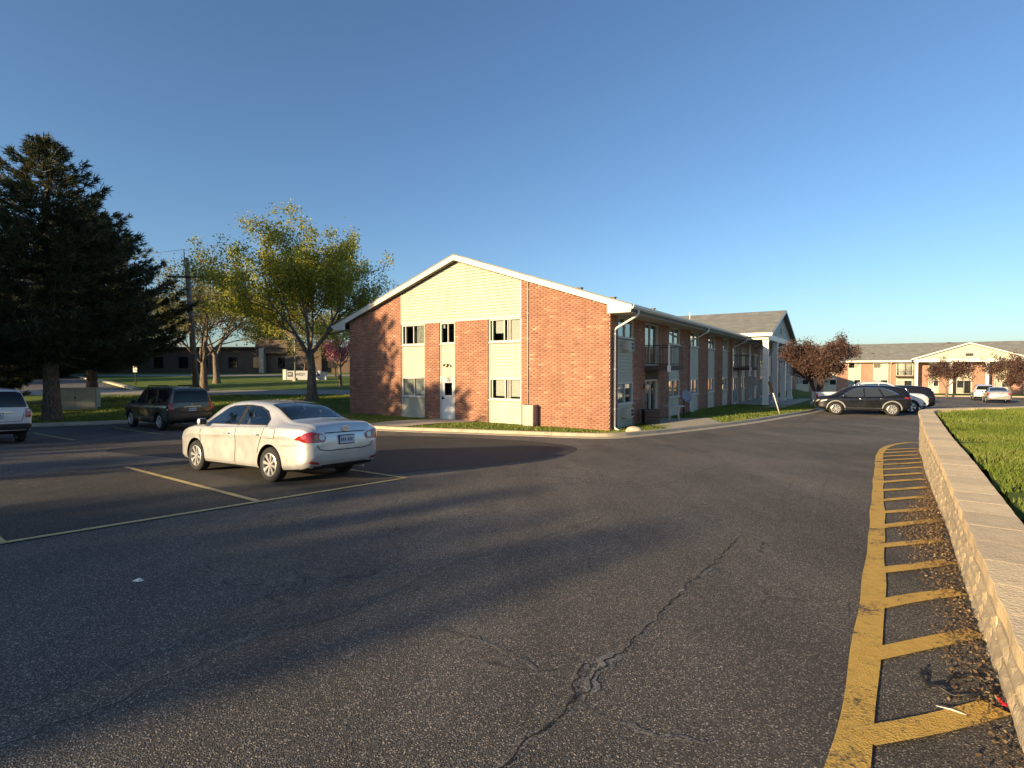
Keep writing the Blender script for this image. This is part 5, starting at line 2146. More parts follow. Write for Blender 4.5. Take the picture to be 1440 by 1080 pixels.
    def side(self, name, poly, m, th=0.004, sides=(1, -1), parent=None, step=0.07, rnd=1):
        res = []
        V, F = patch2d(round_poly(poly, rnd) if rnd else poly, step)
        for s in sides:
            P, Nn = [], []
            for x, z in V:
                e = 0.01
                y = self.B.W(x, z)
                dx = (self.B.W(x + e, z) - self.B.W(x - e, z)) / (2 * e)
                dz = (self.B.W(x, z + e) - self.B.W(x, z - e)) / (2 * e)
                dx = max(-3, min(3, dx)); dz = max(-3, min(3, dz))
                P.append((x, s * y, z))
                q = Vector((-dx, s * 1.0, -dz)).normalized()
                Nn.append(q)
            o = thick_patch(name, P, F, Nn, th, M[m], parent or self.root)
            smooth_angle(o, 40)
            res.append(o)
        return res

    def top(self, name, poly, m, th=0.004, parent=None, step=0.07, rnd=1):
        V, F = patch2d(round_poly(poly, rnd) if rnd else poly, step)
        P, Nn = [], []
        for x, y in V:
            e = 0.015
            z = self.B.T(x, y)
            dx = (self.B.T(x + e, y) - self.B.T(x - e, y)) / (2 * e)
            dy = (self.B.T(x, y + e) - self.B.T(x, y - e)) / (2 * e)
            P.append((x, y, z))
            Nn.append(Vector((-dx, -dy, 1)).normalized())
        o = thick_patch(name, P, F, Nn, th, M[m], parent or self.root)
        smooth_angle(o, 40)
        return o

    def end(self, name, poly, m, th=0.006, front=False, parent=None, step=0.05, rnd=1, mirror=False):
        res = []
        for sg in ((1, -1) if mirror else (1,)):
            pl = [(a * sg, b) for a, b in poly]
            V, F = patch2d(round_poly(pl, rnd) if rnd else pl, step)
            P, Nn = [], []
            for y, z in V:
                e = 0.015
                x = self.B.R(y, z, front)
                dy = (self.B.R(y + e, z, front) - self.B.R(y - e, z, front)) / (2 * e)
                dz = (self.B.R(y, z + e, front) - self.B.R(y, z - e, front)) / (2 * e)
                dy = max(-4, min(4, dy)); dz = max(-4, min(4, dz))
                q = Vector((1, -dy, -dz)) if front else Vector((-1, dy, dz))
                P.append((x, y, z))
                Nn.append(q.normalized())
            o = thick_patch(name, P, F, Nn, th, M[m], parent or self.root)
            smooth_angle(o, 40)
            res.append(o)
        return res

    def seam(self, pts, w=0.016, sides=(1, -1), name='door_seam', m='black'):
        for s in sides:
            P = resample(pts, 0.06)
            mb = MB()
            for i, q in enumerate(P):
                a = P[max(0, i - 1)]; b = P[min(len(P) - 1, i + 1)]
                t = (b - a) / max(np.linalg.norm(b - a), 1e-9)
                for e in (1, -1):
                    x, z = q[0] - t[1] * e * w / 2, q[1] + t[0] * e * w / 2
                    mb.v.append((x, s * (self.B.W(x, z) + 0.0025), z))
            for i in range(len(P) - 1):
                mb.f.append((2 * i, 2 * i + 1, 2 * i + 3, 2 * i + 2))
                mb.mi.append(0)
            mb.build(name, M[m], self.root, fixn=False)

    def end_seam(self, pts, w=0.014, front=False, name='panel_seam', m='black'):
        P = resample(pts, 0.05)
        mb = MB()
        off = 0.003 if front else -0.003
        for i, q in enumerate(P):
            a = P[max(0, i - 1)]; b = P[min(len(P) - 1, i + 1)]
            t = (b - a) / max(np.linalg.norm(b - a), 1e-9)
            for e in (1, -1):
                y, z = q[0] - t[1] * e * w / 2, q[1] + t[0] * e * w / 2
                mb.v.append((self.B.R(y, z, front) + off, y, z))
        for i in range(len(P) - 1):
            mb.f.append((2 * i, 2 * i + 1, 2 * i + 3, 2 * i + 2))
            mb.mi.append(0)
        mb.build(name, M[m], self.root)

    def make_wheels(self, spokes=8, style='cap', rim='rim', steer=0.0):
        wr = self.wr
        tw = 0.205
        prof = [(wr * 0.66, -tw / 2 + 0.012), (wr * 0.80, -tw / 2), (wr * 0.93, -tw / 2 + 0.012), (wr * 0.985, -tw / 2 + 0.035), (wr, -tw / 4), (wr, tw / 4), (wr * 0.985, tw / 2 - 0.035), (wr * 0.93, tw / 2 - 0.012), (wr * 0.80, tw / 2), (wr * 0.66, tw / 2 - 0.012)]
        tyre_me = MB().lathe(prof, 36, 'y').mesh('tyre', M['rubber'], True)
        rr = wr * 0.665
        mb = MB()
        mb.lathe([(rr, tw / 2 - 0.010), (rr * 0.93, tw / 2 - 0.004), (rr * 0.88, tw / 2 - 0.03), (rr * 0.86, -tw / 2 + 0.02), (rr, -tw / 2 + 0.012)], 36, 'y')
        mb.lathe([(0.0, tw / 2 - 0.012), (rr * 0.20, tw / 2 - 0.014), (rr * 0.24, tw / 2 - 0.03), (rr * 0.24, tw / 2 - 0.07)], 18, 'y')
        for k in range(spokes):
            a = 2 * math.pi * k / spokes + 0.2
            wa, wb_ = (0.30, 0.17) if style == 'cap' else (0.20, 0.16)
            wa *= 8.0 / spokes; wb_ *= 8.0 / spokes
            ins, out_ = rr * 0.20, rr * 0.92
            pts = []
            for rad, hw in ((ins, wa * 1.15), (out_, wb_ * 1.0)):
                pts.append((rad * math.cos(a - hw), rad * math.sin(a - hw)))
                pts.append((rad * math.cos(a + hw), rad * math.sin(a + hw)))
            q = [pts[0], pts[2], pts[3], pts[1]]
            mb.hexa([(x, tw / 2 - 0.055, z) for x, z in q], [(x, tw / 2 - (0.020 if i in (0, 3) else 0.012), z) for i, (x, z) in enumerate(q)])
        rim_me = mb.mesh('rim', M[rim], False)
        back_me = MB()
        back_me.lathe([(0.0, tw / 2 - 0.075), (rr * 0.9, tw / 2 - 0.075)], 24, 'y')
        back_me = back_me.mesh('brake_disc', M['dark_metal'])
        for k, xw in enumerate(self.wheels):
            for s in (1, -1):
                w = bpy.data.objects.new('wheel', tyre_me)
                link(w, self.root)
                w.location = (xw, s * (self.track / 2), wr)
                w.rotation_euler = (0, 0, (0 if s > 0 else math.pi) + (steer if k == 1 else 0))
                link(bpy.data.objects.new('rim', rim_me), w)
                link(bpy.data.objects.new('brake_disc', back_me), w)

    def mirror(self, x, z, m=None, sides=(1, -1)):
        for s in sides:
            y = self.B.W(x, z) - 0.02
            mb = MB()
            ring = []
            for k, (dy, sc) in enumerate(((0.05, 0.55), (0.09, 0.95), (0.16, 1.0), (0.21, 0.85), (0.225, 0.4))):
                for i in range(10):
                    an = 2 * math.pi * i / 10
                    mb.v.append((x + 0.055 * sc * math.cos(an) + 0.02 * k * 0, s * (y + dy), z + 0.075 + 0.075 * sc * math.sin(an)))
            for k in range(4):
                for i in range(10):
                    j = (i + 1) % 10
                    mb.f.append((k * 10 + i, k * 10 + j, (k + 1) * 10 + j, (k + 1) * 10 + i)); mb.mi.append(0)
            mb.f.append(tuple(range(10))[::-1]); mb.f.append(tuple(range(40, 50))); mb.mi += [0, 0]
            mb.box((x - 0.02, s * (y), z - 0.01), (x + 0.03, s * (y + 0.10), z + 0.05))
            o = mb.build('side_mirror', M[m or self.paint], self.root, fixn=True)
            smooth_angle(o, 45)
            mb = MB().box((x - 0.068, s * (y + 0.085), z + 0.02), (x - 0.05, s * (y + 0.20), z + 0.13))
            mb.build('mirror_glass', M['black'], o)

    def handle(self, x, z, sides=(1, -1), m=None):
        for s in sides:
            y = self.B.W(x, z)
            mb = MB().tube([(x - 0.09, s * (y + 0.004), z), (x - 0.06, s * (y + 0.035), z + 0.004), (x + 0.06, s * (y + 0.035), z + 0.004), (x + 0.09, s * (y + 0.004), z)], [0.010, 0.016, 0.016, 0.010], 8)
            mb.build('door_handle', M[m or self.paint], self.root, smooth=True)

    def box(self, name, a, b, m, parent=None):
        return MB().box(a, b).build(name, M[m], parent or self.root)

    def plate(self, z, frame='black', w=0.155, front=False, dark=True):
        x = self.B.R(0, z, front)
        sg = 1 if front else -1
        mb = MB().box((x, -w - 0.012, z - 0.085), (x + sg * 0.022, w + 0.012, z + 0.085))
        f = mb.build('plate_frame', M[frame], self.root)
        mb = MB().box((x + sg * 0.022, -w, z - 0.068), (x + sg * 0.027, w, z + 0.068))
        p = mb.build('licence_plate', M['plate'], f)
        mb = MB()
        for k in range(6):
            y = -0.105 + k * 0.042 + (0.02 if k > 2 else 0)
            mb.box((x + sg * 0.027, y - 0.012, z - 0.034), (x + sg * 0.029, y + 0.012, z + 0.030))
        mb.build('plate_marks', M['plate_ink'], p)['kind'] = 'stuff'

    def place(self, x, y, hx, hy, zfn=G):
        """stand on the ground at (x, y), heading (hx, hy)"""
        h = Vector((hx, hy, 0)).normalized()
        l = Vector((-h.y, h.x, 0))
        e = 1.3
        fz, bz = zfn(x + h.x * e, y + h.y * e), zfn(x - h.x * e, y - h.y * e)
        lz, rz = zfn(x + l.x * .75, y + l.y * .75), zfn(x - l.x * .75, y - l.y * .75)
        X = Vector((h.x * 2 * e, h.y * 2 * e, fz - bz)).normalized()
        Yv = Vector((l.x * 1.5, l.y * 1.5, lz - rz)).normalized()
        Z = X.cross(Yv).normalized()
        Yv = Z.cross(X)
        mtx = Matrix((X, Yv, Z)).transposed().to_4x4()
        mtx.translation = (x, y, (fz + bz + lz + rz) / 4 + 0.003)
        self.root.matrix_world = mtx

# --- silver sedan -------------------------------------------------------------
SEDAN = [  # x, bottom, shoulder, top, half width, half width of the roof / hood edge
    (-2.335, .43, .70, .78, .66, .50), (-2.30, .34, .88, .97, .745, .60), (-2.22, .27, .955, 1.055, .80, .655), (-2.05, .23, .985, 1.09, .845, .68),
    (-1.75, .20, .99, 1.105, .868, .69), (-1.62, .19, .99, 1.13, .872, .675), (-1.05, .175, .985, 1.365, .88, .60), (-.70, .17, .975, 1.435, .88, .585),
    (-.1, .17, .96, 1.465, .88, .58), (.35, .17, .945, 1.45, .88, .58), (.72, .17, .935, 1.385, .88, .585), (1.32, .18, .925, 1.055, .88, .685),
    (1.50, .18, .91, .99, .875, .685), (1.85, .19, .84, .905, .84, .62), (2.05, .21, .75, .82, .775, .56), (2.16, .26, .64, .69, .69, .48), (2.215, .36, .54, .57, .60, .40)]
def make_sedan(name, label, paint, detail=True, cat='car', group=None):
    c = Car(name, label, SEDAN, paint, (-1.3, 1.3), 0.315, 1.52, group, cat)
    c.make_wheels(8, 'cap')
    w1 = [(1.04, .985), (.86, 1.10), (.50, 1.305), (.30, 1.352), (-.16, 1.375), (-.16, .995)]
    w2 = [(-.24, .998), (-.24, 1.375), (-.62, 1.35), (-.90, 1.270), (-1.12, 1.12), (-1.14, 1.012)]
    tr_ = [(-1.58, -.60), (-1.58, .60), (-.86, .515), (-.86, -.515)]
    tf_ = [(.74, -.53), (.74, .53), (1.27, .63), (1.27, -.63)]
    gm_ = 'cabin_glass' if detail else 'car_glass_clear'
    if detail:
        c.hollow(-1.52, 1.2, [w1, w2], [tr_, tf_])
        for q in (w1, w2):
            c.gasket(q)
        c.gasket(tr_, 0.028, True)
        c.gasket(tf_, 0.028, True)
    c.side('side_window', w1, gm_, rnd=1)
    c.side('side_window', w2, gm_, rnd=1)
    c.side('pillar_trim', [(-.165, .99), (-.165, 1.372), (-.235, 1.372), (-.235, .99)], 'black', 0.005, rnd=0)
    c.top('rear_window', tr_, gm_, rnd=1)
    c.top('windscreen', tf_, gm_, rnd=1)
    c.seam([(1.02, .97), (1.10, .80), (1.06, .32), (1.0, .22)])
    c.seam([(-.20, .98), (-.21, .60), (-.18, .24)])
    c.seam([(-1.14, 1.02), (-1.10, .86), (-.98, .66), (-.93, .50)])
    c.seam([(1.0, .225), (-.88, .235)])
    c.seam([(-1.66, .67), (-1.95, .685), (-2.12, .72)], 0.008)
    c.side('fuel_flap', [(-1.28, .80), (-1.28, .95), (-1.46, .95), (-1.46, .80)], paint, 0.006, sides=(1,), rnd=1)
    c.seam([(-1.27, .79), (-1.27, .96), (-1.47, .96), (-1.47, .79), (-1.27, .79)], 0.007, (1,))
    c.handle(.05, .83)
    c.handle(-.92, .84)
    c.mirror(.92, .95)
    tl = c.end('tail_light', [(.47, .74), (.80, .745), (.83, .80), (.80, .90), (.70, .925), (.50, .885), (.43, .82)], 'red_lens', 0.012, mirror=True, rnd=1)
    for o in tl:
        sg = 1 if o.data.vertices[0].co.y > 0 else -1
        for y0, y1, mm in ((.47, .58, 'clear_lens'), (.60, .66, 'amber_lens')):
            pl = [(y0 * sg, .775), (y1 * sg, .775), (y1 * sg, .875), (y0 * sg, .865)]
            c.end('reflector', pl, mm, 0.019, parent=o, rnd=2)
    c.side('side_lamp', [(-2.02, .79), (-2.24, .77), (-2.26, .86), (-2.16, .90)], 'red_lens', 0.008, rnd=1)
    c.end('head_light', [(.42, .60), (.66, .63), (.74, .72), (.66, .76), (.46, .70)], 'clear_lens', 0.012, True, mirror=True)
    c.end('grille', [(-.38, .44), (.38, .44), (.42, .56), (.36, .62), (-.36, .62), (-.42, .56)], 'black', 0.006, True)
    # boot lid lines, plate and bumper details
    c.end_seam([(-.44, .90), (.44, .90)], 0.016)
    c.end_seam([(-.62, .70), (-.56, .615), (-.40, .588), (.40, .588), (.56, .615), (.62, .70)], 0.016)
    c.plate(.765)
    x = c.B.R(0, .955)
    mb = MB()
    mb.lathe([(0.048, -.006), (.060, -.006), (.060, .008), (.048, .008)], 20, 'x', closed=True)
    bd = mb.build('badge', M['chrome'], c.root)
    bd.location = (x - 0.012, 0, .965)
    bd.scale = (1, 1.25, 0.85)
    mb = MB().lathe([(0.026, -.005), (.036, -.005), (.036, .008), (.026, .008)], 16, 'x', closed=True)
    o = mb.build('badge_inner', M['chrome'], bd)
    o.scale = (1, .72, 1.1)
    c.end('bumper_reflector', [(.56, .36), (.74, .39), (.73, .43), (.58, .40)], 'red_lens', 0.010, mirror=True, rnd=1)
    c.end('lower_valance', [(-.50, .285), (.50, .285), (.58, .315), (.48, .34), (-.48, .34), (-.58, .315)], 'black', 0.008, rnd=1)
    mb = MB().tube([(-2.0, -.42, .235), (-2.31, -.42, .235)], 0.026, 10)
    mb.build('exhaust', M['grey_metal'], c.root)
    mb = MB().tube([(-.72, 0, 1.43), (-.80, 0, 1.455), (-.86, 0, 1.462)], [0.03, 0.018, 0.006], 8)
    mb.build('aerial', M['black'], c.root)
    # interior shapes seen through the back glass are hidden by the tint; parcel shelf lamp
    return c
sed = make_sedan('parked_car', 'silver four-door saloon parked across a bay in the low sun with its tail to us', 'paint_silver')
sed.place(-4.96, 10.92, -0.835, 0.552)

# --- SUVs -----------------------------------------------------------------------
BOXY = [(-2.36, .52, .95, 1.05, .78, .66), (-2.33, .44, 1.06, 1.30, .86, .70), (-2.27, .38, 1.10, 1.58, .905, .70), (-2.15, .33, 1.11, 1.73, .92, .69), (-1.9, .30, 1.11, 1.79, .925, .685),
        (-1.0, .28, 1.10, 1.815, .925, .68), (0.0, .28, 1.09, 1.81, .925, .67), (.45, .28, 1.085, 1.775, .925, .665), (.75, .28, 1.08, 1.66, .925, .67), (1.22, .28, 1.08, 1.27, .925, .74), (1.4, .29, 1.07, 1.19, .92, .76),
        (1.9, .32, 1.03, 1.12, .90, .74), (2.2, .38, .96, 1.04, .85, .68), (2.33, .44, .82, .90, .78, .62), (2.38, .54, .68, .72, .70, .55)]
CROSS = [(-2.28, .52, .86, .96, .72, .58), (-2.25, .44, 1.0, 1.16, .81, .64), (-2.17, .38, 1.05, 1.38, .865, .655), (-2.0, .32, 1.06, 1.56, .895, .645), (-1.7, .28, 1.055, 1.64, .905, .635),
         (-1.0, .26, 1.03, 1.705, .91, .62), (-.2, .26, 1.01, 1.715, .91, .61), (.3, .26, 1.0, 1.68, .91, .61), (.65, .26, .995, 1.57, .91, .62), (1.28, .27, .99, 1.20, .905, .71), (1.45, .28, .985, 1.13, .90, .73),
         (1.9, .31, .96, 1.06, .875, .70), (2.14, .36, .89, .97, .81, .62), (2.28, .42, .76, .84, .72, .54), (2.33, .50, .64, .68, .64, .47)]
EQUI = [(-2.30, .52, .95, 1.05, .77, .63), (-2.27, .44, 1.07, 1.32, .86, .67), (-2.20, .38, 1.09, 1.55, .89, .67), (-2.04, .32, 1.09, 1.70, .905, .655), (-1.7, .28, 1.08, 1.755, .91, .645),
        (-1.0, .26, 1.06, 1.785, .915, .63), (-.2, .26, 1.04, 1.785, .915, .62), (.3, .26, 1.03, 1.745, .915, .62), (.65, .26, 1.02, 1.63, .915, .63), (1.28, .27, 1.01, 1.22, .91, .72), (1.45, .28, 1.0, 1.15, .905, .73),
        (1.9, .31, .97, 1.07, .875, .70), (2.14, .36, .90, .98, .81, .62), (2.28, .42, .77, .85, .72, .54), (2.33, .50, .64, .68, .64, .47)]
def make_suv(name, label, st, paint, win, wheels=(-1.4, 1.4), wr=0.37, track=1.56, rear='R', trim=None, cat='car', rails=False, spokes=6, group=None, rw_poly=None, tail=None, plate_z=.86, cladding=False, clear=True):
    c = Car(name, label, st, paint, wheels, wr, track, group, cat)
    c.make_wheels(spokes, 'alloy')
    for wpoly in win:
        c.side('side_window', wpoly, 'car_glass_clear' if clear else 'car_glass', rnd=1)
    c.end('rear_window', rw_poly, 'car_glass', 0.016, rnd=1)
    s = np.array(st)
    c.top('windscreen', [(.72, -.56), (.72, .56), (1.20, .64), (1.20, -.64)], 'car_glass', rnd=1)
    c.end('tail_light', tail, 'red_lens', 0.014, mirror=True, rnd=1)
    return c

pf = make_suv('parked_car', 'dark bronze boxy sport utility vehicle with roof rails parked under the pine trees', BOXY, 'paint_bronze',
    [[(1.02, 1.14), (.80, 1.40), (.52, 1.66), (.10, 1.685), (.10, 1.14)], [(.0, 1.14), (.0, 1.688), (-.85, 1.69), (-.95, 1.14)], [(-1.07, 1.15), (-1.0, 1.69), (-1.85, 1.66), (-2.02, 1.45), (-1.98, 1.20)]],
    (-1.42, 1.42), .375, 1.58, rails=True, rw_poly=[(-.70, 1.17), (.70, 1.17), (.69, 1.32), (.61, 1.60), (.5, 1.64), (-.5, 1.64), (-.61, 1.60), (-.69, 1.32)],
    tail=[(.72, .86), (.86, .86), (.88, 1.00), (.85, 1.16), (.74, 1.18), (.71, 1.05)], clear=False)
for s in (-1, 1):
    mb = MB().tube([(.35, s * .60, 1.76), (.25, s * .60, 1.85), (-1.6, s * .62, 1.87), (-1.75, s * .62, 1.77)], 0.022, 8)
    mb.build('roof_rail', M['dark_metal'], pf.root, smooth=True)
pf.seam([(1.06, 1.12), (1.12, .9), (1.05, .42)]); pf.seam([(.05, 1.12), (.04, .40)]); pf.seam([(-.99, 1.12), (-.90, .85), (-.86, .60)])
pf.side('side_step', [(1.0, .33), (-.95, .33), (-.95, .42), (1.0, .42)], 'black', 0.03, rnd=0)
pf.side('wheel_flare', [(-1.0, .55), (-1.05, .78), (-1.42, .92), (-1.79, .78), (-1.84, .55), (-1.90, .55), (-1.86, .82), (-1.42, .985), (-.98, .82), (-.94, .55)], 'paint_bronze', 0.016, rnd=0)
pf.side('wheel_flare', [(1.84, .55), (1.79, .78), (1.42, .92), (1.05, .78), (1.0, .55), (.94, .55), (.98, .82), (1.42, .985), (1.86, .82), (1.90, .55)], 'paint_bronze', 0.016, rnd=0)
pf.handle(.25, 1.0, m='black'); pf.handle(-.80, 1.3, m='black'); pf.mirror(.92, 1.10, 'paint_bronze')
pf.end('tail_trim', [(-.34, .985), (.34, .985), (.34, 1.02), (-.34, 1.02)], 'chrome', 0.02, rnd=0)
pf.plate(.88)
pf.end('rear_bumper', [(-.86, .50), (.86, .50), (.88, .62), (.84, .72), (-.84, .72), (-.88, .62)], 'paint_bronze', 0.03, rnd=1)
pf.end_seam([(-.74, .76), (.74, .76)], 0.018)
x = pf.B.R(0, 1.1)
b_ = MB().lathe([(.030, -.005), (.042, -.005), (.042, .008), (.030, .008)], 18, 'x', closed=True).build('badge', M['chrome'], pf.root)
b_.location = (x - .008, 0, 1.085)
pf.end('head_light', [(.55, .80), (.80, .82), (.80, .96), (.58, .97)], 'clear_lens', 0.012, True, mirror=True)
pf.side('reflector', [(-2.18, .87), (-2.28, .87), (-2.28, .93), (-2.18, .93)], 'clear_lens', 0.014, rnd=0)
pf.place(-15.30, 23.6, -0.82, 0.57)

wh = make_suv('parked_car', 'white crossover with round red tail lamps and a chrome strip at the lot edge', EQUI, 'paint_white',
    [[(1.10, 1.06), (.60, 1.50), (.05, 1.59), (.05, 1.06)], [(-.05, 1.06), (-.05, 1.59), (-.85, 1.58), (-.98, 1.08)], [(-1.08, 1.09), (-.98, 1.57), (-1.55, 1.50), (-1.80, 1.20)]],
    (-1.42, 1.42), .36, 1.57, rw_poly=[(-.73, 1.16), (.73, 1.16), (.70, 1.28), (.60, 1.60), (.5, 1.64), (-.5, 1.64), (-.60, 1.60), (-.70, 1.28)],
    tail=[(.69, .84), (.82, .84), (.83, .98), (.81, 1.10), (.72, 1.12), (.69, 1.0)], clear=False)
for o in [o for o in wh.root.children if o.name.startswith('tail_light')]:
    sg = 1 if o.data.vertices[0].co.y > 0 else -1
    wh.end('reverse_lamp', [(.72 * sg, 1.02), (.80 * sg, 1.02), (.80 * sg, 1.08), (.72 * sg, 1.08)], 'clear_lens', 0.022, parent=o, rnd=2)
wh.end('tail_trim', [(-.40, .985), (.40, .985), (.40, 1.02), (-.40, 1.02)], 'chrome', 0.03, rnd=0)
wh.end('rear_bumper', [(-.80, .46), (.80, .46), (.84, .56), (.82, .64), (-.82, .64), (-.84, .56)], 'black', 0.03, rnd=1)
wh.end_seam([(-.66, .98), (-.62, .74), (-.52, .70), (.52, .70), (.62, .74), (.66, .98)], 0.014)
wh.plate(.90)
wh.mirror(1.0, 1.04); wh.handle(.1, .95); wh.handle(-.85, .96)
wh.seam([(.0, 1.03), (.0, .40)]); wh.seam([(-1.02, 1.05), (-.92, .62)]); wh.seam([(1.14, 1.0), (1.10, .40)])
wh.place(-17.78, 17.6, -0.83, 0.556)

rg = make_suv('parked_car', 'black crossover seen side-on with silver wheels parked nose to the kerb', CROSS, 'paint_black',
    [[(1.12, 1.04), (.90, 1.20), (.52, 1.43), (.25, 1.525), (-.02, 1.55), (-.02, 1.05)], [(-.10, 1.05), (-.10, 1.55), (-.72, 1.54), (-.92, 1.08)], [(-1.02, 1.09), (-.82, 1.525), (-1.25, 1.44), (-1.62, 1.20), (-1.50, 1.15)]],
    (-1.353, 1.353), .36, 1.58, spokes=10, rw_poly=[(-.68, 1.13), (.68, 1.13), (.55, 1.50), (-.55, 1.50)], tail=[(.55, .98), (.76, .95), (.79, 1.01), (.76, 1.06), (.58, 1.05)], clear=True)
rg.side('tail_light_side', [(-1.92, 1.0), (-2.14, .95), (-2.14, 1.02), (-1.94, 1.05)], 'red_lens', 0.010)
rg.side('window_trim', [(1.16, 1.03), (.92, 1.205), (.52, 1.455), (.22, 1.555), (-.5, 1.585), (-.95, 1.555), (-1.35, 1.43), (-1.70, 1.19), (-1.66, 1.175), (-1.32, 1.40), (-.93, 1.53), (-.5, 1.562), (.22, 1.532), (.54, 1.43), (.93, 1.185), (1.14, 1.02)], 'chrome', 0.010, rnd=0, step=0.05)
rg.side('sill_trim', [(.98, .30), (-.95, .30), (-.95, .40), (.98, .40)], 'dark_metal', 0.012, rnd=0)
rg.side('sill_strip', [(.95, .405), (-.90, .405), (-.90, .435), (.95, .435)], 'chrome', 0.012, rnd=0)
for xw in (-1.353, 1.353):
    o1, o2 = [], []
    for k in range(13):
        a = math.radians(-8 + 196 * k / 12)
        o1.append((xw + .425 * math.cos(a), .36 + .425 * math.sin(a)))
        o2.append((xw + .490 * math.cos(a), .36 + .490 * math.sin(a)))
    rg.side('arch_trim', o1 + o2[::-1], 'grey_metal', 0.010, rnd=0, step=0.08)
rg.handle(.12, .92, m='chrome'); rg.handle(-.86, .95, m='chrome'); rg.mirror(.98, 1.02)
rg.seam([(-.06, 1.03), (-.06, .46)]); rg.seam([(-1.0, 1.06), (-.90, .62)]); rg.seam([(1.10, 1.0), (1.06, .46)])
rg.end('head_light', [(.45, .72), (.70, .76), (.80, .86), (.66, .87), (.48, .80)], 'clear_lens', 0.014, True, mirror=True)
rg.side('head_light_side', [(2.12, .74), (1.78, .84), (1.80, .90), (2.08, .82)], 'clear_lens', 0.010, rnd=1)
rg.end('grille', [(-.40, .52), (.40, .52), (.38, .70), (-.38, .70)], 'dark_metal', 0.008, True)
for s in (-1, 1):
    mb = MB().tube([(.25, s * .57, 1.655), (.15, s * .57, 1.735), (-1.2, s * .575, 1.745), (-1.4, s * .575, 1.66)], 0.018, 8)
    mb.build('roof_rail', M['chrome'], rg.root, smooth=True)
rg.plate(.80)
rg.place(20.20, 30.90, -0.925, 0.38)

cv = make_suv('parked_car', 'black crossover with its rear to the drive, parked beyond the white pickup', CROSS, 'paint_black',
    [[(1.12, 1.04), (.52, 1.46), (-.02, 1.56), (-.02, 1.05)], [(-.10, 1.05), (-.10, 1.56), (-.80, 1.55), (-.92, 1.08)], [(-1.02, 1.09), (-.88, 1.535), (-1.55, 1.47), (-1.78, 1.2)]],
    (-1.34, 1.34), .355, 1.57, rw_poly=[(-.68, 1.13), (.68, 1.13), (.55, 1.50), (-.55, 1.50)], tail=[(.66, .92), (.76, .92), (.78, 1.05), (.72, 1.12), (.66, 1.05)], clear=False)
cv.seam([(-.06, 1.03), (-.06, .46)]); cv.mirror(.98, 1.02); cv.plate(.85)
cv.place(25.35, 35.7, -0.925, 0.38)

# --- white pickup -----------------------------------------------------------------
CAB = [(-.62, .42, 1.16, 1.22, .90, .70), (-.58, .40, 1.18, 1.78, .945, .70), (-.45, .38, 1.18, 1.90, .955, .69), (.3, .36, 1.17, 1.925, .96, .68), (.85, .36, 1.16, 1.88, .96, .68), (1.15, .36, 1.155, 1.74, .96, .69), (1.70, .36, 1.15, 1.32, .96, .78),
       (1.9, .37, 1.14, 1.245, .955, .80), (2.5, .40, 1.10, 1.20, .94, .79), (2.72, .44, 1.03, 1.12, .90, .76), (2.82, .50, .88, .98, .84, .70), (2.86, .60, .74, .80, .78, .62)]
pk = Car('parked_pickup', 'white pickup truck with a black grille parked between the two black crossovers', CAB, 'paint_white', (1.95,), .39, 1.66, None, 'pickup')
pk.wheels = (-1.75, 1.95)
pk.make_wheels(6, 'alloy')
pk.side('side_window', [(1.42, 1.21), (1.05, 1.60), (.80, 1.77), (.42, 1.80), (.42, 1.21)], 'car_glass')
pk.side('side_window', [(.33, 1.21), (.33, 1.80), (-.36, 1.78), (-.42, 1.21)], 'car_glass')
pk.top('windscreen', [(1.12, -.58), (1.12, .58), (1.60, .68), (1.60, -.68)], 'car_glass')
pk.end('grille', [(-.58, .72), (.58, .72), (.62, .92), (.56, 1.02), (-.56, 1.02), (-.62, .92)], 'black', 0.02, True)
pk.end('head_light', [(.62, .78), (.80, .80), (.82, 1.0), (.66, 1.02)], 'clear_lens', 0.02, True, mirror=True)
pk.side('head_light_side', [(2.52, .80), (2.74, .80), (2.72, .98), (2.50, .96)], 'clear_lens', 0.012)
pk.end('front_bumper', [(-.84, .46), (.84, .46), (.86, .58), (.82, .68), (-.82, .68), (-.86, .58)], 'chrome', 0.04, True)
pk.side('fog_lamp', [(2.56, .55), (2.68, .55), (2.68, .64), (2.56, .64)], 'black', 0.012)
bed = MB()
for s in (-1, 1):
    ysec = [(s * .92, .42), (s * .955, .70), (s * .955, 1.10), (s * .94, 1.26), (s * .84, 1.28), (s * .84, .80)]
    vs = [(x, y, z) for x in (-2.95, -.66) for y, z in ysec]
    n = len(ysec)
    bed.add(vs, [(i, (i + 1) % n, n + (i + 1) % n, n + i) for i in range(n)] + [tuple(range(n)), tuple(range(n, 2 * n))])
bed.box((-2.94, -.838, .55), (-.67, .838, .80))
bed.box((-.70, -.838, .80), (-.665, .838, 1.25))
bo = bed.build('cargo_bed', M['paint_white'], pk.root, fixn=True)
MB().box((-3.0, -.90, .60), (-2.952, .90, 1.27)).build('tailgate', M['paint_white'], pk.root)
MB().box((-3.12, -.92, .44), (-2.96, .92, .62)).build('rear_bumper', M['chrome'], pk.root)
for s in (-1, 1):
    MB().box((-3.01, s * .86, .86), (-2.90, s * .968, 1.22)).build('tail_light', M['red_lens'], pk.root)
    mb = MB()
    for q in range(2):
        pass
    o1 = [(-1.75 + .46 * math.cos(math.radians(a)), .39 + .46 * math.sin(math.radians(a))) for a in range(-5, 186, 10)]
    mb = MB()
    n = len(o1)
    mb.add([(x, s * .950, z) for x, z in o1] + [(x, s * .962, z) for x, z in o1], [tuple(range(n)), tuple(range(n, 2 * n))])
    mb.build('wheel_well', M['black'], pk.root, fixn=True)
pk.handle(.55, 1.05); pk.handle(-.3, 1.05); pk.mirror(1.32, 1.18)
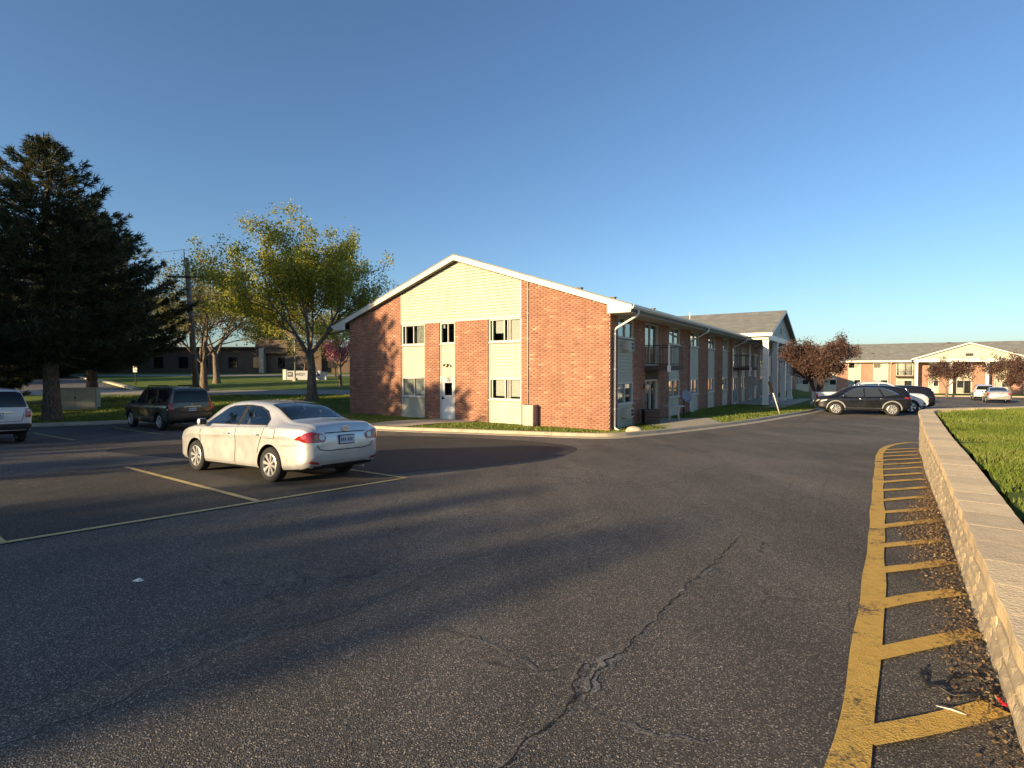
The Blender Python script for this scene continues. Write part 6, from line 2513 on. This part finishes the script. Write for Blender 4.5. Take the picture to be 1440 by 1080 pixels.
pk.seam([(.375, 1.16), (.375, .46)]); pk.seam([(-.50, 1.16), (-.50, .46)]); pk.seam([(1.46, 1.12), (1.40, .5)])
pk.place(22.35, 33.35, 0.925, -0.38)

fs = make_sedan('parked_car', 'small silver car parked tail towards us in front of the distant portico', 'paint_grey', False)
fs.place(46.0, 50.6, 0.60, 0.80)
wc = make_suv('parked_car', 'white car half hidden beside the small silver car by the distant portico', CROSS, 'paint_white',
    [[(1.10, 1.06), (.60, 1.50), (.05, 1.59), (.05, 1.06)], [(-.05, 1.06), (-.05, 1.59), (-.85, 1.58), (-.98, 1.08)]],
    (-1.42, 1.42), .36, 1.57, rw_poly=[(-.70, 1.13), (.70, 1.13), (.55, 1.52), (-.55, 1.52)], tail=[(.69, .84), (.82, .84), (.83, .98), (.72, 1.12)], clear=False)
wc.plate(.85)
wc.place(50.0, 56.6, 0.60, 0.80)

# ================================================================== trees
def leaf_mesh(name, cen, size, m, seed, aspect=0.6, flat=0.0, per=1):
    """small rhombic leaves with random orientation"""
    r = np.random.default_rng(seed)
    cen = np.asarray(cen)
    n = len(cen)
    sz = size * r.uniform(0.55, 1.25, n)
    a1 = r.normal(0, 1, (n, 3))
    a1[:, 2] *= (1 - flat)
    a1 /= np.linalg.norm(a1, axis=1)[:, None]
    a2 = np.cross(a1, r.normal(0, 1, (n, 3)))
    a2 /= np.linalg.norm(a2, axis=1)[:, None] + 1e-9
    nn = np.cross(a1, a2)
    A = a1 * sz[:, None]
    B = a2 * (sz * aspect)[:, None]
    C_ = nn * (sz * 0.22)[:, None]
    V = np.concatenate([cen - A, cen - B + C_, cen + A, cen + B + C_])
    i = np.arange(n)
    F = np.concatenate([np.column_stack([i, i + n, i + 2 * n]), np.column_stack([i, i + 2 * n, i + 3 * n])])
    return np_mesh(name, V, F, 3, m, np.tile(r.beta(1.8, 1.8, n), 4))

def tree_skeleton(r, height, trunk_h, r0, spread, levels, nchild, up=0.35, lean=0.0, first=None, wob=0.16, ratio=0.62):
    wood = MB()
    tips = []
    def grow(p, d, L, rad, lv):
        nseg = 5 if lv == 0 else 4
        pts, rr = [p], [rad]
        q = p.copy()
        dd = d.copy()
        for i in range(nseg):
            w = wob * (0.16 if lv == 0 else 1.0)
            dd = (dd + Vector((r.normal(0, w), r.normal(0, w), r.normal(0, w * 0.7) + (up * 0.16 if lv else 0.0)))).normalized()
            q = q + dd * (L / nseg)
            pts.append(q.copy())
            rr.append(rad * (1 - (0.45 if lv == 0 else 0.72) * (i + 1) / nseg))
        if rad > 0.006:
            if lv == 0:
                pts[0] = pts[0] - Vector((0, 0, 0.3))
                rr[0] *= 1.45
                rr[1] *= 1.02
            wood.tube(pts, rr, [10, 7, 5, 4, 3, 3][lv], caps=False)
        if lv >= levels:
            for i in range(1, len(pts)):
                tips.append((pts[i], dd.copy()))
            return
        k = nchild[lv]
        for c in range(k):
            t = (0.35 + 0.65 * (c + r.uniform(0.2, 0.8)) / k) if lv else (0.72 + 0.28 * (c + 0.5) / k)
            i = min(nseg - 1, int(t * nseg))
            f = t * nseg - i
            bp = pts[i].lerp(pts[i + 1], f)
            az = 2 * math.pi * (c + r.uniform(-0.25, 0.25)) / k * (1.0 if lv == 0 else 1.618) + r.uniform(0, 0.5) + lv
            tilt = spread[lv] * r.uniform(0.75, 1.25)
            axis = dd
            ref = Vector((0, 0, 1)) if abs(axis.z) < 0.95 else Vector((1, 0, 0))
            a = axis.cross(ref).normalized()
            b = axis.cross(a)
            nd = (axis * math.cos(tilt) + (a * math.cos(az) + b * math.sin(az)) * math.sin(tilt)).normalized()
            grow(bp, nd, L * ratio * r.uniform(0.8, 1.2) if lv else (height - trunk_h) * 0.62 * r.uniform(0.85, 1.15), rr[i] * (0.62 if lv else 0.58), lv + 1)
        if lv:
            tips.append((pts[-1], dd.copy()))
    grow(Vector((0, 0, 0)), Vector((lean, 0, 1)).normalized(), trunk_h, r0, 0)
    return wood, tips

def make_tree(name, label, loc, seed, height, trunk_h, r0, spread, levels, nchild, leafm, leaf_n, leaf_size, jitter, bark='bark', cat='tree', group=None, up=0.35, lean=0.0, ratio=0.62, rz=0.0, wob=0.16):
    r = np.random.default_rng(seed)
    wood, tips = tree_skeleton(r, height, trunk_h, r0, spread, levels, nchild, up, lean, wob=wob, ratio=ratio)
    zmax = max(t[0].z for t in tips)
    root = empty(name, loc, rz)
    k = height / zmax
    wood.v = [(x * (0.6 + 0.4 * k), y * (0.6 + 0.4 * k), z * k) for x, y, z in wood.v]
    trunk = wood.build('trunk', M[bark], root, smooth=True)
    T = np.array([t[0] for t in tips]) * (0.6 + 0.4 * k, 0.6 + 0.4 * k, k)
    w = r.uniform(0.2, 1.0, len(T)) ** 1.5
    idx = r.choice(len(T), leaf_n, p=w / w.sum())
    cen = T[idx] + r.normal(0, jitter, (leaf_n, 3))
    me = leaf_mesh('crown', cen, leaf_size, M[leafm], seed + 1)
    link(bpy.data.objects.new('crown', me), root)
    tag(root, label, cat, group)
    return root

def make_pine(name, label, loc, seed, height, rad, base_h, group=None, top_pow=0.75, tuft=0.30, density=1.0, rz=0.0, blunt=0.0):
    r = np.random.default_rng(seed)
    root = empty(name, loc, rz)
    wood = MB()
    tr = 0.026 * height
    path, rr = [], []
    for i in range(9):
        t = i / 8
        path.append((r.normal(0, 0.06) * t, r.normal(0, 0.06) * t, -0.3 + (height * 0.985 + 0.3) * t))
        rr.append(tr * (1.25 if i == 0 else 1.0) * (1 - t) ** 0.75 + 0.015)
    wood.tube(path, rr, 12, caps=False)
    cen, dirs = [], []
    h = base_h
    while h < height - 0.15:
        t = (h - base_h) / (height - base_h)
        prof = (1 - t) ** top_pow * (0.62 + 0.38 * min(1, t / 0.18)) + blunt * (1 - t) * t
        nb = r.integers(5, 8)
        a0 = r.uniform(0, 6.28)
        for b in range(nb):
            az = a0 + 6.28 * b / nb + r.normal(0, 0.18)
            L = rad * prof * r.uniform(0.68, 1.14) + 0.15
            rise0 = -0.12 + 0.55 * t + r.normal(0, 0.08)
            pts = []
            n = 6
            for k in range(n + 1):
                u = k / n
                x = L * u
                z = h + L * (rise0 * u + 0.20 * u * u * u) - 0.06 * L * math.sin(u * 3.1)
                pts.append(Vector((math.cos(az) * x, math.sin(az) * x, z)))
            rb = max(0.012, 0.014 * L + 0.006)
            wood.tube(pts, [rb * (1 - 0.85 * k / n) for k in range(n + 1)], 4, caps=False)
            m_ = max(4, int(L * 7.5 * density))
            for k in range(m_):
                u = 0.22 + 0.78 * (k + r.uniform(0, 1)) / m_
                i = min(n - 1, int(u * n))
                p = pts[i].lerp(pts[i + 1], u * n - i)
                side = r.choice((-1, 1))
                sl = (1 - u * 0.75) * L * 0.42 * r.uniform(0.15, 1.0)
                d = Vector((math.cos(az + side * 0.95), math.sin(az + side * 0.95), 0.18 + r.normal(0, 0.12)))
                q = p + d * sl
                cen.append(q)
                dd = (d * 0.6 + Vector((math.cos(az), math.sin(az), 0.45)) * 0.8).normalized()
                dirs.append(dd)
                if sl > 0.5:
                    cen.append(p + d * sl * 0.5)
                    dirs.append(dd)
            cen.append(pts[-1]); dirs.append(Vector((math.cos(az), math.sin(az), 0.5)).normalized())
        h += r.uniform(0.30, 0.46)
    for k in range(10):
        cen.append(Vector((0, 0, height - 0.1 * k))); dirs.append(Vector((r.normal(0, .3), r.normal(0, .3), 1)).normalized())
    wood.build('trunk', M['bark_pine'], root, smooth=True)
    C_ = np.array(cen); D = np.array(dirs)
    nb = 15
    n = len(C_)
    C2 = np.repeat(C_, nb, 0) + r.normal(0, 0.055, (n * nb, 3))
    D2 = np.repeat(D, nb, 0) + r.normal(0, 0.55, (n * nb, 3))
    D2 /= np.linalg.norm(D2, axis=1)[:, None]
    ln = tuft * r.uniform(0.55, 1.15, n * nb)
    S = np.cross(D2, r.normal(0, 1, (n * nb, 3)))
    S /= np.linalg.norm(S, axis=1)[:, None] + 1e-9
    wd = 0.034
    V = np.concatenate([C2 - S * wd * 0.6, C2 + S * wd * 0.6, C2 + D2 * (ln * 0.6)[:, None] + S * wd * 0.5, C2 + D2 * ln[:, None], C2 + D2 * (ln * 0.6)[:, None] - S * wd * 0.5])
    N_ = n * nb
    i = np.arange(N_)
    F = np.concatenate([np.column_stack([i, i + N_, i + 2 * N_]), np.column_stack([i, i + 2 * N_, i + 4 * N_]), np.column_stack([i + 4 * N_, i + 2 * N_, i + 3 * N_])])
    cl = np.repeat(r.beta(1.6, 2.4, n), nb) * 0.75 + r.uniform(0, 0.25, N_)
    me = np_mesh('crown', V, F, 3, M['needle'], np.tile(cl, 5))
    link(bpy.data.objects.new('crown', me), root)
    tag(root, label, 'pine tree', group)
    return root

def zl(x, y):
    return (x, y, zlawn(x, y) - 0.02)

pineA = make_pine('pine_tree', 'tall broad dark pine with a bare grey trunk beside the white crossover', zl(-22.2, 25.7), 21, 13.3, 5.6, 2.9, top_pow=0.85, tuft=0.36, density=1.0)
pineB = make_pine('pine_tree', 'dark pine behind the green utility cabinet reaching towards the timber pole', zl(-28.2, 35.8), 33, 12.6, 6.6, 3.0, top_pow=0.68, tuft=0.36, density=1.0)

maple = make_tree('maple_tree', 'large yellow-green tree just coming into leaf beside the brick gable', zl(-13.7, 36.5), 162, 12.3, 3.7, 0.37, [0.60, 0.62, 0.65, 0.7], 3, [6, 6, 5, 4], 'leaf_maple', 60000, 0.080, 0.26, up=0.5, ratio=0.64)
make_tree('street_tree', 'thin-leaved spreading tree by the timber utility pole with an open fan of limbs', zl(-26.0, 45.0), 64, 12.2, 3.0, 0.36, [0.6, 0.6, 0.6, 0.7], 3, [5, 5, 5, 4], 'leaf_sparse', 11000, 0.085, 0.32, up=0.45, ratio=0.66)
make_tree('street_tree', 'sparse budding tree standing behind the spreading tree and the timber pole', zl(-31.0, 56.0), 65, 13.0, 3.4, 0.34, [0.5, 0.6, 0.6, 0.7], 3, [5, 5, 4, 4], 'leaf_sparse', 5500, 0.14, 0.35, up=0.45)
make_tree('street_tree', 'slender pale-barked young tree on the lawn next to the brick gable edge', zl(-16.6, 51.5), 66, 8.2, 2.2, 0.19, [0.6, 0.6, 0.65, 0.7], 3, [4, 4, 4, 3], 'leaf_maple', 2600, 0.12, 0.25, up=0.5)
make_tree('redbud_tree', 'small pink-flowering tree behind the monument sign', zl(-23.0, 69.5), 67, 5.6, 1.4, 0.13, [0.7, 0.6, 0.6, 0.6], 3, [5, 4, 4, 3], 'leaf_pink', 4200, 0.12, 0.22, bark='bark_dark')
make_tree('street_tree', 'small bare-stemmed tree rising behind the monument sign left of the pink tree', zl(-26.5, 68.0), 68, 6.4, 1.8, 0.12, [0.5, 0.6, 0.6, 0.6], 3, [4, 4, 4, 3], 'leaf_sparse', 1800, 0.11, 0.2)
for k, (x, y, h, s) in enumerate(((-80, 100, 13, 71), (-64, 106, 15, 72), (-50, 108, 13, 73), (-38, 104, 14, 74), (-26, 107, 13, 75), (-12, 110, 12, 76), (-96, 92, 15, 77))):
    make_tree('background_tree', ['dark green leafy tree in the row behind the low brick building', 'thin olive budding tree in the row behind the low brick building'][k % 2], zl(x, y), s, h, 3.0, 0.35, [0.6, 0.6, 0.6, 0.7], 3, [5, 5, 4, 4], 'leaf_sparse' if k % 2 else 'leaf_green', 6500, 0.22, 0.5, group='trees behind the low brick building')

crab = make_tree('crabapple_tree', 'purple-leaved round tree behind the white pickup, half in the building\'s shade', (21.9, 38.4, zlawn(21.9, 38.4) - 0.02), 81, 5.2, 1.0, 0.15, [0.60, 0.55, 0.5, 0.5], 3, [8, 6, 5, 4], 'leaf_purple', 42000, 0.058, 0.19, bark='bark_dark', up=0.75, ratio=0.40)
make_tree('crabapple_tree', 'purple-leaved round tree before the distant portico\'s left-hand columns', (55.6, 68.2, G(55.6, 68.2) + 0.1), 82, 5.2, 1.4, 0.15, [0.75, 0.6, 0.55, 0.5], 3, [6, 5, 5, 4], 'leaf_purple', 9000, 0.09, 0.20, bark='bark', up=0.45, ratio=0.60)
make_tree('crabapple_tree', 'purple-leaved round tree behind the small silver car before the distant portico', (62.6, 67.0, G(62.6, 67.0) + 0.1), 83, 5.4, 1.3, 0.15, [0.8, 0.6, 0.55, 0.5], 3, [7, 5, 5, 4], 'leaf_purple', 13000, 0.09, 0.20, bark='bark', up=0.4, ratio=0.62)

# dark evergreen shrub beyond the white crossover
make_pine('evergreen_shrub', 'low dense dark evergreen shrub behind the white crossover', zl(-33.5, 34.0), 91, 3.6, 2.6, 0.25, top_pow=0.45, tuft=0.22, density=1.6)
# trees that stand outside the picture and throw the long evening shadows
def shade(p, l):
    return (0.626 * p + 0.78 * l, -0.78 * p + 0.626 * l)
bushy = make_pine('pine_tree', 'pine in the row along the side street whose shadow crosses the lot', (0, 0, 0), 95, 12.0, 4.6, 0.6, group='pines along the side street', top_pow=0.33, tuft=0.36, density=1.0)
SH = [(-4.3, -46.0, 10.1, 0.66), (-6.8, -46.0, 10.25, 1.05), (-8.2, -47.0, 10.0, 0.9), (-11.2, -46.0, 8.3, 0.7), (-15.0, -46.0, 9.8, 0.72), (-20.0, -46.0, 9.1, 1.1), (-26.5, -45, 8.6, 1.1)]
first = True
for (p, l, h, ws) in SH:
    x, y = shade(p, l)
    o = bushy if first else copy_tree(bushy)
    first = False
    o.location = (x, y, G(x, y) - 0.2)
    o.scale = (ws, ws, h / 12.0)
    o.rotation_euler = (0, 0, p)
pl_ = [(-30.6, -14.0, 13.0, 0.95), (-34.6, -16.0, 11.4, 0.95), (-25.0, -14.5, 7.5, 0.95), (-31.8, -17.5, 13.6, 0.95), (-97, -6, 12, 1.5), (-106, -9, 12, 1.5), (-90, -4, 11, 1.4), (-43.0, -24.0, 11.5, 1.0), (-58, -32, 13.0, 1.1), (-76, -30, 13, 1.3), (-88, -28, 12, 1.6), (-100, -26, 12, 1.6), (-112, -28, 12, 1.6)]
for (p, l, h, ws) in pl_:
    x, y = shade(p, l)
    o = copy_tree(bushy)
    o['label'] = 'pine in the row left of the lot that shades the lawn and the brick gable'
    o['group'] = 'pines left of the lot'
    o.location = (x, y, G(x, y) - 0.2)
    o.scale = (ws, ws, h / 12.0)
    o.rotation_euler = (0, 0, p * 2)

# ================================================================== street furniture and small things
# timber utility pole
px_, py_ = -23.9, 40.4
pz = zlawn(px_, py_)
root = empty('utility_pole', (px_, py_, pz))
tag(root, 'tall leaning timber utility pole with one crossarm and insulators', 'utility pole')
top = (-0.62, 0, 10.4)
MB().tube([(0, 0, -0.3), (-0.3, 0, 5), top], [0.23, 0.20, 0.15], 12).build('pole', M['pole_wood'], root, smooth=True)
cz = 8.95
mb = MB().box((-1.95, -0.22, cz - 0.06), (0.95, -0.10, cz + 0.07))
arm = mb.build('crossarm', M['wood_brown'], root)
for x in (-1.75, -1.3, 0.2, 0.75):
    mb = MB().lathe([(0.0, 0.0), (0.035, 0.0), (0.045, 0.06), (0.03, 0.08), (0.045, 0.11), (0.02, 0.16), (0, 0.17)], 10, 'z')
    i_ = mb.build('insulator', M['white_trim'], arm, smooth=True)
    i_.location = (x, -0.16, cz + 0.07 if x in (-1.3, 0.2) else cz - 0.24)
mb = MB().tube([(-0.66, -0.16, 9.9), (-0.70, -0.16, 11.0)], 0.03, 8)
mb.build('top_pin', M['dark_metal'], root)
mb = MB().tube([(-0.64, -0.20, 9.7), (-0.64, -0.20, 10.2)], 0.10, 10)
mb.build('cutout', M['grey_metal'], root)
for k, (x, z) in enumerate(((-0.70, 11.0), (-1.75, 9.2), (0.2, 9.22))):
    mb = MB()
    for sgn in (-1, 1):
        pts = []
        for i in range(13):
            t = i / 12
            pts.append((px_ + x + (-46 if sgn < 0 else 22) * t, py_ - 0.16 + (10.0 if sgn < 0 else 42.0) * t, pz + z - 4 * 0.9 * t * (1 - t) + (0.6 if sgn < 0 else -1.0) * t))
        mb.tube(pts, 0.014, 5, caps=False)
    tag(mb.build('overhead_wire', M['black'], smooth=True), ['thin overhead wire fixed to the very top pin of the timber pole', 'thin overhead wire on the outer end of the pole\'s crossarm', 'thin overhead wire on the crossarm close beside the pole'][k], 'wire')

# green-grey utility cabinet
root = empty('utility_cabinet', (-26.0, 31.9, zlawn(-26.0, 31.9)), 0.42)
tag(root, 'squat beige metal utility cabinet with double doors on the grass by the pines', 'cabinet')
MB().box((-1.0, -0.45, -0.1), (1.0, 0.45, 1.20)).build('cabinet_body', M['beige_metal'], root)
MB().box((-1.05, -0.50, 1.20), (1.05, 0.50, 1.26)).build('cabinet_lid', M['beige_metal'], root)
for x0, x1 in ((-0.96, -0.02), (0.02, 0.96)):
    MB().box((x0, -0.47, 0.10), (x1, -0.451, 1.14)).build('cabinet_door', M['beige_metal'], root)
MB().box((-0.03, -0.49, 0.60), (0.03, -0.471, 0.74)).build('handle', M['dark_metal'], root)
MB().box((-1.15, -0.6, -0.2), (1.15, 0.6, 0.0)).build('plinth', M['concrete'], root)

# lamp post and little sign post on the far lawn
root = empty('lamp_post', (-24.6, 60.5, zlawn(-24.6, 60.5)))
tag(root, 'slim grey lamp post on a concrete foot on the far lawn', 'lamp post')
MB().tube([(0, 0, 0), (0, 0, 7.2)], [0.075, 0.05], 10).build('post', M['grey_metal'], root, smooth=True)
MB().lathe([(0, -0.2), (0.3, -0.2), (0.26, 0.35), (0, 0.38)], 14, 'z').build('footing', M['concrete'], root)
MB().tube([(0, 0, 7.1), (0.4, 0, 7.3), (0.9, 0, 7.3)], 0.035, 8).build('lamp_arm', M['grey_metal'], root, smooth=True)
MB().box((0.7, -0.13, 7.2), (1.3, 0.13, 7.32)).build('lamp_head', M['dark_metal'], root)
root = empty('sign_post', (-37.4, 53.0, zlawn(-37.4, 53.0)))
tag(root, 'small dark sign post by the driveway kerb under the pines', 'sign')
MB().tube([(0, 0, -0.1), (0, 0, 2.0)], 0.05, 8).build('post', M['dark_metal'], root)
MB().box((-0.2, -0.07, 1.3), (0.2, -0.052, 1.95)).build('sign_panel', M['grey_metal'], root)
# yellow handrail up the drive
root = empty('handrail', (-66.5, 78.4, zlawn(-66.5, 78.4) + 0.1), -0.75)
tag(root, 'pale yellow pipe handrail along the driveway kerb far behind the pine trunk', 'handrail')
for x in np.linspace(-4, 4, 6):
    MB().tube([(x, 0, -0.2), (x, 0, 1.1)], 0.05, 8).build('rail_post', M['yellow_rail'], root)
for z in (0.55, 1.1):
    MB().tube([(-4.1, 0, z), (4.1, 0, z)], 0.045, 8).build('rail', M['yellow_rail'], root)

# monument sign across the road
sx, sy = -24.3, 63.0
root = empty('monument_sign', (sx, sy, zlawn(sx, sy) - 0.05))
tag(root, 'long low grey monument sign lettered WEST BANK behind the yellow-green tree', 'sign')
MB().box((-2.35, 0, 0), (1.75, 0.35, 1.12)).build('sign_body', M['sign_face'], root)
MB().box((-2.75, -0.05, 0), (-2.36, 0.45, 1.28)).build('sign_pier', M['white_trim'], root)
mb = MB().prism([(1.76, 0.0), (2.35, 0.0), (2.35, 0.35), (1.76, 0.35)], 0, 1.0)
mb.build('sign_end', M['sign_face'], root)
MB().box((-2.20, -0.03, 0.42), (-1.62, -0.002, 0.98)).build('logo_panel', M['sign_ink'], root)
t = text_mesh('logo_letter', 'W', 0.42, M['white_trim'], root, bold=0.006); t.location = (-1.91, -0.036, 0.70); t.rotation_euler = (math.pi / 2, 0, 0)
t = text_mesh('sign_text', 'WEST', 0.46, M['sign_ink'], root, bold=0.008); t.location = (-0.72, -0.006, 0.68); t.rotation_euler = (math.pi / 2, 0, 0)
t = text_mesh('sign_text', 'BANK', 0.34, M['sign_ink'], root, bold=0.008); t.location = (1.2, -0.006, 0.62); t.rotation_euler = (math.pi / 2, 0, 0)

# leaning sign post on the lawn by the long wall
bx_, by_ = 14.9, 29.5
root = empty('sign_post', (bx_, by_, zlawn(bx_, by_)))
tag(root, 'leaning pale metal post with a small sign seen edge-on on the side lawn', 'sign')
MB().tube([(0, 0, -0.2), (-0.62, 0.0, 1.72)], 0.032, 8).build('post', M['gutter'], root, smooth=True)
mb = MB()
mb.hexa([(-0.52, -0.22, 1.20), (-0.56, -0.22, 1.20), (-0.56, 0.10, 1.20), (-0.52, 0.10, 1.20)], [(-0.66, -0.22, 1.80), (-0.70, -0.22, 1.80), (-0.70, 0.10, 1.80), (-0.66, 0.10, 1.80)])
mb.build('sign_panel', M['dark_metal'], root, fixn=True)

# patio things
def bpos(lx, ly, dz=0.0):
    x, y = from_b(lx, ly)
    return (x, y, zlawn(x, y) + 0.03 + dz)
root = empty('patio_table', bpos(1.05, 5.6))
tag(root, 'round pale-topped patio table with curved legs outside the ground-floor sliding door', 'table')
MB().lathe([(0, 0.70), (0.50, 0.70), (0.52, 0.715), (0.50, 0.735), (0, 0.735)], 24, 'z').build('table_top', M['white_trim'], root)
for k in range(4):
    a = k * math.pi / 2 + 0.6
    c_, s_ = math.cos(a), math.sin(a)
    MB().tube([(0.36 * c_, 0.36 * s_, 0.70), (0.30 * c_, 0.30 * s_, 0.5), (0.26 * c_, 0.26 * s_, 0.3), (0.34 * c_, 0.34 * s_, 0.0)], 0.018, 6).build('leg', M['gutter'], root, smooth=True)
root = empty('satellite_dish', bpos(0.95, 7.6))
tag(root, 'tilted blue-grey satellite dish on a black mast behind the patio table', 'satellite dish')
MB().tube([(0, 0, 0), (0, 0, 1.05)], 0.035, 8).build('mast', M['dark_metal'], root)
for k in range(3):
    a = k * 2.094
    MB().tube([(0, 0, 0.45), (0.35 * math.cos(a), 0.35 * math.sin(a), 0.0)], 0.018, 6).build('leg', M['dark_metal'], root)
mb = MB().lathe([(0.0, 0.0), (0.14, 0.015), (0.26, 0.05), (0.34, 0.10), (0.35, 0.09), (0.26, 0.035), (0.14, 0.0), (0.0, -0.02)], 24, 'z')
dish = mb.build('reflector', simple('dish_grey', (0.22, 0.24, 0.29), 0.5), root, smooth=True)
dish.location = (0.05, -0.12, 1.12)
dish.rotation_euler = (math.radians(70), math.radians(18), 0.4)
MB().tube([(0.05, -0.15, 0.85), (0.15, -0.5, 0.95)], 0.015, 6).build('feed_arm', M['dark_metal'], root)
root = empty('storage_box', bpos(0.55, 3.55))
tag(root, 'dark slatted storage box against the brick beside the patio door', 'box')
MB().box((-0.35, -0.30, 0.0), (0.35, 0.30, 0.62)).build('box_body', M['dark_metal'], root)
MB().box((-0.38, -0.33, 0.62), (0.38, 0.33, 0.68)).build('box_lid', M['wood_brown'], root)
for k in range(4):
    MB().box((-0.34, -0.318, 0.04 + 0.15 * k), (0.34, -0.302, 0.15 + 0.15 * k)).build('slat', M['wood_brown'], root)
# pale boulder by the kerb
bm = bmesh.new()
bmesh.ops.create_icosphere(bm, subdivisions=3, radius=0.26)
r = np.random.default_rng(4)
ph = r.uniform(0, 6, 9)
for v in bm.verts:
    c = v.co
    k = 1 + 0.13 * math.sin(4 * c.x + ph[0]) * math.cos(5 * c.y + ph[1]) + 0.10 * math.sin(9 * c.z + ph[2] + 6 * c.x) + r.normal(0, 0.015)
    v.co = Vector((c.x * k * 1.25, c.y * k * 0.8, c.z * k * 0.62))
me = bpy.data.meshes.new('boulder')
bm.to_mesh(me)
bm.free()
me.materials.append(M['rock'])
me.polygons.foreach_set('use_smooth', [True] * len(me.polygons))
o = link(bpy.data.objects.new('boulder', me))
o.location = (4.72, 20.55, zlawn(4.72, 20.55) + 0.06)
tag(o, 'pale rounded boulder on the grass by the brick corner and kerb', 'boulder')
